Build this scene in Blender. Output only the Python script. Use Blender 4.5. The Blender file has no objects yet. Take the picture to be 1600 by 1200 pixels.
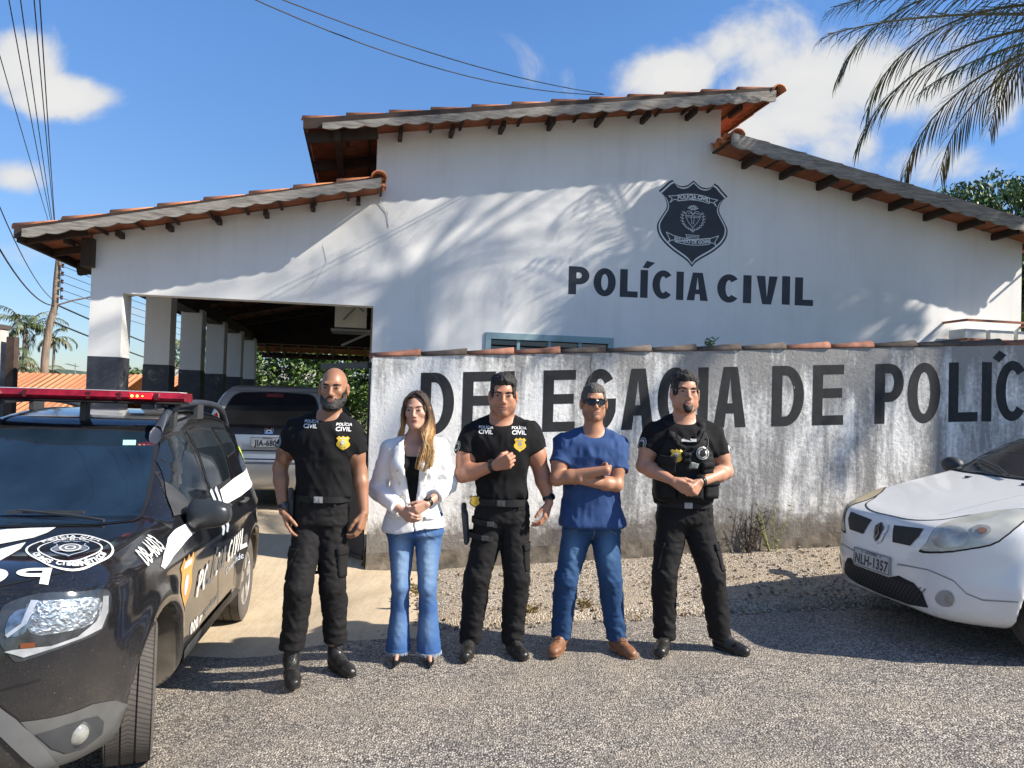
import bpy, bmesh, math, random
import numpy as np
from mathutils import Vector, Matrix
from mathutils.bvhtree import BVHTree
from math import sin, cos, pi, radians, sqrt, atan2, tan
random.seed(7)
S = bpy.context.scene
COL = S.collection
FAST = False
# ------------------------------------------------------------------ objects
def tag(o, label=None, cat=None, group=None, kind=None):
    if label: o['label'] = label
    if cat: o['category'] = cat
    if group: o['group'] = group
    if kind: o['kind'] = kind
    return o
def empty(name, loc=(0, 0, 0), rz=0.0, label=None, cat=None, group=None):
    o = bpy.data.objects.new(name, None); COL.objects.link(o)
    o.location = loc; o.rotation_euler = (0, 0, rz); o.empty_display_size = .1
    return tag(o, label, cat, group)
def link(name, me, parent=None, mats=None, smooth=False):
    o = bpy.data.objects.new(name, me); COL.objects.link(o)
    if parent is not None: o.parent = parent
    if mats is not None:
        if not isinstance(mats, (list, tuple)): mats = [mats]
        for m in mats: me.materials.append(m)
    if smooth:
        me.polygons.foreach_set('use_smooth', [True]*len(me.polygons))
    return o
def npmesh(name, V, Fq):
    me = bpy.data.meshes.new(name)
    V = np.asarray(V, np.float32); Fq = np.asarray(Fq, np.int32)
    me.vertices.add(len(V)); me.vertices.foreach_set('co', V.ravel())
    k = Fq.shape[1]
    me.loops.add(Fq.size); me.loops.foreach_set('vertex_index', Fq.ravel())
    me.polygons.add(len(Fq))
    me.polygons.foreach_set('loop_start', np.arange(0, Fq.size, k, dtype=np.int32))
    me.polygons.foreach_set('loop_total', np.full(len(Fq), k, np.int32))
    me.update(calc_edges=True); me.validate()
    return me
class MB:
    """collects simple shapes into one mesh"""
    def __init__(s): s.v = []; s.f = []; s.mi = []; s.m = 0
    def add(s, vs, fs):
        b = len(s.v); s.v += [tuple(v) for v in vs]
        for f in fs: s.f.append(tuple(i+b for i in f)); s.mi.append(s.m)
        return s
    def box(s, a, b, M=None, bev=0):
        x0, y0, z0 = a; x1, y1, z1 = b
        vs = [Vector(p) for p in ((x0,y0,z0),(x1,y0,z0),(x1,y1,z0),(x0,y1,z0),(x0,y0,z1),(x1,y0,z1),(x1,y1,z1),(x0,y1,z1))]
        if M is not None: vs = [M @ v for v in vs]
        return s.add(vs, [(0,3,2,1),(4,5,6,7),(0,1,5,4),(1,2,6,5),(2,3,7,6),(3,0,4,7)])
    def beam(s, p, q, w, h, up=(0,0,1)):
        p = Vector(p); q = Vector(q); d = (q-p).normalized(); r = d.cross(Vector(up)).normalized(); u = r.cross(d)
        vs = []
        for c in (p, q):
            for a, b in ((-1,-1),(1,-1),(1,1),(-1,1)): vs.append(c + r*a*w/2 + u*b*h/2)
        return s.add(vs, [(0,1,2,3),(7,6,5,4),(0,4,5,1),(1,5,6,2),(2,6,7,3),(3,7,4,0)])
    def tube(s, pts, r, n=8, cap=True):
        pts = [Vector(p) for p in pts]; N = len(pts)
        rs = r if isinstance(r, (list, tuple)) else [r]*N
        b = len(s.v); prev = None
        for i, p in enumerate(pts):
            d = (pts[min(i+1, N-1)] - pts[max(i-1, 0)]).normalized()
            if prev is None:
                a = Vector((0,0,1)) if abs(d.z) < .9 else Vector((1,0,0)); u = d.cross(a).normalized()
            else: u = (prev - d*prev.dot(d)).normalized()
            prev = u; w = d.cross(u)
            for k in range(n):
                t = 2*pi*k/n; s.v.append(tuple(p + (u*cos(t)+w*sin(t))*rs[i]))
        for i in range(N-1):
            for k in range(n):
                a = b+i*n+k; c = b+i*n+(k+1) % n
                s.f.append((a, c, c+n, a+n)); s.mi.append(s.m)
        if cap:
            s.f.append(tuple(b+k for k in range(n))[::-1]); s.mi.append(s.m)
            s.f.append(tuple(b+(N-1)*n+k for k in range(n))); s.mi.append(s.m)
        return s
    def lathe(s, prof, n=32, M=None):
        """prof: list of (radius, height) about z"""
        vs = []; fs = []; K = len(prof)
        for r, h in prof:
            for k in range(n): vs.append(Vector((r*cos(2*pi*k/n), r*sin(2*pi*k/n), h)))
        if M is not None: vs = [M @ v for v in vs]
        for i in range(K-1):
            for k in range(n):
                fs.append((i*n+k, i*n+(k+1) % n, (i+1)*n+(k+1) % n, (i+1)*n+k))
        if prof[0][0] > 1e-4: fs.append(tuple(range(n))[::-1])
        if prof[-1][0] > 1e-4: fs.append(tuple((K-1)*n+k for k in range(n)))
        return s.add(vs, fs)
    def prism(s, poly, fn, t0, t1):
        """poly list of 2D; fn(a,b,t)->3D ; extruded between t0,t1 (ngon caps)"""
        n = len(poly); vs = [fn(a, b, t0) for a, b in poly]+[fn(a, b, t1) for a, b in poly]
        fs = [tuple(range(n)), tuple(range(2*n-1, n-1, -1))]
        for i in range(n):
            j = (i+1) % n; fs.append((i, i+n, j+n, j))
        return s.add(vs, fs)
    def grid(s, P):
        """P: 2D list of points"""
        R = len(P); Cn = len(P[0]); b = len(s.v)
        for row in P: s.v += [tuple(p) for p in row]
        for i in range(R-1):
            for j in range(Cn-1):
                s.f.append((b+i*Cn+j, b+i*Cn+j+1, b+(i+1)*Cn+j+1, b+(i+1)*Cn+j)); s.mi.append(s.m)
        return s
    def sphere(s, c, r, n=12, m=8, M=None):
        rx, ry, rz = r if isinstance(r, (tuple, list)) else (r, r, r)
        vs = []; fs = []
        for i in range(m+1):
            a = pi*i/m
            for k in range(n):
                t = 2*pi*k/n; vs.append(Vector((c[0]+rx*sin(a)*cos(t), c[1]+ry*sin(a)*sin(t), c[2]+rz*cos(a))))
        if M is not None: vs = [M @ v for v in vs]
        for i in range(m):
            for k in range(n): fs.append((i*n+k, (i+1)*n+k, (i+1)*n+(k+1) % n, i*n+(k+1) % n))
        return s.add(vs, fs)
    def build(s, name, mats, parent=None, smooth=False, bevel=0, fixn=True, autos=None, weld=False):
        me = bpy.data.meshes.new(name); me.from_pydata(s.v, [], s.f)
        me.polygons.foreach_set('material_index', s.mi)
        bm = bmesh.new(); bm.from_mesh(me)
        if weld: bmesh.ops.remove_doubles(bm, verts=bm.verts, dist=1e-5)
        if fixn: bmesh.ops.recalc_face_normals(bm, faces=bm.faces)
        if bevel:
            es = [e for e in bm.edges if len(e.link_faces) == 2 and e.calc_face_angle(0) > .6]
            bmesh.ops.bevel(bm, geom=es, offset=bevel, segments=2, profile=.6, affect='EDGES', clamp_overlap=True)
        if autos is not None:
            for f in bm.faces: f.smooth = True
            for e in bm.edges:
                if len(e.link_faces) == 2 and e.calc_face_angle(0) > autos: e.smooth = False
        bm.to_mesh(me); bm.free(); me.update()
        o = link(name, me, parent, mats)
        if smooth: me.polygons.foreach_set('use_smooth', [True]*len(me.polygons))
        return o
def setnormals(me):
    pass
def catmull(pts, n=6, closed=True, sharp=()):
    out = []; N = len(pts)
    for i in range(N if closed else N-1):
        a = pts[(i-1) % N]; b_ = pts[i]; c = pts[(i+1) % N]; d = pts[(i+2) % N]
        if not closed:
            a = pts[max(i-1, 0)]; d = pts[min(i+2, N-1)]
        if i in sharp: a = b_
        if (i+1) % N in sharp: d = c
        # centripetal-ish: limit overshoot by scaling tangents with the segment length
        l = math.dist(b_, c); la = math.dist(a, b_)+1e-9; ld = math.dist(c, d)+1e-9
        m0 = [(c[j]-a[j])/(la+l)*l for j in range(len(b_))]; m1 = [(d[j]-b_[j])/(ld+l)*l for j in range(len(b_))]
        for k in range(n):
            t = k/n; h = (2*t**3-3*t*t+1, t**3-2*t*t+t, -2*t**3+3*t*t, t**3-t*t)
            out.append(tuple(h[0]*b_[j]+h[1]*m0[j]+h[2]*c[j]+h[3]*m1[j] for j in range(len(b_))))
    if not closed: out.append(tuple(pts[-1]))
    return out
# ------------------------------------------------------------------ noise (numpy)
_rs = np.random.RandomState(3)
_L = _rs.uniform(-1, 1, (32, 32, 32)).astype(np.float32)
def vnoise(x, y, z):
    x, y, z = np.broadcast_arrays(x, y, z)
    xi = np.floor(x).astype(np.int32); yi = np.floor(y).astype(np.int32); zi = np.floor(z).astype(np.int32)
    fx = x-xi; fy = y-yi; fz = z-zi
    fx = fx*fx*(3-2*fx); fy = fy*fy*(3-2*fy); fz = fz*fz*(3-2*fz)
    xi &= 31; yi &= 31; zi &= 31; x1 = (xi+1) & 31; y1 = (yi+1) & 31; z1 = (zi+1) & 31
    a = _L[xi, yi, zi]*(1-fx)+_L[x1, yi, zi]*fx; b = _L[xi, y1, zi]*(1-fx)+_L[x1, y1, zi]*fx
    c = _L[xi, yi, z1]*(1-fx)+_L[x1, yi, z1]*fx; d = _L[xi, y1, z1]*(1-fx)+_L[x1, y1, z1]*fx
    return (a*(1-fy)+b*fy)*(1-fz)+(c*(1-fy)+d*fy)*fz
# ------------------------------------------------------------------ distance fields -> meshes
def axis(lo, hi, coarse, fine=()):
    """1-D grid with finer spacing inside the given (a,b,step) intervals"""
    p = [lo]
    while p[-1] < hi:
        st = coarse
        for a, b, f in fine:
            if a-coarse <= p[-1] <= b: st = min(st, f)
        p.append(p[-1]+st)
    return np.array(p, np.float32)
def smin(a, b, k):
    if k <= 0: return np.minimum(a, b)
    h = np.maximum(k-np.abs(a-b), 0)/k
    return np.minimum(a, b)-h*h*k*.25
def smax(a, b, k): return -smin(-a, -b, k)
class Field:
    def __init__(s, ax, ay, az):
        s.ax, s.ay, s.az = ax, ay, az
        s.D = np.full((len(ax), len(ay), len(az)), .3, np.float32)
    def block(s, lo, hi):
        sl = []
        for a, l, h in zip((s.ax, s.ay, s.az), lo, hi):
            i = max(int(np.searchsorted(a, l))-1, 0); j = min(int(np.searchsorted(a, h))+1, len(a)); sl.append(slice(i, max(j, i+1)))
        return tuple(sl), s.ax[sl[0]][:, None, None], s.ay[sl[1]][None, :, None], s.az[sl[2]][None, None, :]
    def merge(s, fn, lo, hi, k=.02, op='u'):
        m = k+.04 if op == 'u' else .0
        sl, X, Y, Z = s.block([l-m for l in lo], [h+m for h in hi])
        if min(len(X), Y.shape[1], Z.shape[2]) == 0: return s
        d = fn(X, Y, Z).astype(np.float32)
        if op == 'u': s.D[sl] = smin(s.D[sl], d, k)
        elif op == 's': s.D[sl] = smax(s.D[sl], -d, k)
        elif op == 'i': s.D[sl] = smax(s.D[sl], d, k)
        elif op == 'a': s.D[sl] = s.D[sl]+d
        return s
    def cone(s, a, b, ra, rb, k=.02, op='u', flat=None):
        """round cone a->b; flat=(axis vector, scale) squashes the section along that axis"""
        a = np.array(a, float); b = np.array(b, float); ab = b-a; L2 = float(ab@ab)+1e-12
        r = max(ra, rb)*1.05; lo = np.minimum(a, b)-r; hi = np.maximum(a, b)+r
        if flat is not None:
            fx = np.array(flat[0], float); fx /= np.linalg.norm(fx); fs = flat[1]-1
            lo -= r*max(0, 1/flat[1]-1); hi += r*max(0, 1/flat[1]-1)
        def fn(X, Y, Z):
            px = X-a[0]; py = Y-a[1]; pz = Z-a[2]
            t = np.clip((px*ab[0]+py*ab[1]+pz*ab[2])/L2, 0, 1)
            dx = px-t*ab[0]; dy = py-t*ab[1]; dz = pz-t*ab[2]
            if flat is not None:
                q = (dx*fx[0]+dy*fx[1]+dz*fx[2])*fs
                dx = dx+q*fx[0]; dy = dy+q*fx[1]; dz = dz+q*fx[2]
            return np.sqrt(dx*dx+dy*dy+dz*dz)-(ra+(rb-ra)*t)
        return s.merge(fn, lo, hi, k, op)
    def ell(s, c, r, k=.02, op='u', R=None):
        c = np.array(c, float); r = np.array(r, float); m = r.max() if R is not None else r
        def fn(X, Y, Z):
            x = X-c[0]; y = Y-c[1]; z = Z-c[2]
            if R is not None:
                x, y, z = (R[0][0]*x+R[1][0]*y+R[2][0]*z, R[0][1]*x+R[1][1]*y+R[2][1]*z, R[0][2]*x+R[1][2]*y+R[2][2]*z)
            q0 = np.sqrt((x/r[0])**2+(y/r[1])**2+(z/r[2])**2); q1 = np.sqrt((x/r[0]**2)**2+(y/r[1]**2)**2+(z/r[2]**2)**2)+1e-9
            return q0*(q0-1)/q1
        return s.merge(fn, c-m, c+m, k, op)
    def loft(s, secs, k=.02, op='u', p=2.3, rnd=.02):
        """stack of superellipse sections: (z, cx, cy, rx, ry)"""
        A = np.array(secs, float); A = A[np.argsort(A[:, 0])]; z0, z1 = A[0, 0], A[-1, 0]
        mx = A[:, 3].max(); my = A[:, 4].max()
        lo = (A[:, 1].min()-mx, A[:, 2].min()-my, z0); hi = (A[:, 1].max()+mx, A[:, 2].max()+my, z1)
        def fn(X, Y, Z):
            zc = np.clip(Z, z0, z1); zz = zc[0, 0, :]
            I = [pchip(A[:, 0], A[:, j], zz)[None, None, :] for j in (1, 2, 3, 4)]
            q = (np.abs((X-I[0])/I[2])**p+np.abs((Y-I[1])/I[3])**p)**(1/p)
            d = (q-1)*np.minimum(I[2], I[3])*1.05
            e = np.abs(Z-(z0+z1)/2)-(z1-z0)/2
            return smax(d, e+0*d, rnd*2)
        return s.merge(fn, lo, hi, k, op)
    def mesh(s, name, proj=2):
        V, Q = surfnets(s.D, s.ax, s.ay, s.az)
        if proj:
            for _ in range(proj):
                d, g = s.sample(V); g2 = (g*g).sum(1)+1e-6
                st = d[:, None]*g/g2[:, None]
                n = np.linalg.norm(st, axis=1); mx = .006
                st *= np.minimum(1, mx/(n+1e-9))[:, None]
                V = V-st*.8
        me = npmesh(name, V, Q)
        return me, V
    def sample(s, V):
        def idx(a, x):
            i = np.clip(np.searchsorted(a, x)-1, 0, len(a)-2); f = np.clip((x-a[i])/(a[i+1]-a[i]), 0, 1); return i, f, a[i+1]-a[i]
        i, fx, hx = idx(s.ax, V[:, 0]); j, fy, hy = idx(s.ay, V[:, 1]); k, fz, hz = idx(s.az, V[:, 2])
        D = s.D; c = {}
        for a in (0, 1):
            for b in (0, 1):
                for e in (0, 1): c[a, b, e] = D[i+a, j+b, k+e]
        wx = (1-fx, fx); wy = (1-fy, fy); wz = (1-fz, fz)
        d = sum(c[a, b, e]*wx[a]*wy[b]*wz[e] for a in (0, 1) for b in (0, 1) for e in (0, 1))
        gx = sum((c[1, b, e]-c[0, b, e])*wy[b]*wz[e] for b in (0, 1) for e in (0, 1))/hx
        gy = sum((c[a, 1, e]-c[a, 0, e])*wx[a]*wz[e] for a in (0, 1) for e in (0, 1))/hy
        gz = sum((c[a, b, 1]-c[a, b, 0])*wx[a]*wy[b] for a in (0, 1) for b in (0, 1))/hz
        return d, np.stack([gx, gy, gz], 1)
def pchip(x, y, q):
    x = np.asarray(x, float); y = np.asarray(y, float); q = np.asarray(q, float)
    if len(x) < 3: return np.interp(q, x, y)
    h = np.diff(x); d = np.diff(y)/h; m = np.zeros(len(x))
    m[0] = d[0]; m[-1] = d[-1]
    for i in range(1, len(x)-1):
        if d[i-1]*d[i] > 0:
            w1 = 2*h[i]+h[i-1]; w2 = h[i]+2*h[i-1]; m[i] = (w1+w2)/(w1/d[i-1]+w2/d[i])
    k = np.clip(np.searchsorted(x, q, side='right')-1, 0, len(x)-2)
    t = np.clip((q-x[k])/h[k], 0, 1); t2 = t*t; t3 = t2*t
    return (2*t3-3*t2+1)*y[k]+(t3-2*t2+t)*h[k]*m[k]+(-2*t3+3*t2)*y[k+1]+(t3-t2)*h[k]*m[k+1]
def surfnets(D, ax, ay, az):
    D = D.copy(); D[0] = D[-1] = 1; D[:, 0] = D[:, -1] = 1; D[:, :, 0] = D[:, :, -1] = 1
    ins = D < 0; nx, ny, nz = D.shape
    cnt = np.zeros((nx-1, ny-1, nz-1), np.int8)
    for a in (0, 1):
        for b in (0, 1):
            for c in (0, 1): cnt += ins[a:nx-1+a, b:ny-1+b, c:nz-1+c]
    act = (cnt > 0) & (cnt < 8); I, J, K = np.nonzero(act); n = len(I)
    idx = np.full(act.shape, -1, np.int32); idx[I, J, K] = np.arange(n)
    acc = np.zeros((n, 3)); num = np.zeros(n)
    cs = [(a, b, c) for a in (0, 1) for b in (0, 1) for c in (0, 1)]
    co = {c: D[I+c[0], J+c[1], K+c[2]] for c in cs}
    for p in cs:
        for d in range(3):
            if p[d]: continue
            q = list(p); q[d] = 1; q = tuple(q)
            A = co[p]; B = co[q]; m = (A < 0) != (B < 0)
            t = A/(A-B+1e-20); P = np.zeros((n, 3))
            for e in range(3): P[:, e] = p[e]
            P[:, d] = t
            acc[m] += P[m]; num[m] += 1
    f = acc/num[:, None]
    V = np.stack([ax[I]+f[:, 0]*(ax[I+1]-ax[I]), ay[J]+f[:, 1]*(ay[J+1]-ay[J]), az[K]+f[:, 2]*(az[K+1]-az[K])], 1)
    Q = []
    def quads(d):
        sh = [slice(None)]*3; s1 = list(sh); s0 = list(sh); s0[d] = slice(0, -1); s1[d] = slice(1, None)
        A = ins[tuple(s0)]; B = ins[tuple(s1)]; ch = A != B
        u, w = [(1, 2), (2, 0), (0, 1)][d]
        g = np.stack(np.nonzero(ch), 1); g = g[(g[:, u] > 0) & (g[:, w] > 0) & (g[:, u] < D.shape[u]-1) & (g[:, w] < D.shape[w]-1)]
        if not len(g): return
        flip = ~A[g[:, 0], g[:, 1], g[:, 2]]
        def at(du, dw):
            h = g.copy(); h[:, u] += du; h[:, w] += dw; return idx[h[:, 0], h[:, 1], h[:, 2]]
        q = np.stack([at(-1, -1), at(0, -1), at(0, 0), at(-1, 0)], 1)
        q[flip] = q[flip][:, ::-1]; Q.append(q)
    for d in range(3): quads(d)
    return V, np.concatenate(Q)
def rotz(a): return Matrix.Rotation(a, 4, 'Z')
# ------------------------------------------------------------------ materials
def newmat(name):
    m = bpy.data.materials.new(name); m.use_nodes = True; nt = m.node_tree; b = nt.nodes['Principled BSDF']
    return m, nt, b
def nd(nt, t, **kw):
    n = nt.nodes.new(t)
    for k, v in kw.items():
        if k.startswith('i_'):
            key = k[2:]; key = int(key) if key.isdigit() else key
            n.inputs[key].default_value = v
        else: setattr(n, k, v)
    return n
def c4(c): return (c[0], c[1], c[2], 1)
def ramp(nt, stops, interp='LINEAR'):
    r = nt.nodes.new('ShaderNodeValToRGB'); r.color_ramp.interpolation = interp
    e = r.color_ramp.elements
    while len(e) < len(stops): e.new(.5)
    for x, (p, c) in zip(e, stops): x.position = p; x.color = c4(c) if len(c) == 3 else c
    return r
def mixc(nt, fac, a, b, mode='MIX'):
    m = nt.nodes.new('ShaderNodeMix'); m.data_type = 'RGBA'; m.blend_type = mode
    for key, v in ((0, fac), (6, a), (7, b)):
        if hasattr(v, 'is_output') or isinstance(v, bpy.types.NodeSocket): nt.links.new(v, m.inputs[key])
        elif key == 0: m.inputs[0].default_value = v
        else: m.inputs[key].default_value = c4(v)
    return m.outputs[2]
def coords(nt, scale=(1, 1, 1), kind='Object', loc=(0, 0, 0)):
    tc = nt.nodes.new('ShaderNodeTexCoord'); mp = nt.nodes.new('ShaderNodeMapping')
    mp.inputs['Scale'].default_value = scale; mp.inputs['Location'].default_value = loc
    nt.links.new(tc.outputs[kind], mp.inputs['Vector']); return mp.outputs[0]
def noise(nt, vec, scale, detail=4, rough=.55, dist=0):
    n = nt.nodes.new('ShaderNodeTexNoise'); n.inputs['Scale'].default_value = scale; n.inputs['Detail'].default_value = detail
    n.inputs['Roughness'].default_value = rough; n.inputs['Distortion'].default_value = dist
    nt.links.new(vec, n.inputs['Vector']); return n.outputs[0]
def bump(nt, b, h, strength, dist=.01):
    n = nt.nodes.new('ShaderNodeBump'); n.inputs['Strength'].default_value = strength; n.inputs['Distance'].default_value = dist
    nt.links.new(h, n.inputs['Height']); nt.links.new(n.outputs[0], b.inputs['Normal'])
def mathn(nt, op, a, b=None, c=None, clamp=False):
    n = nt.nodes.new('ShaderNodeMath'); n.operation = op; n.use_clamp = clamp
    for i, v in enumerate((a, b, c)):
        if v is None: continue
        if isinstance(v, bpy.types.NodeSocket): nt.links.new(v, n.inputs[i])
        else: n.inputs[i].default_value = v
    return n.outputs[0]
_mc = {}
def mat(name, col, rough=.6, metal=0, var=.12, vs=6, bmp=0, bs=60, bd=.003, spec=.5, coat=0, scale=(1, 1, 1), emit=None, es=0, trans=0, sheen=0):
    """plain procedural material: base colour broken up by noise, optional bump"""
    if name in _mc: return _mc[name]
    m, nt, b = newmat(name); L = nt.links
    v = coords(nt, scale)
    n = noise(nt, v, vs, 5)
    r = ramp(nt, [(.3, tuple(x*(1-var) for x in col)), (.7, tuple(min(1, x*(1+var)) for x in col))])
    L.new(n, r.inputs[0]); L.new(r.outputs[0], b.inputs['Base Color'])
    b.inputs['Roughness'].default_value = rough; b.inputs['Metallic'].default_value = metal
    b.inputs['Specular IOR Level'].default_value = spec; b.inputs['Coat Weight'].default_value = coat
    b.inputs['Coat Roughness'].default_value = .03
    if bmp: bump(nt, b, noise(nt, v, bs, 4), bmp, bd)
    if emit: b.inputs['Emission Color'].default_value = c4(emit); b.inputs['Emission Strength'].default_value = es
    if trans: b.inputs['Transmission Weight'].default_value = trans
    if sheen: b.inputs['Sheen Weight'].default_value = sheen
    _mc[name] = m; return m
# ------------------------------------------------------------------ lettering
def arc(cx, cy, rx, ry, a0, a1, n=14):
    return [(cx+rx*cos(radians(a0+(a1-a0)*i/n)), cy+ry*sin(radians(a0+(a1-a0)*i/n))) for i in range(n+1)]
def glyph(ch, w, t):
    """outline loops of a block capital in a w x 1 box with stroke t (holes included)"""
    h = t*.92; k = w/2
    if ch == 'I': return [[(0,0),(t,0),(t,1),(0,1)]], t
    if ch == 'L': return [[(0,0),(w,0),(w,h),(t,h),(t,1),(0,1)]], w
    if ch == 'E': m = .5; return [[(0,0),(w,0),(w,h),(t,h),(t,m-h/2+.03),(w*.95,m-h/2+.03),(w*.95,m+h/2+.03),(t,m+h/2+.03),(t,1-h),(w,1-h),(w,1),(0,1)]], w
    if ch == 'O': return [arc(k,.5,k,.51,0,360,32)[:-1], arc(k,.5,k-t,.51-h,360,0,28)[:-1]], w
    if ch == 'D': return [[(0,0)]+arc(w*.42,.5,w*.58,.5,-90,90,20)+[(0,1)], [(t,h)]+[(t,1-h)]+arc(max(t*1.02,w*.42),.5,w-t-max(t*1.02,w*.42),.5-h,90,-90,18)], w
    if ch == 'P': return [[(0,0),(t,0),(t,.36)]+arc(w*.5,.68,w*.5,.32,-90,90,16)+[(0,1)], [(t,1-h)]+arc(max(t*1.02,w*.5),.68,w-t*.97-max(t*1.02,w*.5),.32-h,90,-90,14)+[(t,.36+h)]], w
    if ch == 'B': return [[(0,0)]+arc(w*.5,.27,w*.5,.27,-90,80,14)+arc(w*.48,.76,w*.46,.24,-80,90,14)+[(0,1)], [(t,.42)]+arc(w*.5,.27,w*.5-t,.27-h,80,-90,10)+[(t,h)], [(t,1-h)]+arc(w*.48,.76,w*.46-t,.24-h,90,-80,10)+[(t,.6)]], w
    if ch == 'C': return [arc(k,.5,k,.51,42,318,28)+arc(k,.5,k-t,.51-h,312,48,24)], w
    if ch == 'G': return [arc(k,.5,k,.51,42,338,30)+[(w*.97,.52),(w*.52,.52),(w*.52,.52-h),(w-t,.52-h)]+arc(k,.5,k-t,.51-h,322,48,24)], w
    if ch == 'A': return [[(0,0),(t*1.05,0),(w*.5-(w*.5-t*1.05)*.74,.23),(w*.5+(w*.5-t*1.05)*.74,.23),(w-t*1.05,0),(w,0),(k+t*.68,1),(k-t*.68,1)],
                          [(w*.5-(w*.5-t*1.05)*.48,.40),(k,.84),(w*.5+(w*.5-t*1.05)*.48,.40)]], w
    if ch == 'V': return [[(0,1),(t*1.05,1),(k,.24),(w-t*1.05,1),(w,1),(k+t*.55,0),(k-t*.55,0)]], w
    if ch == 'N': return [[(0,0),(t,0),(t,.66),(w-t,0),(w,0),(w,1),(w-t,1),(w-t,.34),(t,1),(0,1)]], w
    if ch == 'H': return [[(0,0),(t,0),(t,.5-h/2),(w-t,.5-h/2),(w-t,0),(w,0),(w,1),(w-t,1),(w-t,.5+h/2),(t,.5+h/2),(t,1),(0,1)]], w
    if ch == '-': return [[(0,.42),(w*.5,.42),(w*.5,.58),(0,.58)]], w*.5
    if ch == "'": return [[(.25*t,1.08),(1.0*t,1.06),(1.9*t,1.27),(.8*t,1.33)]], t
    return [], w*.4
def loops_to_mesh(name, loops):
    """planar loops with holes -> 2-D mesh (filled by a curve)"""
    cu = bpy.data.curves.new(name, 'CURVE'); cu.dimensions = '2D'; cu.fill_mode = 'BOTH'
    for lp in loops:
        sp = cu.splines.new('POLY'); sp.points.add(len(lp)-1); sp.use_cyclic_u = True
        for p, (x, y) in zip(sp.points, lp): p.co = (x, y, 0, 1)
    o = bpy.data.objects.new(name, cu); me = bpy.data.meshes.new_from_object(o)
    bpy.data.objects.remove(o); bpy.data.curves.remove(cu); return me
def font_mesh(txt, size=1.0, bold=.02, sx=1.0, spacing=1.0, align='CENTER'):
    cu = bpy.data.curves.new('t', 'FONT'); cu.body = txt; cu.size = size; cu.offset = bold*size; cu.space_character = spacing
    cu.align_x = align; cu.align_y = 'CENTER'; cu.resolution_u = 3
    o = bpy.data.objects.new('t', cu); me = bpy.data.meshes.new_from_object(o)
    bpy.data.objects.remove(o); bpy.data.curves.remove(cu)
    for v in me.vertices: v.co.x *= sx
    return me
def slice_mesh(me, step):
    """cut a flat mesh into small cells so it can follow a curved surface"""
    bm = bmesh.new(); bm.from_mesh(me)
    for ax in (0, 1):
        lo = min(v.co[ax] for v in bm.verts); hi = max(v.co[ax] for v in bm.verts); n = Vector((0, 0, 0)); n[ax] = 1
        q = lo+step
        while q < hi:
            p = Vector((0, 0, 0)); p[ax] = q
            bmesh.ops.bisect_plane(bm, geom=list(bm.verts)+list(bm.edges)+list(bm.faces), plane_co=p, plane_no=n, dist=1e-6); q += step
    bm.to_mesh(me); bm.free(); return me
def drape(me, M, d, bvh, off=.003, back=1.0, name='decal', parent=None, mats=None, smooth=True, thick=0):
    """lay a flat mesh (placed by matrix M) on to a surface along direction d"""
    d = Vector(d).normalized(); bm = bmesh.new(); bm.from_mesh(me); bad = []
    for v in bm.verts:
        p = M @ v.co; h = bvh.ray_cast(p-d*back, d)
        if h[0] is None: bad.append(v); v.co = p
        else:
            n = h[1]
            if n.dot(d) > 0: n = -n
            v.co = h[0]+n*off
    bmesh.ops.delete(bm, geom=bad, context='VERTS')
    for f in bm.faces:
        f.smooth = smooth
        if f.normal.length == 0: f.normal_update()
    bm.normal_update()
    for f in bm.faces:
        if f.normal.dot(d) > 0: f.normal_flip()
    if thick:
        g = bmesh.ops.solidify(bm, geom=bm.faces[:], thickness=thick)
    bm.to_mesh(me); bm.free(); me.update()
    return link(name, me, parent, mats)
# ================================================================== camera, sky, sun
CAMH = 1.64
cam = bpy.data.cameras.new('camera'); co = bpy.data.objects.new('camera', cam); COL.objects.link(co); S.camera = co
cam.sensor_fit = 'HORIZONTAL'; cam.sensor_width = 36; cam.lens = 36*1200/1600; cam.clip_start = .1; cam.clip_end = 6000
P_, R_ = radians(1.35), radians(1.7)
fw = Vector((0, cos(P_), sin(P_))); up0 = Vector((0, -sin(P_), cos(P_))); rt0 = Vector((1, 0, 0))
rt = rt0*cos(R_)+up0*sin(R_); upv = -rt0*sin(R_)+up0*cos(R_)
M = Matrix((rt, upv, -fw)).transposed().to_4x4(); M.translation = Vector((0, 0, CAMH)); co.matrix_world = M
r = S.render; r.resolution_x = 1024; r.resolution_y = 768
S.render.engine = 'CYCLES'
S.view_settings.view_transform = 'Standard'; S.view_settings.look = 'None'; S.view_settings.exposure = .92; S.view_settings.gamma = 1
SUNDIR = Vector((-1, .25, -.777)).normalized()
sl = bpy.data.lights.new('sun', 'SUN'); sl.energy = 5.0; sl.angle = radians(.55); sl.color = (1, .92, .80)
so = bpy.data.objects.new('sun', sl); COL.objects.link(so); so.rotation_euler = (-SUNDIR).to_track_quat('Z', 'Y').to_euler(); so.location = (20, -5, 20)
w = bpy.data.worlds.new('World'); S.world = w; w.use_nodes = True; nt = w.node_tree; L = nt.links
bg = nt.nodes['Background']; bg.inputs[1].default_value = .060
sky = nd(nt, 'ShaderNodeTexSky', sky_type='NISHITA', sun_disc=False)
sky.sun_elevation = math.asin(-SUNDIR.z); sky.sun_rotation = atan2(-SUNDIR.x, -SUNDIR.y); sky.air_density = 1.0; sky.dust_density = .6; sky.ozone_density = 1.6; sky.altitude = 700
tc = nd(nt, 'ShaderNodeTexCoord'); sep = nd(nt, 'ShaderNodeSeparateXYZ'); L.new(tc.outputs['Generated'], sep.inputs[0])
X_, Y_, Z_ = sep.outputs
yc = mathn(nt, 'MAXIMUM', Y_, .05)
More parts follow.
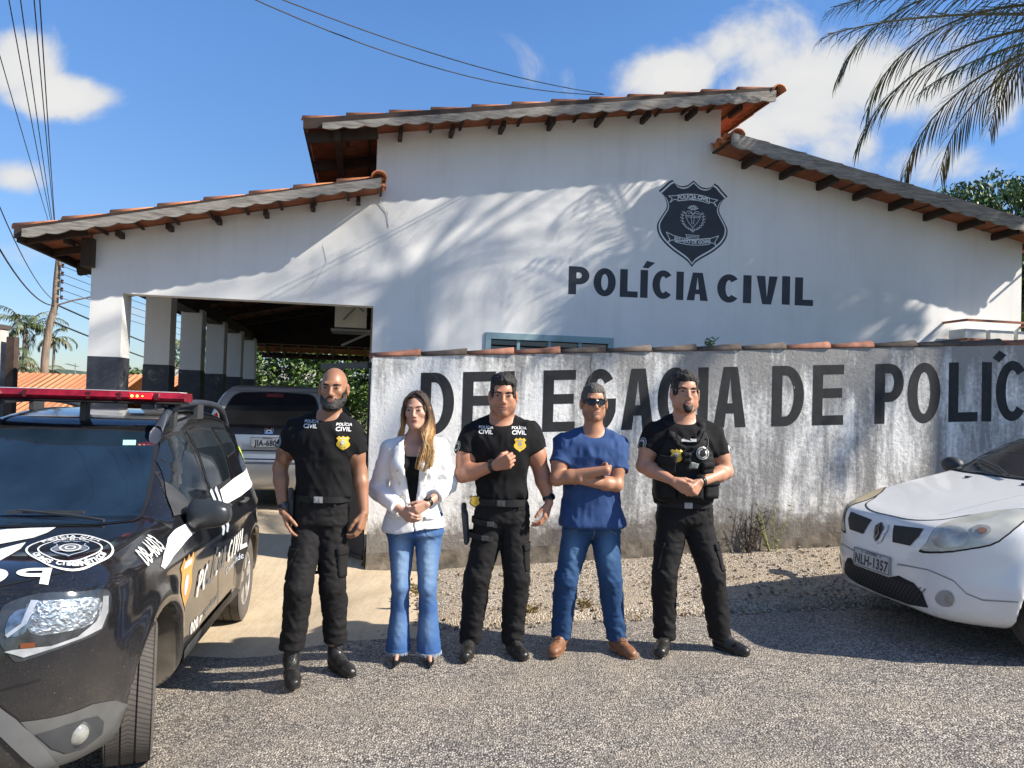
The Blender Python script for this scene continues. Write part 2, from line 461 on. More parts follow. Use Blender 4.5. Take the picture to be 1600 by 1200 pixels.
U_ = mathn(nt, 'DIVIDE', X_, yc); V_ = mathn(nt, 'DIVIDE', Z_, yc)
blobs = [(.37,.43,.17,.10,1.25), (.47,.44,.13,.09,1.2), (.19,.435,.11,.05,1.2), (.30,.37,.10,.06,1.0), (.52,.33,.12,.04,.7), (.43,.36,.12,.05,.8), (.62,.42,.10,.06,.7),
         (-.66,.43,.07,.06,1.1), (-.60,.385,.09,.035,1.2), (-.66,.275,.06,.03,1.0), (-.62,.18,.12,.04,.75), (-.45,.10,.3,.03,.35), (-.55,.52,.08,.03,.4), (.10,.47,.05,.02,.4)]
acc = None
for (bu, bv, ra, rb, am) in blobs:
    du = mathn(nt, 'DIVIDE', mathn(nt, 'SUBTRACT', U_, bu), ra); dv = mathn(nt, 'DIVIDE', mathn(nt, 'SUBTRACT', V_, bv), rb)
    q = mathn(nt, 'ADD', mathn(nt, 'MULTIPLY', du, du), mathn(nt, 'MULTIPLY', dv, dv))
    g = mathn(nt, 'MULTIPLY', mathn(nt, 'EXPONENT', mathn(nt, 'MULTIPLY', q, -1.0)), am)
    acc = g if acc is None else mathn(nt, 'MAXIMUM', acc, g)
front = mathn(nt, 'GREATER_THAN', Y_, .1)
acc = mathn(nt, 'MULTIPLY', acc, front)
acc = mathn(nt, 'MAXIMUM', acc, mathn(nt, 'MULTIPLY', mathn(nt, 'SUBTRACT', 1.0, front), .42))
n1 = noise(nt, tc.outputs['Generated'], 7.0, 9, .58, .35)
n2 = noise(nt, tc.outputs['Generated'], 3.0, 5, .5)
cov = mathn(nt, 'ADD', mathn(nt, 'MULTIPLY', mathn(nt, 'SUBTRACT', n1, .5), 2.1), mathn(nt, 'MULTIPLY', acc, .95))
mr = nd(nt, 'ShaderNodeMapRange', interpolation_type='SMOOTHSTEP'); mr.inputs[1].default_value = .36; mr.inputs[2].default_value = .86; L.new(cov, mr.inputs[0])
shade = nd(nt, 'ShaderNodeMapRange'); shade.inputs[1].default_value = .35; shade.inputs[2].default_value = 1.1; shade.inputs[3].default_value = .55; shade.inputs[4].default_value = 1.0; L.new(cov, shade.inputs[0])
cl = mixc(nt, shade.outputs[0], (4.2, 4.7, 5.4), (7.6, 7.5, 7.3))
hz = nd(nt, 'ShaderNodeMapRange'); hz.inputs[1].default_value = -.02; hz.inputs[2].default_value = .42; L.new(Z_, hz.inputs[0]); tint = mixc(nt, hz.outputs[0], (.86, .90, 1.0), (1.05, 1.50, 1.95)); skc = mixc(nt, 1.0, sky.outputs[0], tint, 'MULTIPLY')
L.new(mixc(nt, mathn(nt, 'MULTIPLY', mr.outputs[0], .96), skc, cl), bg.inputs[0])

# ================================================================== ground
def sstep(a, b, x):
    t = min(1, max(0, (x-a)/(b-a))); return t*t*(3-2*t)
def clampx(x): return max(-9, min(9, x))
def gz(x, y):
    road = .035*clampx(x)
    t = sstep(5.6, 8.2, y)
    dip = -.045*math.exp(-((y-5.95)/.75)**2)*(1-sstep(-1.75, -.9, x))
    dip -= .085*(1-sstep(-1.8, -1.15, x))*(1-sstep(6.5, 8, y))
    up = .24*sstep(6.9, 9.1, y)*(1-sstep(-1.3, -1.0, x))
    return road*(1-t)+(-.045)*t+dip+up
def curbY(x): return 5.62+.2*(max(-1, min(2.6, x))+.8)+.02*max(0, x-2.6)
def wallY(x): return 7.45+(x+1.358)*tan(radians(3.4))
def spread(lo, hi, a, b, fine, coarse):
    p = []; q = lo
    while q < hi:
        p.append(q)
        q += fine if a <= q < b else (max(fine, min(coarse, (min(abs(q-a), abs(q-b)))*.3+fine)))
    p.append(hi); return p
def sheet(name, xs, ys, fz, m, keep=None, **kw):
    b = MB(); b.grid([[Vector((x, y, fz(x, y))) for x in xs] for y in ys])
    o = b.build(name, m, smooth=True, fixn=False); return o
# --- materials
def m_road():
    m, nt, b = newmat('chip_seal_asphalt'); L = nt.links; v = coords(nt)
    vo = nd(nt, 'ShaderNodeTexVoronoi', feature='F1'); vo.inputs['Scale'].default_value = 92; L.new(v, vo.inputs['Vector'])
    sp = nd(nt, 'ShaderNodeSeparateColor'); L.new(vo.outputs['Color'], sp.inputs[0])
    stones = ramp(nt, [(0, (.05,.046,.045)), (.2, (.12,.106,.095)), (.45, (.23,.205,.175)), (.72, (.37,.325,.275)), (1, (.58,.52,.44))]); L.new(sp.outputs[0], stones.inputs[0])
    big = noise(nt, coords(nt, (.55, 1.5, 1)), 1.1, 6, .62, .6)
    rb = ramp(nt, [(.42, (0,0,0)), (.66, (1,1,1))]); L.new(big, rb.inputs[0])
    med = noise(nt, v, 14, 5, .65)
    dust = mixc(nt, med, (.27,.23,.18), (.40,.345,.27))
    d2 = mathn(nt, 'MULTIPLY', rb.outputs[0], .5)
    c = mixc(nt, d2, stones.outputs[0], dust)
    cr = mathn(nt, 'GREATER_THAN', vo.outputs['Distance'], .62)
    gaps = mixc(nt, mathn(nt, 'MULTIPLY', cr, .55), c, (.06,.055,.05))
    med2 = noise(nt, v, 3.1, 4, .6)
    tone = ramp(nt, [(.3, (.74,.75,.78)), (.7, (1.1,1.08,1.05))]); L.new(med2, tone.inputs[0])
    f = mixc(nt, 1, gaps, tone.outputs[0], 'MULTIPLY'); L.new(f, b.inputs['Base Color'])
    b.inputs['Roughness'].default_value = .85
    h = mathn(nt, 'SUBTRACT', 1.0, vo.outputs['Distance'])
    bump(nt, b, mathn(nt, 'ADD', h, mathn(nt, 'MULTIPLY', med, .5)), .75, .012); return m
def m_verge():
    m, nt, b = newmat('gravelly_verge'); L = nt.links; v = coords(nt)
    vo = nd(nt, 'ShaderNodeTexVoronoi', feature='F1'); vo.inputs['Scale'].default_value = 78; L.new(v, vo.inputs['Vector'])
    sp = nd(nt, 'ShaderNodeSeparateColor'); L.new(vo.outputs['Color'], sp.inputs[0])
    st = ramp(nt, [(0, (.07,.057,.045)), (.3, (.21,.175,.135)), (.6, (.37,.315,.25)), (1, (.58,.51,.42))]); L.new(sp.outputs[1], st.inputs[0])
    n = noise(nt, v, 2.3, 7, .65, .4)
    rr = ramp(nt, [(.42, (0,0,0)), (.62, (1,1,1))]); L.new(n, rr.inputs[0])
    soil = mixc(nt, noise(nt, v, 9, 6, .6), (.22,.165,.105), (.44,.37,.28))
    L.new(mixc(nt, mathn(nt, 'MULTIPLY', rr.outputs[0], .75), st.outputs[0], soil), b.inputs['Base Color'])
    b.inputs['Roughness'].default_value = .95
    bump(nt, b, mathn(nt, 'ADD', mathn(nt, 'SUBTRACT', 1.0, vo.outputs['Distance']), noise(nt, v, 20, 5, .7)), .8, .015); return m
def m_drive():
    m, nt, b = newmat('dusty_concrete'); L = nt.links; v = coords(nt)
    n = noise(nt, v, 2.0, 8, .62, .8); st = noise(nt, coords(nt, (7, 1.2, 1)), 2.4, 5, .6, .6)
    c = mixc(nt, n, (.36,.28,.18), (.68,.57,.42)); r = ramp(nt, [(.40, (.62,.60,.57)), (.56, (1,1,1))]); L.new(st, r.inputs[0])
    c2 = mixc(nt, .25, c, r.outputs[0], 'MULTIPLY')
    g = noise(nt, v, 90, 3, .7); rg = ramp(nt, [(.3, (.7,.68,.66)), (.6, (1.05,1.04,1.02))]); L.new(g, rg.inputs[0])
    L.new(mixc(nt, .8, c2, rg.outputs[0], 'MULTIPLY'), b.inputs['Base Color']); b.inputs['Roughness'].default_value = .92
    bump(nt, b, mathn(nt, 'ADD', n, mathn(nt, 'MULTIPLY', g, .3)), .6, .02); return m
def m_soil():
    m, nt, b = newmat('dry_soil_and_grass'); L = nt.links; v = coords(nt)
    n = noise(nt, v, .25, 8, .6); c = ramp(nt, [(.35, (.07,.10,.03)), (.5, (.13,.14,.05)), (.65, (.30,.21,.12))]); L.new(n, c.inputs[0])
    L.new(c.outputs[0], b.inputs['Base Color']); b.inputs['Roughness'].default_value = 1; return m
# terrain to the horizon (lowest sheet)
xs = spread(-1500, 1500, -10, 14, 1.0, 120); ys = spread(-400, 2500, -6, 24, 1.0, 120)
def tz(x, y):
    z = gz(x, y)-.06
    d = max(0, y-60); z += .0006*d*0
    return z if y < 80 else z-.0
tag(sheet('ground', xs, ys, tz, m_soil()), 'dry soil and grass ground reaching the horizon', kind='structure')
# road sheet
rx = spread(-60, 60, -5, 6, .25, 8); ry = spread(-14, 7.2, 2.5, 7.2, .12, 1)
def roadz(x, y): return gz(x, y)-.012+.006*float(vnoise(np.float32(x*1.3+9), np.float32(y*1.3+5), np.float32(2.)))
tag(sheet('road', rx, ry, roadz, m_road()), 'rough chip seal asphalt road', kind='structure')
# driveway and carport floor
b = MB(); yy = [5.35+.12*i for i in range(26)]+[8.6+.5*i for i in range(28)]
rows = []
for y in yy:
    row = []
    for i in range(28):
        xl = -7.2 if y < 8 else -8.4; xr = (-.62 if y < 7.42 else -1.42) - (.0 if y < 7.42 else .19*(y-8.7)*(y > 8.7))
        f = i/27; x = xl+(xr-xl)*f
        edge = .05*float(vnoise(np.float32(x*3), np.float32(1.), np.float32(2.))) if y == yy[0] else 0
        z = gz(x, y)+.004+.012*sstep(5.4, 6.2, y)
        if y <= 5.36: z = gz(x, y)-.02
        rows_z = z+.005*float(vnoise(np.float32(x*2.1), np.float32(y*2.1), np.float32(7.)))
        row.append((x, y+edge, rows_z))
    rows.append(row)
b.grid(rows); tag(b.build('driveway', m_drive(), smooth=True, fixn=False), 'sandy worn concrete driveway into the carport', kind='structure')
# raised verge between road and wall
def vz(x, t):
    zc = .035*clampx(x)+.045; zw = -.04+.078*(max(-1.2, min(7, x))+1.2)
    if x < -.3: zc -= .05*(1-sstep(-.95, -.3, x))
    return zc*(1-t)+max(zw, zc-.03*0)*t if zw > zc else zc*(1-t)+zw*t
b = MB(); rows = []
def fn(x, y, s, k=0.): return float(vnoise(np.float32(x*s+k), np.float32(y*s), np.float32(3.3)))
for j in range(-3, 30):
    row = []
    for i in range(150):
        x = -.93+i*.085
        ce = curbY(x)+.05*fn(x, 0, 1.6)+.014*fn(x, 0, 7, 4)
        t = max(0, j)/26.0; y = ce+(wallY(x)+.12-ce)*t
        z = vz(x, min(1, t))+.014*fn(x, y, 2.2)+.008*fn(x, y, 6.5, 9)+.003*fn(x, y, 15, 2)
        if j < 0: # broken edge going down to the road
            y = ce-.035*(-j)**.6*(1+.7*fn(x, 0, 11, 8)); z = vz(x, 0)+(gz(x, y)-.03-vz(x, 0))*(-j)/3.0
        if i < 4: z = z+(gz(x, y)-.03-z)*(1-i/4)**1.5; x += .05*fn(0, y, 5, 3)
        row.append((x, y, z))
    rows.append(row)
b.grid(rows); tag(b.build('verge', m_verge(), smooth=True, fixn=False), 'raised gravelly verge in front of the stained wall', kind='structure')
# loose pebbles and dry leaves on the verge and along its broken edge
b = MB(); rr = random.Random(4)
for i in range(2600):
    x = rr.uniform(-.9, 6); y = curbY(x)+rr.random()**1.6*1.7-.16
    if y > wallY(x): continue
    t = (y-curbY(x))/(wallY(x)-curbY(x)); s = rr.uniform(.004, .013)*(1.7 if rr.random() < .05 else 1)
    z = vz(x, max(0, t)) if t > 0 else gz(x, y)-.005
    R = Matrix.Translation((x, y, z+s*.4)) @ Matrix.Rotation(rr.uniform(0, 6), 4, 'Z') @ Matrix.Rotation(rr.uniform(-.5, .5), 4, 'X')
    b.m = rr.choice((0, 0, 1, 2)); b.box((-s, -s*.7, -s*.5), (s*.8, s*.7, s*.5), R)
tag(b.build('gravel', [mat('pebble_pale', (.36,.31,.25), .9), mat('pebble_brown', (.3,.2,.12), .9), mat('pebble_dark', (.14,.12,.1), .9)], fixn=False), 'loose pebbles and crumbs of concrete scattered on the verge', 'gravel', kind='stuff')
# hills far behind
b = MB(); hp = []
for i in range(121):
    a = -1500+i*25; hp.append([Vector((a, 1250, -2)), Vector((a, 1350, 26+10*fn(a, 0, .006)+6*fn(a, 0, .03, 3)+3*fn(a, 0, .09, 3))), Vector((a, 1900, 24))])
b.grid(hp); tag(b.build('hills', mat('hill_green', (.05,.085,.06), 1, var=.3, vs=.02), smooth=True), 'low wooded hills on the horizon', kind='structure')
# ================================================================== building
A_ = radians(10.7)
BM = Matrix.Translation((-4.475, 8.75, 0)) @ Matrix.Rotation(A_, 4, 'Z')    # local: x along the facade, y into the building, z up
def m_plaster():
    m, nt, b = newmat('white_plaster'); L = nt.links; v = coords(nt)
    n = noise(nt, v, 1.1, 7, .6, .3); c = ramp(nt, [(.3, (.66,.655,.64)), (.65, (.73,.725,.71))]); L.new(n, c.inputs[0])
    st = noise(nt, coords(nt, (5, 5, .45)), 1.3, 5, .6); r = ramp(nt, [(.34, (.93,.925,.91)), (.5, (1,1,1))]); L.new(st, r.inputs[0])
    L.new(mixc(nt, .7, c.outputs[0], r.outputs[0], 'MULTIPLY'), b.inputs['Base Color']); b.inputs['Roughness'].default_value = .82
    bump(nt, b, mathn(nt, 'ADD', noise(nt, v, 45, 5, .6), mathn(nt, 'MULTIPLY', noise(nt, v, 2.5, 3), 1.2)), .22, .006); return m
PL = m_plaster()
def m_dado():
    m, nt, b = newmat('dark_dado_paint'); L = nt.links; v = coords(nt)
    n = noise(nt, v, 5, 8, .7, 1.2); c = ramp(nt, [(.45, (.028,.032,.045)), (.6, (.05,.055,.065)), (.68, (.2,.2,.19))]); L.new(n, c.inputs[0])
    L.new(c.outputs[0], b.inputs['Base Color']); b.inputs['Roughness'].default_value = .6; bump(nt, b, n, .2, .004); return m
DA = m_dado()
def m_oldwood():
    m, nt, b = newmat('weathered_board'); L = nt.links; v = coords(nt, (2.2, 6, 22))
    n = noise(nt, v, 2.0, 7, .65, .5); c = ramp(nt, [(.3, (.10,.088,.075)), (.5, (.23,.21,.185)), (.72, (.36,.34,.30))]); L.new(n, c.inputs[0])
    L.new(c.outputs[0], b.inputs['Base Color']); b.inputs['Roughness'].default_value = .9; bump(nt, b, n, .5, .006); return m
OW = m_oldwood(); DW = mat('dark_timber', (.035,.02,.014), .8, var=.4, scale=(1,1,1), bmp=.3)
def m_tile():
    m, nt, b = newmat('terracotta_tile'); L = nt.links; v = coords(nt)
    n = noise(nt, v, 3.2, 6, .7, .4); c = ramp(nt, [(.30, (.05,.035,.03)), (.38, (.36,.12,.05)), (.5, (.55,.20,.085)), (.75, (.66,.28,.13))]); L.new(n, c.inputs[0])
    n2 = noise(nt, v, 40, 4, .7); r = ramp(nt, [(.35, (.7,.68,.66)), (.6, (1,1,1))]); L.new(n2, r.inputs[0])
    L.new(mixc(nt, .8, c.outputs[0], r.outputs[0], 'MULTIPLY'), b.inputs['Base Color']); b.inputs['Roughness'].default_value = .85; bump(nt, b, n2, .4, .004); return m
TI = m_tile()
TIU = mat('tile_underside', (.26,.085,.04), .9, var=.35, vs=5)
bld = empty('police_station_building'); bld.matrix_world = BM
tag(bld, 'white gabled building with shield emblem and carport behind the stained wall', 'building')
# facade: polygon with carport opening, 0.2 m thick
def ztopL(u): return 3.40+(u+.34)*.226
def ztopU(u): return 4.93+(u-2.8)*.158
def ztopR(u): return 5.12-(u-7.27)*.2065
b = MB()
EXT = lambda a, c, t: (a, t, c)
# wall pieces (convex) laid side by side
b.prism([(-.34,-.2), (0,-.2), (0,2.75), (0,ztopL(0)), (-.34,ztopL(-.34))], EXT, 0, .34)
b.prism([(0,2.75), (2.82,2.75), (2.80,ztopL(2.8)), (0,ztopL(0))], EXT, 0, .2)
b.prism([(2.8,ztopL(2.8)+0), (2.82,2.75), (2.82,-.2), (4.2,-.2), (4.2,ztopU(4.2)), (2.8,ztopU(2.8))], EXT, 0, .2)
b.prism([(4.2,2.5), (5.86,2.5), (5.86,ztopU(5.86)), (4.2,ztopU(4.2))], EXT, 0, .2)
b.prism([(4.2,-.2), (5.86,-.2), (5.86,1.3), (4.2,1.3)], EXT, 0, .2)
b.prism([(5.86,-.2), (7.27,-.2), (7.27,ztopU(7.27)), (5.86,ztopU(5.86))], EXT, 0, .2)
b.prism([(7.27,-.2), (11.94,-.2), (11.94,ztopR(11.94)), (7.27,ztopR(7.27))], EXT, 0, .2)
b.build('facade_wall', PL, bld)
# side and inner walls
b = MB(); b.box((2.82, .2, -.2), (3.0, 12, 4.0)); b.box((11.74, .2, -.2), (11.94, 12, 3.9)); b.box((2.8, .2, 4.0), (3.0, 12, 4.95)); b.box((7.07, .2, 5.0), (7.27, 12, 5.6)); b.box((3.0, 11.8, -.2), (11.74, 12, 4.0))
b.build('side_wall', PL, bld)
b = MB(); b.box((2.812, .2, -.2), (2.818, 12, 2.0)); b.build('dado', DA, bld)
b = MB(); b.box((-.344, -.004, -.2), (.003, .344, 2.02)); b.build('dado', DA, bld)
# carport pillars
for v in (2.2, 4.3, 6.4, 8.5, 10.6):
    b = MB(); b.box((-.34, v, 2.02), (.0, v+.34, 3.05)); p = b.build('pillar', PL, bld, bevel=.006)
    b = MB(); b.box((-.345, v-.005, -.2), (.005, v+.345, 2.02)); q = b.build('dado', DA, p)
b = MB(); b.box((-.30, .34, 2.99), (-.05, 12, 3.2)); b.build('beam', DW, bld)
for v in (1.2, 3.3, 5.4, 7.5, 9.6, 11.7):
    b = MB(); b.beam((-.9, v, 3.17), (2.8, v, 4.0), .10, .16); b.build('rafter', DW, bld)
# ---- roofs of barrel tiles
def tile_roof(name, u0, z0, u1, z1, v0, v1, pitch=.2, r=.055, step=.50, low=0, edge=True):
    """tiled slope running along the facade; courses overlap every step metres; barrels run along u"""
    t = empty(name); t.parent = bld
    n = max(1, int(round((abs(u1-u0))/step))); s = (z1-z0)/(u1-u0)
    lo_left = z0 < z1
    b = MB(); rr = random.Random(int(abs(u0)*100))
    nb = int((v1-v0)/pitch)
    for c in range(n):
        a0 = u0+(u1-u0)*c/n; a1 = u0+(u1-u0)*(c+1)/n
        if lo_left: A, B = a0-.03, a1+.04; rA, rB = r*1.12, r*.88
        else: A, B = a0-.04, a1+.03; rA, rB = r*.88, r*1.12
        hA = z0+(A-u0)*s; hB = z0+(B-u0)*s
        lift = .028
        zA = hA+(lift if lo_left else .0); zB = hB+(.0 if lo_left else lift)
        rows = []
        for (uu, zz, r_) in ((A, zA, rA), (B, zB, rB)):
            row = []
            for k in range(nb):
                vc = v0+(k+.5)*pitch; jit = 0
                for a in range(0, 7):
                    th = pi-a*pi/6
                    row.append((uu+(rr.uniform(-.012,.012) if a == 0 else 0), vc+cos(th)*r_*1.25, zz+sin(th)*r_*1.1+jit))
                row.append((uu, vc+pitch/2-.001, zz-.035))
            rows.append(row)
        b.grid(rows)
    o = b.build('tiles', [TI], t, smooth=False, autos=.7)
    md = o.modifiers.new('s', 'SOLIDIFY'); md.thickness = .014; md.offset = 1
    # dark underside battens and an added light-blocking board
    b = MB(); dz = -.045
    k = 0; u = u0+.02
    N_ = int(abs(u1-u0)/.36)
    for i in range(N_+1):
        u = u0+(u1-u0)*i/N_; z = z0+(u-u0)*s+dz
        b.box((u-.015, v0+.05, z-.02), (u+.015, v1, z))
    for i in range(12):  # hidden rake board added behind the fascia to stop sun leaking under the tiles
        ua = u0+(u1-u0)*i/12; ub = u0+(u1-u0)*(i+1)/12; za = z0+(ua-u0)*s; zb = z0+(ub-u0)*s
        b.prism([(ua, za-.075), (ub, zb-.075), (ub, zb+.045), (ua, za+.045)], EXT, v0+.006, v0+.03)
    b.build('batten', DW, t)
    return t
def scallop(u0, zt0, zb0, u1, zt1, zb1, v, parent, name='fascia_board', per=.235, amp=.026, th=.028, seed=0):
    n = int(abs(u1-u0)/per*12); top = []; bot = []; rr = random.Random(seed)
    for i in range(n+1):
        f = i/n; u = u0+(u1-u0)*f; ph = (f*abs(u1-u0)/per) % 1
        c = abs(sin(ph*pi)); bot.append((u, zb0+(zb1-zb0)*f-.016-amp*c+.004*fn(u, 0, 2.))); top.append((u, zt0+(zt1-zt0)*f-.018+.004*fn(u, 1, 1.5)))
    b = MB()
    for i in range(n):
        b.prism([bot[i], bot[i+1], top[i+1], top[i]], EXT, v, v+th)
    return b.build(name, OW, parent, weld=True)
D5 = -.5
rl = tile_roof('carport_roof', -.95, 3.295, 2.86, 4.155, D5+.0, 12.3)
scallop(-.86, 3.335, 3.25, 2.86, 4.19, 4.10, D5-.03, rl)
ru = tile_roof('upper_roof', 1.98, 4.74, 7.80, 5.72, D5, 12.0)
scallop(2.18, 4.76, 4.70, 7.76, 5.72, 5.60, D5-.03, ru, seed=2)
rr_ = tile_roof('side_roof', 7.17, 5.065, 12.4, 4.125, D5, 12.0)
scallop(7.17, 5.13, 4.97, 12.35, 4.20, 4.03, D5-.03, rr_, seed=3)
# scalloped rear valance of the left eave (tile ends against the sky)
def ridge(u, z, parent, n=28):
    for i in range(n):
        b = MB(); v = D5-.05+i*.42
        prof = [(cos(pi*k/8)*.085, sin(pi*k/8)*.075) for k in range(9)]
        P = []
        for vv, sc in ((v, 1.1), (v+.45, .9)):
            P.append([(u+x*sc, vv, z+y*sc) for x, y in prof])
        b.grid(P); o = b.build('ridge_tile', TI, parent, autos=.8); md = o.modifiers.new('s', 'SOLIDIFY'); md.thickness = .015
        if i > 3: break
    b = MB(); b.grid([[(u+x, vv, z+y) for x, y in prof] for vv in (D5+1.6, 12)]); b.build('ridge_tile', TI, parent)
ridge(2.83, 4.17, rl); ridge(7.80, 5.70, ru); ridge(7.25, 5.08, rr_)
# purlin ends poking out below the tiles
def purlins(u0, z0, u1, z1, n, parent, w=.06, h=.09, dz=-.085, inset=.06):
    s = (z1-z0)/(u1-u0)
    for i in range(n):
        u = u0+(u1-u0)*i/(n-1); z = z0+(u-u0)*s+dz
        b = MB(); b.box((u-w/2, D5+inset, z-h/2), (u+w/2, .02, z+h/2)); b.build('purlin', DW, parent, bevel=.004)
purlins(-.55, 3.355, 2.6, 4.06, 7, rl, .05, .07, -.07, .3); purlins(2.45, 4.79, 7.4, 5.62, 9, ru, .05, .08, -.08, .2); purlins(7.6, 4.96, 12.0, 4.17, 9, rr_)
b = MB(); b.box((-.42, -.12, 3.02), (-.30, .0, 3.34)); b.box((-.42, -.0, 3.02), (-.345, 12, 3.16)); b.build('eave_beam', DW, rl)
b = MB(); b.box((-.95, -.42, 3.19), (-.90, 12, 3.285)); b.build('eave_batten', DW, rl)
for v in [x*.75-.3 for x in range(17)]:
    b = MB(); b.beam((-.93, v, 3.225), (-.30, v, 3.365), .05, .07); b.build('rafter', DW, rl)
for k in range(5):
    b = MB(); b.beam((2.0, -.3+k*1.1, 4.62), (2.8, -.3+k*1.1, 4.76), .07, .12); b.build('rafter', DW, ru)
b = MB(); b.box((2.30, D5+.1, 4.60), (2.38, 9, 4.72)); b.build('beam', DW, ru)
# underside lining (clay seen from below)
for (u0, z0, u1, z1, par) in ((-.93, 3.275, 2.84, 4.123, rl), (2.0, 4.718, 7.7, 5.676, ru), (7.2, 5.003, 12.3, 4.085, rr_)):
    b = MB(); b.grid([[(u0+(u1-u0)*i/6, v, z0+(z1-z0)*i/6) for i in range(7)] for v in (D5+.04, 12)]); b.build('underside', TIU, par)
# ---- window above the wall
b = MB(); FRM = mat('blue_grey_frame', (.22,.33,.36), .5)
b.box((4.2, -.02, 2.42), (5.86, .1, 2.5)); b.box((4.2, -.02, 1.3), (4.27, .1, 2.42)); b.box((5.79, -.02, 1.3), (5.86, .1, 2.42)); b.box((4.2, -.02, 1.24), (5.86, .1, 1.3))
for u in (4.6, 5.0, 5.4): b.box((u, .0, 1.3), (u+.04, .08, 2.42))
wf = b.build('window', FRM, bld, bevel=.003)
GL = mat('dark_window_glass', (.02,.035,.05), .08, spec=.8)
b = MB()
for k in range(14): b.box((4.27, .05-.02, 1.34+k*.078), (5.79, .085, 1.345+k*.078+.05), )
b.build('louvre_pane', GL, wf)
# ---- lettering and shield painted on the facade
BK = mat('black_sign_paint', (.016,.02,.032), .55, var=.3, vs=4)
WP = mat('white_sign_paint', (.62,.66,.66), .7)
def place2d(me, M, name, m, parent, th=0):
    for v in me.vertices: v.co = M @ v.co
    return link(name, me, parent, m)
def painted_word(text, u0, z0, u1, z1, h0, h1, Mw, name, m, parent, wfac, tfac, gapf=.2, space=.5, seed=0):
    """hand painted capitals from (u0,z0) to (u1,z1) base line, letter heights h0..h1"""
    rr = random.Random(seed); items = []; x = 0
    for ch in text:
        if ch == ' ': x += space; continue
        if ch == "'": items.append((ch, items[-1][1], tfac)); continue
        if ch == 'A': x -= gapf*.3
        lp, wd = glyph(ch, wfac*(1.0 if ch in 'OCGDA' else .92 if ch in 'VPN' else .82), tfac); items.append((ch, x, wd)); x += wd+gapf*(.55 if ch in 'LC' else .8 if ch == 'A' else 1.1 if ch == 'I' else 1)
    tot = x-gapf; loops = []
    for ch, px, wd in items:
        lp, _ = glyph(ch, wfac*(1.0 if ch in 'OCGDA' else .92 if ch in 'VPN' else .82), tfac)
        jz = rr.uniform(-.012, .012); jh = rr.uniform(.985, 1.015)
        for l_ in lp:
            q = []
            for a, c in l_:
                f = (px+a)/tot; h = h0+(h1-h0)*f
                q.append((u0+(u1-u0)*f+c*h*.0, z0+(z1-z0)*f+(c*jh+jz)*h))
            loops.append(q)
    me = loops_to_mesh(name, loops)
    return place2d(me, Mw, name, m, parent)
FMs = Matrix(((1,0,0,0),(0,0,-1,-.0012),(0,1,0,0),(0,0,0,1)))   # 2-D (u,z) -> facade plane, 3 mm proud
painted_word("POLI'CIA", 5.245, 3.03, 7.13, 3.043, .355, .372, FMs, 'lettering', BK, bld, .68, .235, .13, .34)
painted_word("CIVIL", 7.27, 3.044, 8.635, 3.055, .374, .385, FMs, 'lettering', BK, bld, .66, .235, .13, .34, seed=4)
# shield
def shield_loop(cx, cz, s):
    half = [(0,.47),(.08,.405),(.17,.385),(.245,.41),(.285,.455),(.33,.43),(.40,.36),(.465,.30),(.40,.245),(.36,.17),(.355,.10),(.39,.03),(.44,-.05),(.475,-.13),(.46,-.23),(.39,-.33),(.27,-.43),(.13,-.515),(.045,-.575),(0,-.63)]
    k = len(half)
    P = [(x, z) for x, z in half]+[(-x, z) for x, z in half[::-1][1:-1]]
    out = []
    n = len(P)
    for i in range(n):
        a, b_, c, d = P[(i-1) % n], P[i], P[(i+1) % n], P[(i+2) % n]
        sharp = lambda q: (abs(q[0]) < 1e-6 and abs(q[1]) > .4) or (abs(abs(q[0])-.465) < 1e-6) or (abs(abs(q[0])-.285) < 1e-6)
        for t in (0, .25, .5, .75):
            if sharp(b_) or sharp(c):
                out.append((b_[0]+(c[0]-b_[0])*t, b_[1]+(c[1]-b_[1])*t))
            else:
                f = lambda j: .5*((2*b_[j])+(-a[j]+c[j])*t+(2*a[j]-5*b_[j]+4*c[j]-d[j])*t*t+(-a[j]+3*b_[j]-3*c[j]+d[j])*t**3)
                out.append((f(0), f(1)))
    return [(cx+x*s, cz+z*s) for x, z in out]
SC = (6.905, 4.135); SS = 1.04
def flat(loops, name, m, depth, parent):
    me = loops_to_mesh(name, loops); Mx = FMs.copy(); Mx[1][3] = -depth
    return place2d(me, Mx, name, m, parent)
em = flat([shield_loop(*SC, SS)], 'emblem', BK, .0012, bld)
flat([shield_loop(*SC, SS*.955), shield_loop(*SC, SS*.915)[::-1]], 'emblem_border', WP, .0022, em)
def strokes(polys, wd, name, m, depth, parent, closed=False):
    b = MB()
    for pl in polys:
        for (x0, z0), (x1, z1) in zip(pl, pl[1:]):
            d = Vector((x1-x0, z1-z0)); l = d.length
            if l < 1e-6: continue
            d /= l; n = Vector((-d.y, d.x))*wd/2; e = d*wd*.3; depth += .000004
            b.add([(x0-e.x+n.x, -depth, z0-e.y+n.y), (x1+e.x+n.x, -depth, z1+e.y+n.y), (x1+e.x-n.x, -depth, z1+e.y-n.y), (x0-e.x-n.x, -depth, z0-e.y-n.y)], [(0,1,2,3)])
    return b.build(name, m, parent, fixn=False)
cx, cz = SC
def P(pts): return [(cx+x, cz+z) for x, z in pts]
def ribbon(z, bend, w, h):
    A = [(x, z+bend*(1-(x/w)**2)) for x in [w*(-1+i/6) for i in range(13)]]
    B = [(x, q+h) for x, q in A]
    st = [A+[B[-1]], B+[A[0]]]
    for s in (-1, 1):
        x = s*w; e = [(x, z+h*.25), (x+s*.05, z+h*.2), (x+s*.10, z-.03), (x+s*.07, z+h*.35), (x+s*.12, z+h*1.0+(-.02 if bend > 0 else .04)), (x, z+h*.95)]
        st.append(e)
    return [P(q) for q in st]
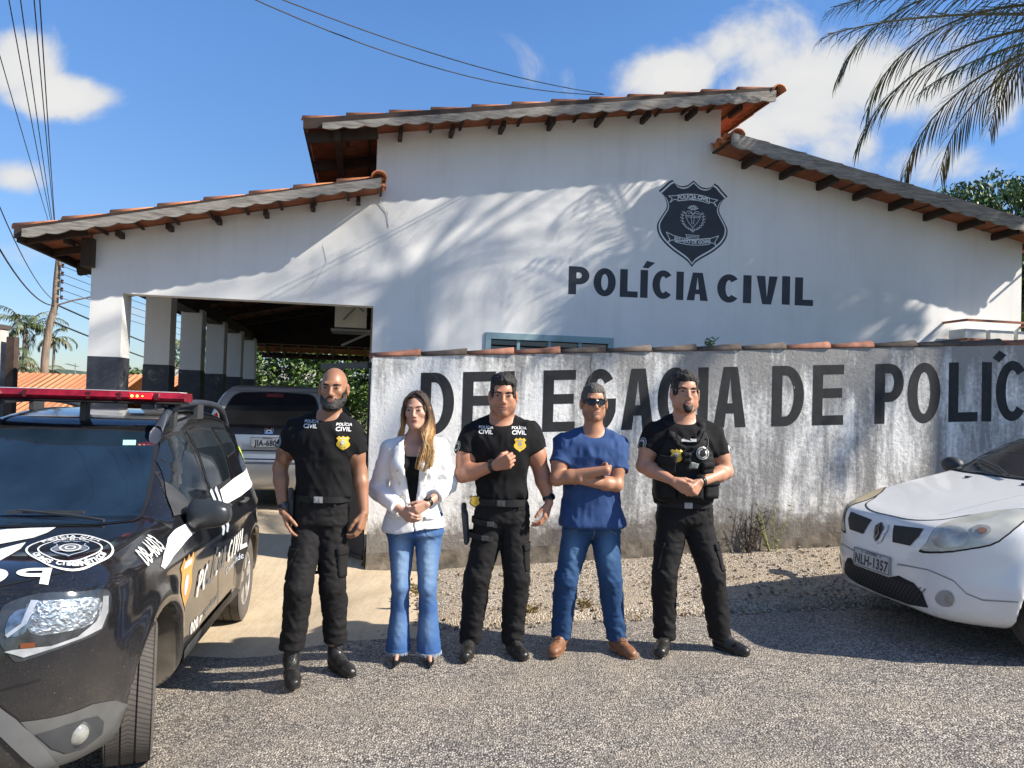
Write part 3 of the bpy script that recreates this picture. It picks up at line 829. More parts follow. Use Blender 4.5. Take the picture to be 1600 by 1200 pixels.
strokes(ribbon(.20, .03, .225, .075), .009, 'emblem_ribbon', WP, .0024, em); strokes(ribbon(-.335, -.03, .245, .075), .009, 'emblem_ribbon', WP, .0024, em)
heart = [(0, .04), (.03,.075), (.07,.08), (.10,.05), (.10,.0), (.06,-.07), (0,-.135)]; heart = heart+[(-x, z) for x, z in heart[::-1]]
st = [P(heart), P([(-.10,.02),(.10,.02)]), P([(-.03,.02),(-.01,-.09)]), P([(.02,.02),(.01,-.09)]), P([(-.09,.0),(.09,.0)]), P([(-.07,.045),(-.03,.06),(.0,.035),(.03,.06),(.08,.045)]),
      P([(-.09,-.27),(.09,-.27)]), P([(-.07,-.30),(.07,-.30)]), P([(-.09,-.235),(-.07,-.30)]), P([(.09,-.235),(.07,-.30)]), P([(-.10,-.235),(.10,-.235)]), P([(-.07,-.252),(.07,-.252)]), P([(0,-.14),(0,-.2)]), P([(-.03,-.17),(0,-.19),(.03,-.17)])]
for s in (-1, 1):
    for k in range(8):
        a = radians(-80+k*17); q = (s*.155*cos(a)*(.8+.03*k), -.04+.135*sin(a)); r2 = .03
        st.append(P([(q[0]-s*r2*.6, q[1]+r2*.2), q, (q[0]+s*r2, q[1]+r2*.7)])); st.append(P([q, (q[0]+s*r2*.1, q[1]+r2)]))
for k in range(7):
    a = radians(30+k*20); st.append(P([(.02*cos(a), .09+.01*sin(a)), (.085*cos(a), .09+.075*sin(a))])); st.append(P([(.06*cos(a)-.02, .09+.05*sin(a)), (.06*cos(a)+.015, .095+.06*sin(a))]))
strokes(st, .006, 'emblem_arms', WP, .0024, em)
def bent_text(txt, z, bend, w, size, dz):
    me = font_mesh(txt, size, .035, .95)
    for v in me.vertices:
        x = v.co.x; v.co = Vector((cx+x, -(.0032), cz+v.co.y+z+bend*(1-(x/w)**2)))
    return link('emblem_text', me, em, WP)
bent_text('POLÍCIA CIVIL', .2375, .03, .225, .074, 0); bent_text('ESTADO DE GOIÁS', -.2975, -.03, .245, .062, 0)
# hairline wire and hook on the plaster
b = MB(); b.tube([(2.83,-.02,4.07),(2.88,-.012,3.98),(2.95,-.012,3.9),(2.97,-.006,3.72)], .004, 5); b.tube([(2.2,-.003,3.45),(2.25,-.003,3.25),(2.12,-.003,3.0),(1.95,-.003,2.80)], .002, 5)
b.build('wire', mat('grey_cable', (.5,.5,.48), .6), bld)
# ---- caged condensers at the right end
cage = empty('condenser_cage'); cage.matrix_world = BM @ Matrix.Translation((10.68, 0, 0))
tag(cage, 'rusty steel cage over outdoor air conditioner units at the right end of the white facade', 'cage')
RU = mat('rusty_steel', (.28,.10,.05), .8, var=.4, vs=12)
b = MB(); X0, X1, Z0, Z1, Y0 = 0, 1.26, 2.0, 2.93, -.42
for z in (Z1, 2.67, Z0): b.beam((X0, Y0, z), (X1, Y0, z), .03, .03); b.beam((X0, Y0, z), (X0, 0, z), .03, .03); b.beam((X1, Y0, z), (X1, 0, z), .03, .03)
for x in (X0, .36, .78, X1): b.beam((x, Y0, Z0), (x, Y0, Z1), .03, .03)
b.beam((.78, Y0-.003, Z0), (.78, Y0-.003, Z1), .1, .03)
b.build('frame', RU, cage)
b = MB()
for x in (.12, .24, .48, .60, .69, .90, 1.0, 1.12): b.beam((x, Y0+.004, Z0), (x, Y0+.004, Z1), .014, .014)
b.build('bar', RU, cage)
def condenser(x0, label, pr):
    t = empty('condenser_unit'); t.matrix_world = BM @ Matrix.Translation((10.68+x0, -.36, 2.02)); tag(t, label, 'air conditioner', 'air conditioner units in the rusty cage')
    W = .33 if x0 < .3 else .38
    b = MB(); b.box((0, 0, 0), (W, .3, .8)); b.build('case', mat('cream_metal', (.62,.62,.58), .5), t, bevel=.01)
    for z in (.12, .42):
        b = MB()
        for k in range(9): b.box((.05+k*.028, -.008, z), (.05+k*.028+.014, -.002, z+.24))
        b.build('grille', mat('grille_grey', (.1,.1,.1), .6), t)
condenser(.03, 'pale air conditioner unit in the left bay of the rusty cage', 0); condenser(.42, 'pale air conditioner unit in the middle bay of the rusty cage', 0); condenser(.86, 'pale air conditioner unit in the right bay of the rusty cage', 0)
# ---- wall mounted unit inside the carport
ac = empty('condenser_unit'); ac.matrix_world = BM @ Matrix.Translation((2.30, 1.6, 2.62)); tag(ac, 'air conditioner unit hung under the carport roof above the gate', 'air conditioner')
b = MB(); b.box((0, 0, 0), (.44, .6, .42)); b.build('case', mat('cream_metal', (.62,.62,.58), .5), ac, bevel=.012)
b = MB(); b.box((-.05, 0, -.05), (.5, .6, -.02)); b.tube([(.45,.05,.2),(.3,-.06,.3),(.12,-.07,.1)], .014, 6); b.beam((.1,.1,-.25), (.5,.1,-.05), .03, .03); b.build('bracket', mat('grey_metal', (.25,.25,.24), .6), ac)

# ================================================================== front wall
AW = radians(3.4); WM = Matrix.Translation((-1.358, 7.45, 0)) @ Matrix.Rotation(AW, 4, 'Z')
def m_stained():
    m, nt, b = newmat('stained_wall_render'); L = nt.links
    v = coords(nt); tcg = nd(nt, 'ShaderNodeTexCoord'); sp = nd(nt, 'ShaderNodeSeparateXYZ'); L.new(tcg.outputs['Object'], sp.inputs[0])
    x, y, z = sp.outputs
    base = mixc(nt, noise(nt, v, 1.6, 6, .6), (.78,.765,.72), (.93,.915,.87))
    # vertical rain streaks
    s1 = mathn(nt, 'ADD', mathn(nt, 'MULTIPLY', noise(nt, coords(nt, (2.2, 3, .42)), 1.5, 8, .66, .35), .6), mathn(nt, 'MULTIPLY', noise(nt, coords(nt, (1,1,.75), loc=(4,1,2)), 2.1, 8, .68, .5), .4))
    s2 = noise(nt, coords(nt, (13, 3, .9), loc=(3,0,1)), 1.4, 6, .6, .2)
    fine = noise(nt, v, 26, 6, .7)
    # dirt grows to the right and towards the coping and the foot
    xr = nd(nt, 'ShaderNodeMapRange'); xr.inputs[1].default_value = 0; xr.inputs[2].default_value = 3.2; xr.inputs[3].default_value = -.07; xr.inputs[4].default_value = .095; L.new(x, xr.inputs[0])
    zz = mathn(nt, 'SUBTRACT', z, mathn(nt, 'MULTIPLY', x, .052))
    top = nd(nt, 'ShaderNodeMapRange'); top.inputs[1].default_value = 1.5; top.inputs[2].default_value = 2.15; top.inputs[3].default_value = 0; top.inputs[4].default_value = .13; L.new(zz, top.inputs[0])
    t = mathn(nt, 'ADD', mathn(nt, 'ADD', s1, mathn(nt, 'MULTIPLY', mathn(nt, 'SUBTRACT', s2, .5), .25)), mathn(nt, 'ADD', xr.outputs[0], top.outputs[0]))
    t = mathn(nt, 'ADD', t, mathn(nt, 'MULTIPLY', mathn(nt, 'SUBTRACT', fine, .5), .28))
    r = ramp(nt, [(.50, (0,0,0)), (.56, (.42,.42,.42)), (.66, (.95,.95,.95))]); L.new(t, r.inputs[0])
    c1 = mixc(nt, mathn(nt, 'MULTIPLY', r.outputs[0], .84), base, (.13,.125,.12))
    bot = nd(nt, 'ShaderNodeMapRange'); bot.inputs[1].default_value = .72; bot.inputs[2].default_value = .18; bot.inputs[3].default_value = 0; bot.inputs[4].default_value = .62; L.new(zz, bot.inputs[0])
    mold = mathn(nt, 'ADD', mathn(nt, 'MULTIPLY', noise(nt, v, 7, 9, .72, .5), .75), bot.outputs[0])
    rm = ramp(nt, [(.66, (0,0,0)), (.86, (1,1,1))]); L.new(mold, rm.inputs[0])
    c2 = mixc(nt, mathn(nt, 'MULTIPLY', rm.outputs[0], .85), c1, mixc(nt, fine, (.06,.05,.042), (.2,.165,.125)))
    # flaked paint showing bright plaster
    fl = noise(nt, v, 3.4, 9, .72, .8); rf = ramp(nt, [(.665, (0,0,0)), (.68, (1,1,1))]); L.new(fl, rf.inputs[0])
    c3 = mixc(nt, mathn(nt, 'MULTIPLY', rf.outputs[0], .7), c2, (.66,.64,.6))
    fg = noise(nt, coords(nt, loc=(7,2,5)), 2.6, 9, .74, .9); rg = ramp(nt, [(.66, (0,0,0)), (.685, (1,1,1))]); L.new(fg, rg.inputs[0])
    c4_ = mixc(nt, mathn(nt, 'MULTIPLY', rg.outputs[0], .8), c3, (.25,.24,.225))
    L.new(c4_, b.inputs['Base Color']); b.inputs['Roughness'].default_value = .92
    bump(nt, b, mathn(nt, 'ADD', mathn(nt, 'ADD', fine, mathn(nt, 'MULTIPLY', rf.outputs[0], -.6)), mathn(nt, 'MULTIPLY', noise(nt, v, 5, 5), 1.2)), .75, .010); return m
wl = empty('boundary_wall'); wl.matrix_world = WM; tag(wl, 'stained rendered boundary wall with big black painted letters and tile coping', 'wall')
def wtop(u): return 2.045+.052*u
b = MB(); nu, nz = 110, 24; U1 = 12.0
rows = []
for j in range(nz+1):
    row = []
    for i in range(nu+1):
        u = U1*i/nu; z = -.25+(wtop(u)+.25)*j/nz
        row.append((u, 0, z))
    rows.append(row)
b.grid(rows)
back = [[(p[0], .15, p[2]) for p in row] for row in rows]; b.grid([back[0], back[-1]])
b.grid([rows[-1], back[-1]]); b.grid([[r_[0] for r_ in rows], [r_[0] for r_ in back]])
b.build('wall', m_stained(), wl, fixn=False, autos=.8)
wallbvh_loc = None
# plinth swelling at the foot
b = MB(); rows = []
for j in range(5):
    rows.append([(u, -.035+.033*(j/4)+.012*fn(u, j, 3)-(.0), -.12+(.17+.075*u+.03*fn(u, 0, 1.5)+.11)*j/4*.9) for u in [i*.1 for i in range(100)]])
b.grid(rows); b.build('foot_render', mat('mouldy_render', (.16,.135,.105), .95, var=.55, vs=9, bmp=.5, bs=30, bd=.01), wl, fixn=False, smooth=True)
# letters on the wall
def m_worn():
    m, nt, b = newmat('worn_black_paint'); L = nt.links; v = coords(nt)
    n = noise(nt, v, 11, 8, .7, .3); s = noise(nt, coords(nt, (4,4,.5)), 2, 6, .6)
    c = ramp(nt, [(.35, (.009,.010,.012)), (.62, (.026,.027,.029)), (.78, (.10,.10,.095))]); L.new(mathn(nt, 'ADD', mathn(nt, 'MULTIPLY', n, .55), mathn(nt, 'MULTIPLY', s, .45)), c.inputs[0])
    fl = ramp(nt, [(.70, (0,0,0)), (.715, (1,1,1))]); L.new(noise(nt, coords(nt, loc=(2,0,3)), 9, 8, .7, .6), fl.inputs[0])
    L.new(mixc(nt, fl.outputs[0], c.outputs[0], (.5,.48,.45)), b.inputs['Base Color']); b.inputs['Roughness'].default_value = .85
    bump(nt, b, n, .35, .006); return m
WB = m_worn()
WMs = Matrix(((1,0,0,0),(0,0,-1,-.0015),(0,1,0,0),(0,0,0,1)))
def wall_word(txt, xs_, wd, h=.605, dz=0):
    for ch, (u, w_) in zip(txt, xs_):
        zb = 1.355+(u-1.66)*.0515+dz; lp, _ = glyph(ch, w_/h, .105/h)
        loops = [[(u+a*h, zb+(a*h)*.0515+c*h) for a, c in l_] for l_ in lp]
        if ch == 'J':  # accented i
            lp, _ = glyph('I', .28, .105/h); loops = [[(u+a*h, zb+c*h) for a, c in l_] for l_ in lp]
        me = loops_to_mesh('letter', loops); o = place2d(slice_mesh(me, .12), WMs, 'letter', WB, wl)
wall_word("DELEGACIADEPOLJCIA", [(.47,.33),(.88,.32),(1.28,.32),(1.67,.32),(2.06,.345),(2.45,.325),(2.81,.345),(3.215,.15),(3.378,.33),(3.968,.33),(4.386,.32),(5.03,.30),(5.37,.345),(5.80,.31),(6.15,.16),(6.30,.35),(6.8,.15),(7.0,.34)], 0)
me = loops_to_mesh('letter', [[(6.26,2.235),(6.33,2.19),(6.41,2.27),(6.33,2.315)]]); place2d(me, WMs, 'letter', WB, wl)
# coping tiles: half barrels lying along the top
OT = mat('old_coping_tile', (.085,.065,.052), .9, var=.5, vs=7, bmp=.4, bs=40, bd=.005)
OT2 = mat('red_coping_tile', (.22,.095,.06), .9, var=.45, vs=9, bmp=.4, bs=40, bd=.005)
rr = random.Random(5)
u = -.04; i = 0; pitch = .455
while u < 11:
    b = MB(); P0 = []
    ra, rb = .048, .062
    tilt = .012
    for f in (0, .5, 1):
        uu = u+f*(pitch+.045); r_ = ra+(rb-ra)*f; zz = wtop(u)+.052*f*pitch-.01+tilt*f
        P0.append([(uu, .07+cos(pi*k/9)*r_*1.45, zz+sin(pi*k/9)*r_*(1.0 if f < 1 else 1.12)) for k in range(10)])
    b.grid(P0); o = b.build('coping_tile', rr.choice((OT, OT, OT2)), wl, autos=.8)
    md = o.modifiers.new('s', 'SOLIDIFY'); md.thickness = .016; md.offset = -1
    u += pitch*rr.uniform(.985, 1.015); i += 1
b = MB()
def crack(pts, w_):
    rc = random.Random(int(pts[0][0]*99)); q = catmull([(x+rc.uniform(-.006,.006), z) for x, z in pts], 5, closed=False); A = []; B = []
    for i, (x, z) in enumerate(q): x += rc.uniform(-.004,.004); A.append((x-w_, -.0028, z)); B.append((x+w_*rc.uniform(.3,1), -.0028, z))
    b.grid([A, B])
crack([(.55,1.93),(.57,1.90),(.62,1.86),(.66,1.80)], .0025); crack([(2.14,2.12),(2.13,2.03),(2.15,1.93),(2.12,1.87),(2.12,1.80),(2.06,1.73),(2.0,1.70)], .004); crack([(5.3,1.05),(5.33,.9),(5.29,.8),(5.32,.66)], .003)
b.build('crack', mat('crack_dark', (.14,.13,.12), 1), wl, fixn=False)
# ================================================================== vehicles
def polysdf(poly, X, Z):
    P_ = np.array(poly, np.float32); n = len(P_)
    d = np.full(np.broadcast(X, Z).shape, 1e9, np.float32); ins = np.zeros(d.shape, bool)
    for i in range(n):
        a = P_[i]; b_ = P_[(i+1) % n]; e = b_-a
        px = X-a[0]; pz = Z-a[1]
        t = np.clip((px*e[0]+pz*e[1])/(e@e+1e-12), 0, 1)
        d = np.minimum(d, (px-e[0]*t)**2+(pz-e[1]*t)**2)
        c = ((a[1] > Z) != (b_[1] > Z)) & (X < (b_[0]-a[0])*(Z-a[1])/(b_[1]-a[1]+1e-12)+a[0]); ins ^= c
    d = np.sqrt(d); return np.where(ins, -d, d)
def car_body(prof, wz, front, rear, arches, res=.018, edge=.11, flare=.03, extra=None, zsplit=1.0, nose_z=None, sub=None):
    """side outline x half-width table; arches: (x, z, r)"""
    xs_ = [p[0] for p in prof]; zs_ = [p[1] for p in prof]
    ax = np.arange(min(xs_)-.06, max(xs_)+.08, res, dtype=np.float32); az = np.arange(min(zs_)-.06, max(zs_)+.08, res, dtype=np.float32)
    W = max(q[1] for q in wz)+.08; ay = np.arange(-W, W+res, res, dtype=np.float32)
    X, Z = np.meshgrid(ax, az, indexing='ij')
    s = polysdf(catmull(prof, 5), X, Z)
    w_ = pchip([q[0] for q in wz], [q[1] for q in wz], Z)
    fx = pchip([q[0] for q in front], [q[1] for q in front], X)+pchip([q[0] for q in rear], [q[1] for q in rear], X)
    w_ = w_-fx
    for (cx_, cz_, r_) in arches:
        rr_2 = np.sqrt((X-cx_)**2+(Z-cz_)**2); up_ = np.clip((Z-.15)/.2, 0, 1)
        w_ = w_+flare*np.exp(-(np.maximum(rr_2-r_-.035, 0)/.07)**2)*up_
    if extra is not None: w_ = w_+extra(X, Z)
    Y = np.abs(ay)[None, :, None]
    D = smax(s[:, None, :]+0*Y, Y-w_[:, None, :], edge)
    for (cx_, cz_, r_) in arches:
        cyl = smax((np.sqrt((X-cx_)**2+(Z-cz_)**2)-r_)[:, None, :]+0*Y, .50-Y+0*D, .02)
        D = smax(D, -cyl, .012)
    F_ = Field(ax, ay, az); F_.D = D.astype(np.float32)
    if sub: sub(F_)
    me, V = F_.mesh('body', 3)
    me.polygons.foreach_set('use_smooth', [True]*len(me.polygons))
    return me
def bvh_of(me):
    return BVHTree.FromPolygons([v.co[:] for v in me.vertices], [p.vertices[:] for p in me.polygons])
def ribbon2(pts, wd):
    n = len(pts); A = []; B = []
    for i in range(n):
        a = Vector(pts[max(i-1, 0)]); c = Vector(pts[min(i+1, n-1)]); d = (c-a).normalized(); nn = Vector((-d.y, d.x))*wd/2
        p = Vector(pts[i]); A.append(tuple(p+nn)); B.append(tuple(p-nn))
    return A+B[::-1]
class Decals:
    """flat outlines laid on a body from the side, the front or above; car axes x forward, y left, z up"""
    def __init__(s, bvh, root): s.b = bvh; s.root = root
    def frame(s, view, side=1):
        if view == 'side': return Matrix(((1,0,0,0),(0,0,1,side*2.0),(0,1,0,0),(0,0,0,1))), Vector((0,-side,0))
        if view == 'front': return Matrix(((0,0,1,3.0),(1,0,0,0),(0,1,0,0),(0,0,0,1))), Vector((-1,0,0))
        if view == 'rear': return Matrix(((0,0,-1,-6.0),(1,0,0,0),(0,1,0,0),(0,0,0,1))), Vector((1,0,0))
        if view == 'top': return Matrix(((1,0,0,0),(0,1,0,0),(0,0,1,3.0),(0,0,0,1))), Vector((0,0,-1))
        if isinstance(view, tuple):   # oblique: ('ob', azimuth deg, elevation deg): looks at the car from there
            az_, el_ = radians(view[1]), radians(view[2]); d = Vector((-cos(az_)*cos(el_), -sin(az_)*cos(el_), -sin(el_)))
            r_ = Vector((-sin(az_), cos(az_), 0)); u_ = r_.cross(d)*-1
            if u_.z < 0: u_ = -u_
            Mx = Matrix((r_, u_, -d)).transposed().to_4x4(); Mx.translation = -d*3; return Mx, d
    def patch(s, name, loops, view, m, off=.003, side=1, step=.05, parent=None, thick=0, me=None):
        if me is None:
            if isinstance(loops[0][0], (int, float)): loops = [loops]
            me = loops_to_mesh(name, loops)
        slice_mesh(me, step); Mx, d = s.frame(view, side)
        return drape(me, Mx, d, s.b, off, 0, name, parent or s.root, m, thick=thick)
    def line(s, name, pts, wd, view, m, off=.002, **k):
        return s.patch(name, ribbon2(pts, wd), view, m, off, **k)
    def poly3(s, name, pts, m, off=.003, step=.04, parent=None, smooth=0, thick=0, d=None):
        """outline given as points on the body; laid on along its mean normal"""
        c = Vector((0,0,0))
        pv = [Vector(p) for p in pts]
        for p in pv: c += p
        c /= len(pv); n = Vector((0,0,0))
        for a, b_ in zip(pv, pv[1:]+pv[:1]): n += (a-c).cross(b_-c)
        n.normalize()
        if d is not None: n = -Vector(d).normalized()
        elif n.dot(c-Vector((-1.3, 0, .7))) < 0: n = -n
        r_ = Vector((0,0,1)).cross(n); r_ = (r_ if r_.length > .1 else Vector((1,0,0))).normalized(); u_ = n.cross(r_)
        q = [((p-c).dot(r_), (p-c).dot(u_)) for p in pv]
        if smooth: q = catmull(q, smooth)
        Mx = Matrix((r_, u_, n)).transposed().to_4x4(); Mx.translation = c+n*.6
        me = loops_to_mesh(name, [q]); slice_mesh(me, step)
        return drape(me, Mx, -n, s.b, off, 0, name, parent or s.root, m, thick=thick)
def m_tyre():
    m, nt, b = newmat('tyre_rubber'); L = nt.links; t = nd(nt, 'ShaderNodeTexCoord'); sp = nd(nt, 'ShaderNodeSeparateXYZ'); L.new(t.outputs['Object'], sp.inputs[0])
    x, y, z = sp.outputs; a = mathn(nt, 'ARCTAN2', z, x)
    q = mathn(nt, 'SINE', mathn(nt, 'ADD', mathn(nt, 'MULTIPLY', a, 92), mathn(nt, 'MULTIPLY', mathn(nt, 'ABSOLUTE', y), 110)))
    rr_2 = mathn(nt, 'SQRT', mathn(nt, 'ADD', mathn(nt, 'MULTIPLY', x, x), mathn(nt, 'MULTIPLY', z, z)))
    on = mathn(nt, 'GREATER_THAN', rr_2, .318); h = mathn(nt, 'MULTIPLY', mathn(nt, 'GREATER_THAN', q, -.72), on)
    n = noise(nt, coords(nt), 9, 6, .65); c = mixc(nt, n, (.035,.032,.03), (.13,.115,.10)); dk = mixc(nt, h, (.35,.35,.35), (1,1,1))
    c = mixc(nt, mathn(nt, 'MULTIPLY', on, .8), c, mixc(nt, 1, c, dk, 'MULTIPLY')); L.new(c, b.inputs['Base Color']); b.inputs['Roughness'].default_value = .82
    bump(nt, b, mathn(nt, 'ADD', h, mathn(nt, 'MULTIPLY', n, .2)), .8, .004); return m
TY = m_tyre(); RIM = mat('alloy_silver', (.55,.55,.55), .35, metal=.75, var=.06); STEEL = mat('dull_steel', (.35,.35,.35), .5, metal=.6)
BP = mat('black_plastic', (.035,.037,.04), .55, var=.25, vs=8, bmp=.12, bs=300, bd=.001)
GP = mat('grey_dusty_plastic', (.085,.085,.083), .6, var=.25, vs=5, bmp=.12, bs=300, bd=.001)
RUB = mat('black_rubber', (.012,.012,.012), .5)
CH = mat('chrome', (.75,.75,.76), .12, metal=1, var=.03)
def wheel(parent, loc, R=.343, W=.215, steer=0, rim='spoke', side=1, name='wheel'):
    wh = empty(name); wh.parent = parent; wh.location = loc; wh.rotation_euler = (0, 0, steer)
    g = [(-.085,.006),(-.035,.009),(.012,.009),(.055,.009)]
    prof = []
    hw = W/2
    base = [(.20,-hw*.86),(.235,-hw*.97),(.275,-hw*1.03),(.305,-hw*1.0),(R-.014,-hw*.93),(R-.005,-hw*.86)]
    prof += base
    y = -hw*.80
    for gx in (-.46, -.15, .16, .47):
        gy = gx*W*.95; prof += [(R, (prof[-1][1]+gy)/2), (R+.001, gy-.005), (R-.009, gy-.003), (R-.009, gy+.003), (R+.001, gy+.005)] if abs(gx) < .4 else [(R-.001, gy-.004), (R-.008, gy-.002), (R-.008, gy+.002), (R-.001, gy+.004)]
    prof += [(r_, -h_) for r_, h_ in base[::-1]]
    b = MB(); Rx = Matrix.Rotation(-pi/2, 4, 'X'); b.lathe(prof, 72, Rx); b.build('tyre', TY, wh, autos=.6)
    b = MB(); s = side
    b.lathe([(.205, hw*.80), (.215, hw*.90), (.205, hw*.93), (.19, hw*.80), (.185, -hw*.6), (.02, -hw*.3)], 48, Rx if s > 0 else Rx @ Matrix.Scale(-1, 4, (0,0,1)))
    rm = b.build('rim', RIM if rim == 'spoke' else STEEL, wh, autos=.5)
    b = MB()
    for k in range(5):
        a = 2*pi*k/5+.3
        for da, w0 in ((-.16, .022), (.16, .022)):
            p = Vector((.045*cos(a), s*hw*.72, .045*sin(a))); q = Vector((.196*cos(a+da), s*hw*.80, .196*sin(a+da))); b.beam(p, q, .04, .026, up=(0,1,0))
    b.lathe([(.0, hw*.86), (.03, hw*.84), (.055, hw*.74), (.055, hw*.5)], 24, Rx if s > 0 else Rx @ Matrix.Scale(-1, 4, (0,0,1)))
    b.build('spokes', RIM, rm, autos=.6)
    return wh
def paint(name, col, rough=.22, var=.04, dust=.25, dcol=(.35,.30,.24), metal=0):
    m, nt, b = newmat(name); L = nt.links; v = coords(nt)
    n = noise(nt, v, 3.5, 7, .62); c = mixc(nt, n, tuple(x*(1-var) for x in col), tuple(min(1, x*(1+var)) for x in col))
    dn = noise(nt, v, 140, 4, .75); dr = ramp(nt, [(.56, (0,0,0)), (.70, (1,1,1))]); L.new(dn, dr.inputs[0])
    vd = nd(nt, 'ShaderNodeTexVoronoi'); vd.inputs['Scale'].default_value = 26; L.new(v, vd.inputs['Vector']); sp = mathn(nt, 'LESS_THAN', vd.outputs['Distance'], .055)
    mk = mathn(nt, 'MULTIPLY', mathn(nt, 'MAXIMUM', mathn(nt, 'MULTIPLY', dr.outputs[0], mathn(nt, 'MULTIPLY', n, .5)), mathn(nt, 'MULTIPLY', sp, .8)), dust)
    zs2 = nd(nt, 'ShaderNodeTexCoord'); s3 = nd(nt, 'ShaderNodeSeparateXYZ'); L.new(zs2.outputs['Object'], s3.inputs[0])
    low = nd(nt, 'ShaderNodeMapRange'); low.inputs[1].default_value = .75; low.inputs[2].default_value = .2; low.inputs[3].default_value = .03; low.inputs[4].default_value = .4; L.new(s3.outputs[2], low.inputs[0])
    film = mathn(nt, 'MULTIPLY', mathn(nt, 'MULTIPLY', low.outputs[0], noise(nt, v, 6, 6, .6)), dust*1.6)
    tot = mathn(nt, 'ADD', mk, film, clamp=True)
    L.new(mixc(nt, tot, c, dcol), b.inputs['Base Color'])
    rg = mathn(nt, 'ADD', mathn(nt, 'MULTIPLY', tot, .5), rough); L.new(rg, b.inputs['Roughness'])
    b.inputs['Metallic'].default_value = metal; b.inputs['Coat Weight'].default_value = .6; b.inputs['Coat Roughness'].default_value = .05
    return m
LENS = mat('headlamp_lens', (.62,.66,.70), .06, var=.25, vs=14, coat=1, metal=.55)
# ------------------------------------------------------------------ police patrol car (left foreground)
PBLK = paint('black_car_paint', (.006,.007,.010), .10, dust=.42)
PWHT = paint('white_car_paint', (.70,.70,.69), .22, dust=.35, dcol=(.42,.33,.22))
PSIL = paint('champagne_car_paint', (.58,.555,.50), .28, dust=.15, metal=.5)
SV = empty('patrol_car', (-2.56, 3.66, -.15), radians(-80.8)); SV.scale = (.975,)*3; SV.rotation_euler = (0, radians(-1.0), radians(-80.8))
tag(SV, 'black police patrol car with red roof light bar and white side stripes', 'car')
prof = [(.34,.205),(.60,.225),(.745,.28),(.80,.38),(.825,.52),(.825,.66),(.80,.80),(.765,.93),(.70,1.02),(.50,1.075),(.10,1.10),(-.25,1.115),(-.46,1.12),
        (-.54,1.14),(-.85,1.365),(-1.06,1.515),(-1.20,1.595),(-1.42,1.675),(-2.0,1.735),(-2.6,1.725),(-3.02,1.67),(-3.16,1.61),(-3.25,1.34),(-3.34,1.12),(-3.39,.98),(-3.42,.80),(-3.41,.55),(-3.36,.38),(-3.22,.28),(-2.6,.24),(-1.3,.20),(-.4,.20)]
wz = [(.1,.78),(.24,.84),(.34,.875),(.50,.893),(.70,.905),(.86,.905),(.95,.895),(1.03,.872),(1.09,.845),(1.16,.815),(1.30,.765),(1.45,.705),(1.56,.645),(1.68,.60),(1.8,.55)]
fr = [(-3.5,0),(-.9,0),(-.55,.0),(.05,.005),(.30,.02),(.45,.045),(.58,.085),(.68,.135),(.76,.21),(.82,.33),(.86,.5)]
re_ = [(-3.52,.5),(-3.44,.30),(-3.38,.17),(-3.28,.09),(-3.14,.045),(-3.0,.02),(-2.7,0),(1,0)]
def ex_(X, Z):
    # hood pulled in a little above the wings; cabin narrows towards the windscreen
    a = np.clip((Z-1.0)/.12, 0, 1)*np.clip((X+.75)/.25, 0, 1); b_ = np.clip((Z-1.15)/.1, 0, 1)*np.clip((X+1.9)/1.2, 0, 1)*.05
    c = .012*np.exp(-((Z-.93)/.035)**2)*np.clip((.1-X)/.2, 0, 1)
    return -.05*a-b_+c-.02*np.exp(-((Z-.62)/.14)**2)*np.clip((-.35-X)/.2, 0, 1)*np.clip((X+2.3)/.2, 0, 1)
ARC = [(-.005,.36,.392),(-2.60,.36,.40)]
def sub_sv(F_):
    F_.merge(lambda X, Y, Z: np.sqrt((np.abs(Y)-.52)**2*1.0+(X+.1)**2*.02+(Z-1.145)**2*3)-.0, (0,0,0), (0,0,0))
body = car_body(prof, wz, fr, re_, ARC, res=.02 if FAST else .0155, edge=.13, flare=.028, extra=ex_)
SVB = bvh_of(body)
def assign(me, fn_):
    n = len(me.polygons); c = np.zeros(n*3, np.float32); me.polygons.foreach_get('center', c); c = c.reshape(-1, 3)
    me.polygons.foreach_set('material_index', fn_(c[:, 0], c[:, 1], c[:, 2]).astype(np.int32))
LINER = mat('dusty_liner', (.10,.085,.065), .95, var=.4, vs=5)
def ai(x, y, z):
    m = np.zeros(len(x))
    for cx_, cz_, r_ in ARC:
        m[(np.hypot(x-cx_, z-cz_) < r_+.004) & (np.abs(y) < .885)] = 1
    m[z < .19] = 1
    return m
assign(body, ai); bo = link('body', body, SV, [PBLK, LINER])
dk = Decals(SVB, SV)
for (wx, s) in ((0,1),(0,-1),(-2.60,1),(-2.60,-1)):
    wheel(SV, (wx, s*.775, .345), steer=radians(15) if wx == 0 else 0, side=s)
GLS = mat('tinted_car_glass', (.010,.014,.018), .035, spec=.9, var=.2); GLW = mat('blue_tinted_windscreen', (.010,.020,.034), .03, spec=.9, var=.35, vs=3)
WST = mat('white_sticker', (.74,.74,.72), .4, var=.04); GST = mat('pale_blue_sticker', (.42,.48,.56), .4); OST = mat('golden_badge_sticker', (.55,.27,.07), .45, var=.25, vs=14)
DGAP = mat('panel_gap', (.003,.003,.003), .7); REDL = mat('red_lamp_lens', (.20,.005,.014), .25, coat=.4, var=.35, vs=16); CLR = mat('clear_lamp_glass', (.22,.22,.20), .08, var=.3, vs=20, coat=1)
def mir(pts): return [(x, -y, z) for x, y, z in pts]
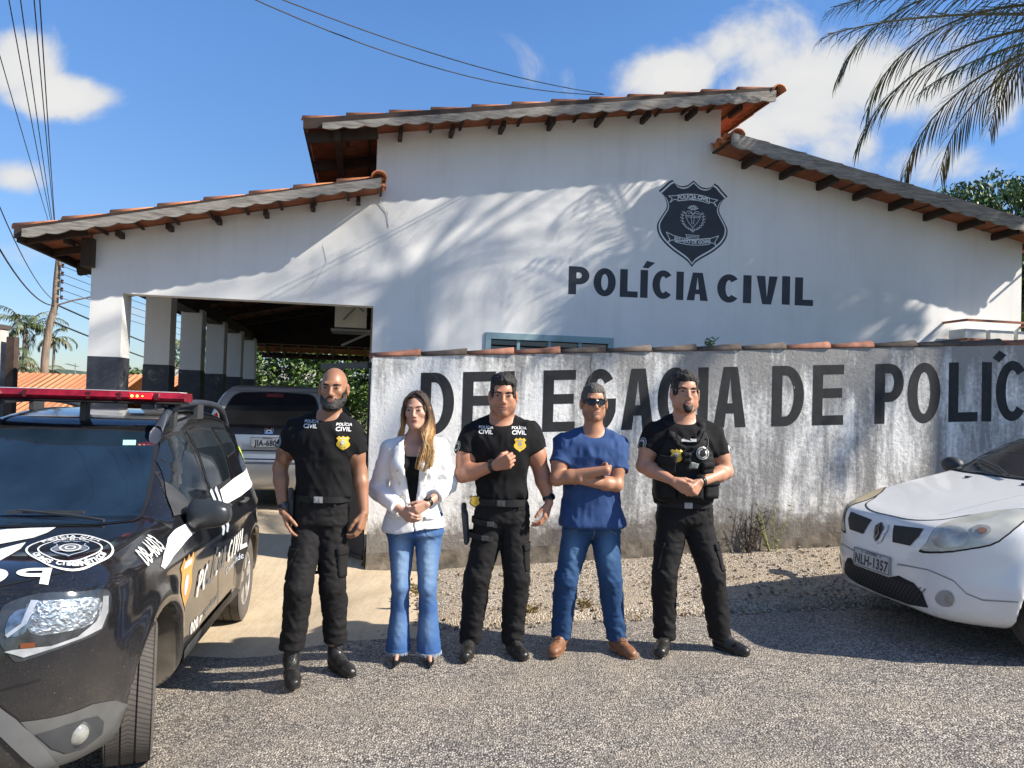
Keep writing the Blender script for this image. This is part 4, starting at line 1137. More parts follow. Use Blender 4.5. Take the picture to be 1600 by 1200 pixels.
# windscreen
half_ = [(-1.205,0,1.57),(-1.205,.25,1.57),(-1.178,.488,1.563),(-1.032,.54,1.496),(-.831,.588,1.35),(-.65,.617,1.215),(-.529,.622,1.14),(-.436,.60,1.119),(-.302,.47,1.116),(-.238,.274,1.115),(-.233,0,1.114)]
ws = half_+mir(half_)[::-1][1:-1]
dk.poly3('windscreen_seal', [(-.72+(p[0]+.72)*1.04, p[1]*1.035, p[2]+(p[2]-1.3)*.03) for p in ws], RUB, off=.003, step=.06)
wsg = dk.poly3('windscreen', ws, GLW, off=.006, step=.06)
dk.poly3('label', [(-1.089,.341,1.53),(-1.092,.417,1.531),(-1.044,.429,1.505),(-1.042,.354,1.504)], mat('mint_sticker', (.35,.75,.68), .5), off=.009, parent=wsg)
for ys in (-.32, .22):
    b = MB(); b.tube([(-.33, ys+.28, 1.135), (-.40, ys+.1, 1.15), (-.50, ys-.22, 1.165)], .009, 5); b.box((-.5, ys-.28, 1.15), (-.485, ys+.12, 1.165)); b.build('wiper', BP, SV)
# side glass, both sides
for sd in (1, -1):
    fg = [(-.66,1.16),(-.80,1.30),(-.93,1.42),(-1.10,1.53),(-1.25,1.565),(-1.41,1.575),(-1.40,1.40),(-1.375,1.185)]
    rg = [(-1.50,1.19),(-1.53,1.38),(-1.55,1.575),(-1.85,1.59),(-2.16,1.58),(-2.22,1.42),(-2.14,1.22)]
    qg = [(-2.34,1.375),(-2.30,1.57),(-2.62,1.565),(-2.86,1.52),(-2.80,1.46),(-2.62,1.40)]
    for nm, g in (('front_side_window', fg), ('rear_side_window', rg), ('quarter_window', qg)):
        c = (sum(p[0] for p in g)/len(g), sum(p[1] for p in g)/len(g))
        sl_ = dk.patch(nm, [[(c[0]+(x-c[0])*1.09, c[1]+(z-c[1])*1.13) for x, z in g]], 'side', RUB, off=.003, side=sd, step=.06)
        dk.patch('pane', [g], 'side', GLS, off=.0065, side=sd, step=.06, parent=sl_)
    dk.line('panel_gap', [(-.505,1.12),(-.43,1.0),(-.405,.85),(-.42,.7),(-.50,.50),(-.56,.40)], .007, 'side', DGAP, side=sd)
    dk.line('panel_gap', [(-1.45,1.60),(-1.45,1.2),(-1.44,.9),(-1.45,.6),(-1.46,.40)], .008, 'side', DGAP, side=sd)
    dk.line('panel_gap', [(-2.27,1.60),(-2.30,1.3),(-2.33,1.1),(-2.22,.85),(-2.06,.60),(-2.0,.42)], .008, 'side', DGAP, side=sd)
    dk.patch('side_skirt', [[(-.44,.185),(-.44,.35),(-.60,.375),(-1.3,.385),(-2.0,.385),(-2.14,.36),(-2.14,.20)]], 'side', BP, off=.012, side=sd, step=.08)
    for hx in (-1.27, -2.17):
        b = MB(); b.tube([(hx+.10, sd*.895, 1.035),(hx+.07, sd*.925, 1.04),(hx-.07, sd*.925, 1.045),(hx-.10, sd*.895, 1.045)], [.011,.014,.014,.011], 8); b.build('door_handle', BP, SV, smooth=True)
    # roof rails
    P_r = catmull([(-1.10,sd*.53,1.575),(-1.17,sd*.545,1.66),(-1.33,sd*.555,1.745),(-1.7,sd*.565,1.785),(-2.2,sd*.57,1.795),(-2.65,sd*.57,1.775),(-2.92,sd*.565,1.72),(-3.06,sd*.56,1.62)], 5, closed=False)
    b = MB(); rows = []
    for i, p in enumerate(P_r):
        f = i/(len(P_r)-1); w_ = .026+.014*(abs(f-.5)*2)**5; h_ = .024+.036*(abs(f-.5)*2)**4
        rows.append([(p[0]+cos(a)*h_*(.6 if f < .15 or f > .85 else 0)*(1 if f < .5 else -1)*-1, p[1]+sin(a)*w_, p[2]+cos(a)*h_) for a in [2*pi*k/12 for k in range(13)]])
    b.grid(rows); rail = b.build('roof_rail', mat('rail_plastic', (.03,.037,.05), .45, var=.15), SV, smooth=True, weld=True)
    b = MB(); b.box((-2.12, sd*.57-.02, 1.64), (-1.95, sd*.57+.02, 1.79)); b.build('rail_foot', BP, rail, bevel=.008)
    # mirror: shell, glass side, stalk
    mm = empty('door_mirror'); mm.parent = SV; mm.location = (-.70, sd*.965, 1.125)
    def sq(c, r, e=.6, taper=.25, n=24, m=14):
        b = MB(); rows = []
        f = lambda v, q: math.copysign(abs(v)**q, v)
        for i in range(m+1):
            a = -pi/2+pi*i/m; rows.append([(c[0]+r[0]*f(cos(a), e)*f(cos(t), e), c[1]+r[1]*f(cos(a), e)*f(sin(t), e), c[2]+r[2]*f(sin(a), e)*(1-taper*f(cos(a), e)*f(sin(t), e)*sd)) for t in [2*pi*k/n for k in range(n+1)]])
        return b.grid(rows)
    b = sq((0,0,.0), (.085,.128,.083), .66, .18); b.build('mirror_shell', mat('mirror_plastic', (.022,.025,.028), .32, var=.2, vs=9), mm, smooth=True, weld=True)
    b = MB(); b.tube([(.0,-sd*.06,-.075),(.02,-sd*.15,-.09),(.03,-sd*.20,-.085)], [.03,.028,.045], 10); b.build('mirror_stalk', BP, mm, smooth=True)
    b = MB(); b.grid([[(-.088+.0*i, y_, z_) for y_ in (-.105, .105)] for z_ in (-.055, .055)]); b.build('mirror_glass', CH, mm)
    dk.patch('mirror_base', [[(-.60,1.12),(-.66,1.18),(-.80,1.30),(-.86,1.20),(-.86,1.13)]], 'side', BP, off=.010, side=sd)
# livery on the left flank
def affine_text(txt, o, ex, ey, view, name, m, parent, side=1, size=1.0, bold=.03, mirror=False, off=.004, step=.08):
    me = font_mesh(txt, size, bold, 1, align='LEFT'); lo = min(v.co.x for v in me.vertices); hi = max(v.co.x for v in me.vertices); y0 = min(v.co.y for v in me.vertices); y1 = max(v.co.y for v in me.vertices)
    for v in me.vertices:
        u = (v.co.x-lo)/(hi-lo); w_ = (v.co.y-y0)/(y1-y0)
        v.co = Vector((o[0]+ex[0]*u+ey[0]*w_, o[1]+ex[1]*u+ey[1]*w_, 0))
    return dk.patch(name, None, view, m, off=off, side=side, step=step, parent=parent, me=me)
def block_text(txt, o, ex, ey, view, name, m, parent, wf=.6, tf=.2, gap=.16, space=.4, off=.004, side=1, mirror=False, step=.08):
    x = 0; it = []
    for ch in txt:
        if ch == ' ': x += space; continue
        if ch == "'": it.append((ch, it[-1][1])); continue
        lp, wd = glyph(ch, wf, tf); it.append((ch, x)); x += wd+gap
    tot = x-gap; loops = []
    for ch, px in it:
        for l_ in glyph(ch, wf, tf)[0]: loops.append([(o[0]+ex[0]*(px+a)/tot+ey[0]*c, o[1]+ex[1]*(px+a)/tot+ey[1]*c) for a, c in l_])
    return dk.patch(name, loops, view, m, off=off, side=side, step=step, parent=parent)
for sd in (1, -1):
    if sd == 1:
        block_text("POLI'CIA", (-.80,.605), (-.78,.032), (.0,.160), 'side', 'side_lettering', WST, bo, side=1, off=.007, step=.03)
        block_text("CIVIL", (-1.68,.641), (-.58,.024), (.0,.160), 'side', 'side_lettering', WST, bo, side=1, off=.007, step=.03)
        affine_text('08-4603', (.20,.985), (-.34,.03), (-.03,.070), 'side', 'fleet_number', WST, bo, bold=.012, off=.006, step=.03)
        affine_text('pcgooficial', (-.92,.42), (-.52,.02), (0,.055), 'side', 'handle_text', WST, bo, bold=.01)
        affine_text('Comunidade', (-1.70,.555), (-.50,.03), (0,.05), 'side', 'slogan', GST, bo, bold=.0)
        for k in range(3): dk.patch('social_icon', [arc(-.72-.065*k,.445,.026,.036,0,360,16)[:-1], arc(-.72-.065*k,.445,.012,.017,360,0,12)[:-1]], 'side', WST, off=.004, parent=bo)
    dk.patch('side_stripe', [[(.02,.955),(-.08,1.0),(-.30,1.045),(-.70,1.075),(-1.10,1.085),(-1.30,1.07),(-1.10,1.035),(-.55,1.0),(-.20,.965),(-.02,.935)]], 'side', WST, off=.0035, side=sd, parent=bo)
    dk.patch('side_stripe', [[(-1.66,1.06),(-1.72,1.165),(-2.30,1.20),(-2.9,1.22),(-3.28,1.24),(-3.33,1.10),(-2.9,1.08),(-2.3,1.06)]], 'side', WST, off=.0035, side=sd, parent=bo)
    for k in range(2): dk.patch('slanted_bar', [[(-1.44-.14*k,1.18-.0*k),(-1.52-.14*k,1.20),(-1.44-.14*k,.88),(-1.36-.14*k,.90)]], 'side', GST, off=.0045, side=sd, parent=bo)
    bx, bz = -.47, .775
    dk.patch('badge_sticker', [shield_loop(bx, bz, .33)], 'side', OST, off=.0035, side=sd, parent=bo)
    dk.patch('badge_mark', [arc(bx,bz-.02,.055,.06,0,360,16)[:-1]], 'side', GST, off=.0055, side=sd, parent=bo)
    dk.patch('badge_mark', [[(bx-.09,bz+.085),(bx+.09,bz+.085),(bx+.08,bz+.12),(bx-.08,bz+.12)]], 'side', WST, off=.0055, side=sd, parent=bo)
    for k in range(3): dk.patch('lime_chevron', [[(-2.93-.05*k,1.40-.05*k),(-2.97-.05*k,1.43-.05*k),(-3.06-.03*k,1.38-.05*k),(-3.02-.03*k,1.34-.05*k)]], 'side', mat('lime_sticker', (.55,.75,.02), .5), off=.006, side=sd, parent=bo)
    for k in range(3): dk.patch('stripe_mark', [[(-3.02,1.20-.032*k),(-3.20,1.21-.032*k),(-3.20,1.192-.032*k),(-3.02,1.182-.032*k)]], 'side', BK, off=.006, side=sd, parent=bo)
    dk.patch('tail_lamp', [[(-3.2,1.02),(-3.2,1.2),(-3.4,1.2),(-3.4,1.02)]], 'side', REDL, off=.004, side=sd)
# bonnet livery
em_c, e1, e2 = (.286,.565), (-.02,.172), (-.30,-.10)
def aff(l_, c, a, b_): return [(c[0]+a[0]*x+b_[0]*y, c[1]+a[1]*x+b_[1]*y) for x, y in l_]
def shieldflat(s): return [(x, z+.08) for x, z in shield_loop(0, 0, s)]
oval = lambda s: [(s*cos(t)*(1+.06*cos(4*t)), s*sin(t)*(1+.05*cos(4*t))) for t in [2*pi*k/48 for k in range(48)]]
hb = dk.patch('bonnet_emblem', [aff(oval(1.0), em_c, e1, e2), aff(oval(.95), em_c, e1, e2)[::-1]], 'top', WST, off=.004, parent=bo, step=.05)
dk.patch('bonnet_emblem_ring', [aff(oval(.74), em_c, e1, e2), aff(oval(.70), em_c, e1, e2)[::-1]], 'top', WST, off=.004, parent=hb, step=.05)
dk.patch('bonnet_emblem_shield', [aff(shieldflat(.98), em_c, e1, e2), aff(shieldflat(.90), em_c, e1, e2)[::-1]], 'top', GST, off=.0045, parent=hb, step=.05)
dk.patch('bonnet_emblem_band', [aff([(-.4,-.2),(.4,-.2),(.4,.16),(-.4,.16)], em_c, e1, e2)], 'top', mat('faded_grey_sticker', (.16,.17,.19), .4), off=.004, parent=hb, step=.05)
for s_ in (.27, .14): dk.patch('bonnet_emblem_at', [aff(arc(0,0,s_,s_,0,360,24)[:-1], em_c, e1, e2), aff(arc(0,0,s_-.05,s_-.05,360,0,24)[:-1], em_c, e1, e2)], 'top', WST, off=.0055, parent=hb, step=.05)
def arctext(txt, r, a0, a1, h, ccw, size):
    """letters along the emblem's rim"""
    n = len(txt)
    for i, ch in enumerate(txt):
        if ch == ' ': continue
        me = font_mesh(ch, 1.0, .05); t = radians(a0+(a1-a0)*(i+.5)/n); up = Vector((cos(t), sin(t)))*(1 if not ccw else -1); rgt = Vector((up.y, -up.x))
        for v in me.vertices:
            p = Vector((cos(t), sin(t)))*r+rgt*v.co.x*size+up*v.co.y*size
            q = aff([(p.x, p.y)], em_c, e1, e2)[0]; v.co = Vector((q[0], q[1], 0))
        dk.patch('emblem_letter', None, 'top', WST, off=.005, parent=hb, me=me, step=.06)
arctext('CRIMES CIBERNÉTICOS', .845, 200, 345, 0, True, .20); arctext('POLÍCIA CIVIL', .845, 150, 30, 0, False, .20)
affine_text('D.E.R.C.C', (em_c[0]-.15-.008, em_c[1]-.05-.10), (-.023,.20), (-.045,-.015), 'top', 'emblem_letters', WST, hb, bold=.02)
dk.patch('bonnet_stripe', [[(-.079,.02),(-.15,.10),(-.185,.20),(-.205,.31),(-.06,.325),(.058,.312),(.20,.228),(.33,.02),(.33,-.02),(.20,-.228),(.058,-.312),(-.06,-.325),(-.205,-.31),(-.185,-.20),(-.15,-.10),(-.079,-.02)]], 'top', WST, off=.0035, parent=bo)
dk.patch('bonnet_stripe', [[(.311,.275),(.16,.322),(.30,.36),(.406,.368),(.501,.365),(.53,.2),(.53,-.2),(.42,-.2),(.40,.2)]], 'top', WST, off=.0035, parent=bo)
block_text("POLI'CIA", (.70,.64), (.02,-.90), (-.112,-.03), 'top', 'bonnet_lettering', WST, bo, wf=.95, tf=.24, gap=.2, step=.04)
dk.line('panel_gap', catmull([(-.30,.74),(.10,.755),(.38,.74),(.56,.70),(.66,.60),(.71,.45),(.735,.2),(.74,0),(.735,-.2),(.71,-.45),(.66,-.60),(.56,-.70),(.38,-.74),(.10,-.755),(-.30,-.74)], 4, closed=False), .009, 'top', DGAP, off=.002)
# headlamps
hl = [(.772,.497,.91),(.756,.506,.949),(.731,.617,.986),(.671,.74,.978),(.556,.815,.962),(.534,.829,.932),(.551,.83,.867),(.59,.816,.796),(.695,.758,.779),(.754,.685,.76),(.785,.616,.74),(.798,.575,.735),(.80,.544,.772),(.797,.512,.814)]
def shrink(pts, s, dz=0):
    c = [sum(p[j] for p in pts)/len(pts) for j in range(3)]; return [tuple(c[j]+(p[j]-c[j])*s+(dz if j == 2 else 0) for j in range(3)) for p in pts]
LRF = mat('faceted_reflector', (.34,.38,.42), .10, metal=.85, var=.55, vs=34, bmp=1, bs=55, bd=.012, coat=1)
HREF = mat('lamp_reflector', (.22,.27,.33), .12, metal=.8, var=.6, vs=26); HDK = mat('lamp_dark', (.03,.035,.04), .15, var=.5, vs=20, coat=1)
DRL = mat('lamp_bright_band', (.50,.52,.55), .12, metal=.5, var=.25, vs=18)
for f_ in (lambda q: q, mir):
    h0 = dk.poly3('headlamp', f_(hl), HDK, off=.004, step=.03, smooth=3)
    c = [sum(p[j] for p in hl)/len(hl) for j in range(3)]
    dk.poly3('bright_band', f_([(.797,.53,.775),(.79,.60,.750),(.745,.70,.775),(.68,.77,.792),(.60,.817,.808),(.568,.83,.87),(.556,.822,.935),(.585,.81,.94),(.60,.81,.88),(.625,.80,.845),(.69,.752,.800),(.75,.68,.782),(.795,.56,.782)]), DRL, off=.008, step=.03, parent=h0)
    dk.poly3('reflector', f_([(.77,.60,.95),(.70,.72,.955),(.60,.80,.935),(.60,.81,.88),(.64,.79,.84),(.72,.70,.83),(.77,.61,.84)]), LRF, off=.007, step=.03, parent=h0, smooth=3)
    dk.poly3('reflector', f_([(.79,.535,.90),(.775,.56,.93),(.775,.60,.93),(.785,.60,.85),(.79,.56,.83),(.795,.53,.84)]), HREF, off=.007, step=.03, parent=h0, smooth=3)
    dk.poly3('light_guide', f_([(.755,.60,.965),(.76,.625,.965),(.775,.60,.88),(.795,.54,.83),(.795,.53,.84),(.78,.58,.88)]), DRL, off=.010, step=.03, parent=h0)
    dk.poly3('amber_lamp', f_([(.787,.585,.785),(.768,.63,.785),(.768,.63,.805),(.787,.585,.805)]), mat('amber_glass', (.16,.05,.02), .2), off=.010, step=.03, parent=h0)
    # bumper, fog lamp and plastic lower panel
    dk.poly3('lower_bumper_panel', f_([(.79,.60,.498),(.70,.70,.495),(.60,.79,.492),(.48,.85,.46),(.40,.88,.41),(.37,.89,.33),(.40,.86,.25),(.55,.79,.235),(.66,.72,.26),(.72,.67,.33),(.765,.645,.42)]), GP, off=.006, step=.04)
    fr_ = dk.poly3('fog_lamp_recess', f_([(.767,.646,.441),(.70,.72,.452),(.638,.778,.446),(.573,.806,.431),(.535,.825,.39),(.53,.82,.335),(.60,.775,.315),(.684,.726,.329),(.728,.693,.367)]), BP, off=.010, step=.04)
    s_ = 1 if f_([(0,1,0)])[0][1] > 0 else -1
    b = MB(); Rm = Matrix.Translation((.648,s_*.760,.387)) @ Vector((.8,s_*.6,0)).to_track_quat('Z','Y').to_matrix().to_4x4(); b.lathe([(.052,-.01),(.052,.012),(.046,.016)], 24, Rm); fo = b.build('fog_lamp', BP, fr_, autos=.6)
    b = MB(); b.lathe([(.046,.010),(.040,.020),(.026,.028),(0,.031)], 24, Rm); b.build('fog_lens', CLR, fo, smooth=True)
    dk.poly3('skid_trim', f_([(.822,.45,.60),(.812,.53,.57),(.797,.585,.515),(.77,.64,.44),(.73,.68,.36),(.70,.70,.30),(.66,.70,.25),(.70,.65,.245),(.74,.64,.30),(.78,.59,.38),(.80,.54,.45),(.815,.45,.51)]), mat('grey_trim', (.13,.13,.13), .5), off=.012, step=.04)
dk.line('panel_gap', [(-.66,.655),(-.53,.63)]+[(y, .625) for y in (-.4,-.2,0,.2,.4)]+[(.53,.63),(.66,.655)], .008, 'front', DGAP)
gr = dk.patch('grille', [[(-.46,.77),(.46,.77),(.50,.84),(.49,.93),(-.49,.93),(-.50,.84)]], 'front', BP, off=.006)
for z in (.80, .85, .90): dk.line('grille_bar', [(-.45, z), (.45, z)], .014, 'front', CH, off=.012, parent=gr)
dk.patch('air_intake', [[(-.45,.33),(.45,.33),(.50,.46),(.46,.55),(-.46,.55),(-.50,.46)]], 'front', BP, off=.008)
# light bar
lb = empty('light_bar'); lb.parent = SV; lb.location = (0, 0, -.028)
def barsec(y, x0, z0, hw, ht): return [(x0+hw*a, y, z0+ht*c) for a, c in ((-.8,.0),(-1,.35),(-.82,1),(.82,1),(1,.35),(.8,0))]
def chevron(ys, m, nm, z0, ht, hw, parent, cap=True):
    b = MB(); rows = [barsec(y, -1.28-.16*max(0, abs(y)-.22), z0, hw*(1 if abs(y) < .60 else .8), ht) for y in ys]
    b.grid([r_+[r_[0]] for r_ in rows]); k = len(b.v); b.add(rows[0], [(5,4,3,2,1,0)]); b.add(rows[-1], [(0,1,2,3,4,5)]); return b.build(nm, m, parent, bevel=0)
chevron([-.64,-.62,-.2,.2,.62,.64], mat('bar_base', (.02,.018,.018), .5), 'bar_base', 1.800, .022, .135, lb)
chevron([-.66,-.62,-.22,.22,.62,.66], REDL, 'red_lens', 1.822, .058, .145, lb)
chevron([-.63,-.60,-.2,.2,.60,.63], mat('clear_top', (.6,.55,.55), .15, var=.1), 'clear_top', 1.88, .006, .118, lb)
for y in (-.46,-.28,.10,.28,.50):
    b = MB(); xx = -1.28-.16*max(0, abs(y)-.22); b.box((xx+.09, y-.012, 1.828), (xx+.142, y+.012, 1.872)); b.build('divider', mat('dark_red', (.07,.004,.008), .3), lb)
xx = -1.28-.16*(.42-.22)
b = MB(); b.box((xx+.10, .335, 1.834), (xx+.1445, .47, 1.872)); b.build('lit_module', mat('lit_red', (.6,.01,.02), .3, emit=(1,.012,.02), es=.55), lb, bevel=.004)
for k in range(4):
    b = MB(); b.sphere((xx+.146-.004*k, .355+.032*k, 1.852), .0085, 10, 6); b.build('led', mat('led_amber', (1,.5,.1), .3, emit=(1,.42,.06), es=4.0), lb, smooth=True)
for y in (-.56, .56, 0):
    b = MB(); b.box((-1.42, y-.02, 1.60), (-1.34, y+.02, 1.80)); b.build('bar_foot', BP, lb, bevel=.005)
b = MB(); b.tube([(-1.30,.50,1.80),(-1.33,.54,1.76),(-1.34,.55,1.72)], .008, 6); b.tube([(-1.25,.46,1.79),(-1.20,.51,1.765),(-1.22,.54,1.77)], .006, 6); b.build('clamp_wire', BP, lb)
# antenna, plate, rear lamps
b = MB(); b.tube([(-2.9,0,1.66),(-3.0,0,1.83)], [.006,.003], 6); b.build('antenna', BP, SV)
# ------------------------------------------------------------------ white hatchback at the right edge
WC = empty('parked_hatchback', (3.46, 5.60, .125), radians(-169.5))
tag(WC, 'white dusty hatchback parked at the right edge with its nose pointing left', 'car')
prof = [(.34,.18),(.62,.185),(.77,.205),(.83,.25),(.855,.36),(.86,.48),(.845,.60),(.825,.68),(.80,.735),(.75,.785),(.55,.85),(.25,.945),(.0,1.01),(-.18,1.055),
        (-.28,1.085),(-.62,1.24),(-.98,1.37),(-1.30,1.40),(-1.50,1.45),(-1.9,1.485),(-2.4,1.48),(-2.8,1.44),(-2.95,1.40),(-3.08,1.15),(-3.16,.95),(-3.18,.6),(-3.16,.35),(-3.05,.24),(-2.3,.20),(-.6,.19)]
wz = [(.1,.77),(.2,.83),(.32,.86),(.48,.872),(.62,.873),(.74,.865),(.84,.845),(.92,.81),(1.0,.775),(1.15,.725),(1.30,.665),(1.42,.60),(1.6,.52)]
fr = [(-3.5,0),(-.8,0),(-.3,.004),(.05,.02),(.25,.05),(.42,.08),(.56,.14),(.67,.205),(.75,.285),(.81,.39),(.87,.56)]
re_ = [(-3.3,.5),(-3.2,.28),(-3.12,.12),(-3.0,.06),(-2.8,.03),(-2.4,.01),(-2.0,0),(1,0)]
ARC = [(.09,.32,.365),(-2.59,.32,.365)]
def ex2(X, Z):
    a = np.clip((Z-.86)/.12, 0, 1)*np.clip((X+.7)/.3, 0, 1); return -.05*a+.02*np.exp(-((Z-.42)/.12)**2)*np.clip((X-.2)/.3, 0, 1)
wcb = car_body(prof, wz, fr, re_, ARC, res=.0165, edge=.11, flare=.022, extra=ex2)
WCB = bvh_of(wcb)
assign(wcb, ai); wbo = link('body', wcb, WC, [PWHT, LINER])
dk = Decals(WCB, WC)
for (wx, s) in ((.09,1),(.09,-1),(-2.59,1),(-2.59,-1)): wheel(WC, (wx, s*.725, .310), R=.31, W=.19, side=s)

MESH = mat('black_mesh', (.012,.012,.013), .6, bmp=1, bs=260, bd=.004); LMP = mat('hazy_lamp_lens', (.44,.44,.39), .18, var=.22, vs=5, coat=.6)
LMR = mat('lamp_chrome', (.42,.41,.37), .2, metal=.35, var=.35, vs=9); YEL = mat('yellowed_lens', (.42,.35,.22), .3, var=.2, vs=6)
FM = lambda pts: [(x, -.06-y, z) for x, y, z in pts]
same = lambda q: q
hl = [(.828,.384,.628),(.81,.43,.687),(.749,.446,.785),(.60,.44,.848),(.44,.50,.893),(.33,.60,.925),(.30,.65,.925),(.34,.715,.895),(.437,.744,.841),(.556,.726,.747),(.649,.678,.699),(.75,.583,.656),(.81,.46,.63)]
for f_ in (same, FM):
    dk.poly3('panel_gap', f_(shrink(hl, 1.045)), DGAP, off=.002, step=.04, smooth=2)
    h0 = dk.poly3('headlamp', f_(hl), LMP if f_ is same else YEL, off=.005, step=.03, smooth=2)
    dk.poly3('reflector', f_([(.798,.455,.712),(.765,.475,.765),(.72,.50,.79),(.695,.56,.80),(.684,.622,.773),(.70,.635,.72),(.735,.60,.685),(.785,.50,.661)]), LMR, off=.009, step=.03, parent=h0, smooth=3)
    tl = dk.poly3('turn_reflector', f_([(.654,.62,.801),(.608,.629,.823),(.573,.668,.821),(.58,.692,.793),(.628,.679,.759),(.663,.651,.762)]), LMR, off=.009, step=.03, parent=h0, smooth=3)
    dk.poly3('turn_bulb', f_([(.635,.645,.795),(.61,.65,.807),(.592,.67,.80),(.60,.68,.785),(.63,.667,.775)]), mat('bulb_brown', (.22,.12,.08), .25), off=.013, step=.03, parent=tl, smooth=3)
    dk.poly3('grille', f_([(.802,.09,.737),(.779,.36,.755),(.80,.355,.70),(.829,.30,.631),(.84,.13,.628)]), MESH, off=.005, step=.04)
    dk.poly3('panel_gap', f_([(.845,.204,.494),(.821,.448,.512),(.756,.595,.475),(.71,.649,.407),(.639,.699,.378),(.478,.80,.387),(.478,.80,.379),(.639,.70,.370),(.71,.65,.399),(.756,.595,.466),(.821,.448,.504),(.858,.204,.486)]), mat('bumper_shadow_line', (.25,.24,.22), .6), off=.003, step=.04)  # no gap here: grey line painting the shadow along the bumper fold
    fl_ = dk.poly3('fog_lamp_recess', f_([(.799,.49,.333),(.791,.528,.391),(.765,.58,.399),(.749,.594,.354),(.754,.574,.305),(.782,.52,.295)]), mat('recess_grey', (.30,.30,.30), .5), off=.004, step=.02, smooth=4)
    dk.poly3('fog_lens', f_([(.773,.545,.333),(.768,.56,.38),(.755,.585,.385),(.745,.592,.345),(.755,.575,.315)]), CLR, off=.008, step=.02, smooth=3, parent=fl_)
dk.poly3('emblem', [(.806,-.075,.700),(.801,-.03,.735),(.81,.02,.700),(.838,-.005,.625),(.845,-.03,.600),(.838,-.06,.625)], BP, off=.014, step=.04)
em_ = dk.poly3('emblem_surround', [(.80,-.085,.745),(.797,.025,.745),(.815,.055,.700),(.838,.02,.61),(.85,-.03,.585),(.845,-.08,.61),(.82,-.115,.700)], PWHT, off=.009, step=.03)
b = MB()
for (a0, a1) in (((.822,-.055),(0,0)),):
    lz = [(-.06,.660),(-.03,.718),(.0,.660),(-.03,.604)]; li = [(-.043,.660),(-.03,.690),(-.017,.660),(-.03,.632)]
me = loops_to_mesh('lozenge', [lz, li[::-1]]); dk.patch('emblem_lozenge', None, 'front', mat('dark_chrome', (.12,.12,.13), .2, metal=1), off=.022, me=me, step=.05, parent=em_)
it = dk.poly3('air_intake', [(.859,-.30,.432),(.857,-.26,.39),(.857,.119,.385),(.86,.226,.421),(.846,.351,.402),(.827,.413,.351),(.806,.441,.262),(.84,.276,.240),(.845,.0,.236),(.846,-.25,.252),(.842,-.44,.29),(.845,-.42,.36),(.856,-.36,.42)], mat('intake_dark', (.01,.01,.01), .8), off=.004, step=.04)
for k in range(9):
    y0 = -.40+k*.0
bmx = []
for k in range(-12, 13):
    dk.line('mesh_bar', [(-.02+k*.034-.05, .262), (-.02+k*.034+.05, .385)], .006, 'front', BP, off=.007, parent=it); dk.line('mesh_bar', [(-.02+k*.034+.05, .262), (-.02+k*.034-.05, .385)], .006, 'front', BP, off=.008, parent=it)
# bonnet shut line, washers, wipers
dk.line('panel_gap', catmull([(.05,.78),(.32,.62),(.52,.44),(.66,.36),(.735,.20),(.745,-.03),(.735,-.26),(.66,-.42),(.52,-.50),(.32,-.68),(.05,-.84)], 4, closed=False), .010, 'top', DGAP, off=.002)
for y in (-.30, .22):
    b = MB(); b.box((-.14, y-.02, 1.035), (-.11, y+.02, 1.052)); b.build('washer_nozzle', BP, WC, bevel=.003)
for s in (-1, 1): dk.line('bonnet_crease', [(.60,s*.30-.03),(.25,s*.40-.03),(-.15,s*.48-.03)], .006, 'top', mat('crease_white', (.62,.62,.60), .3), off=.0015, parent=wbo)
wsh = [(-.215,0,1.08),(-.23,.45,1.07),(-.26,.66,1.06),(-.34,.70,1.09),(-.75,.62,1.29),(-1.10,.545,1.41),(-1.16,.45,1.43),(-1.18,0,1.44)]; wshf = wsh+mir(wsh)[::-1][1:-1]
dk.poly3('windscreen_seal', [(-.70+(p[0]+.70)*1.03, p[1]*1.03, p[2]) for p in wshf], RUB, off=.003, step=.06)
dk.poly3('windscreen', wshf, mat('dark_windscreen', (.03,.035,.04), .04, spec=.8, var=.3, vs=3), off=.007, step=.06)
for ys in (-.25, .30):
    b = MB(); b.tube([(-.20, ys+.25, 1.085), (-.30, ys+.05, 1.13), (-.40, ys-.25, 1.165)], .009, 5); b.build('wiper', BP, WC)
for sd in (1, -1):
    for nm, g in (('front_side_window', [(-.55,1.10),(-.72,1.22),(-1.02,1.37),(-1.35,1.40),(-1.36,1.08)]), ('rear_side_window', [(-1.46,1.08),(-1.45,1.405),(-2.0,1.41),(-2.3,1.36),(-2.32,1.10)])):
        dk.patch(nm, [g], 'side', GLS, off=.006, side=sd, step=.06)
    dk.line('panel_gap', [(-.46,1.06),(-.44,.85),(-.42,.6),(-.44,.38)], .008, 'side', DGAP, side=sd); dk.line('panel_gap', [(-1.41,1.05),(-1.41,.8),(-1.42,.38)], .008, 'side', DGAP, side=sd)
    mm = empty('door_mirror'); mm.parent = WC; mm.location = (-.52, sd*.93, 1.09)
    b = MB(); b.sphere((0,0,0), (.07,.11,.07), 16, 10); b.build('mirror_shell', BP, mm, smooth=True); b = MB(); b.tube([(0,-sd*.05,-.04),(.02,-sd*.16,-.06)], .03, 8); b.build('mirror_stalk', BP, mm, smooth=True)
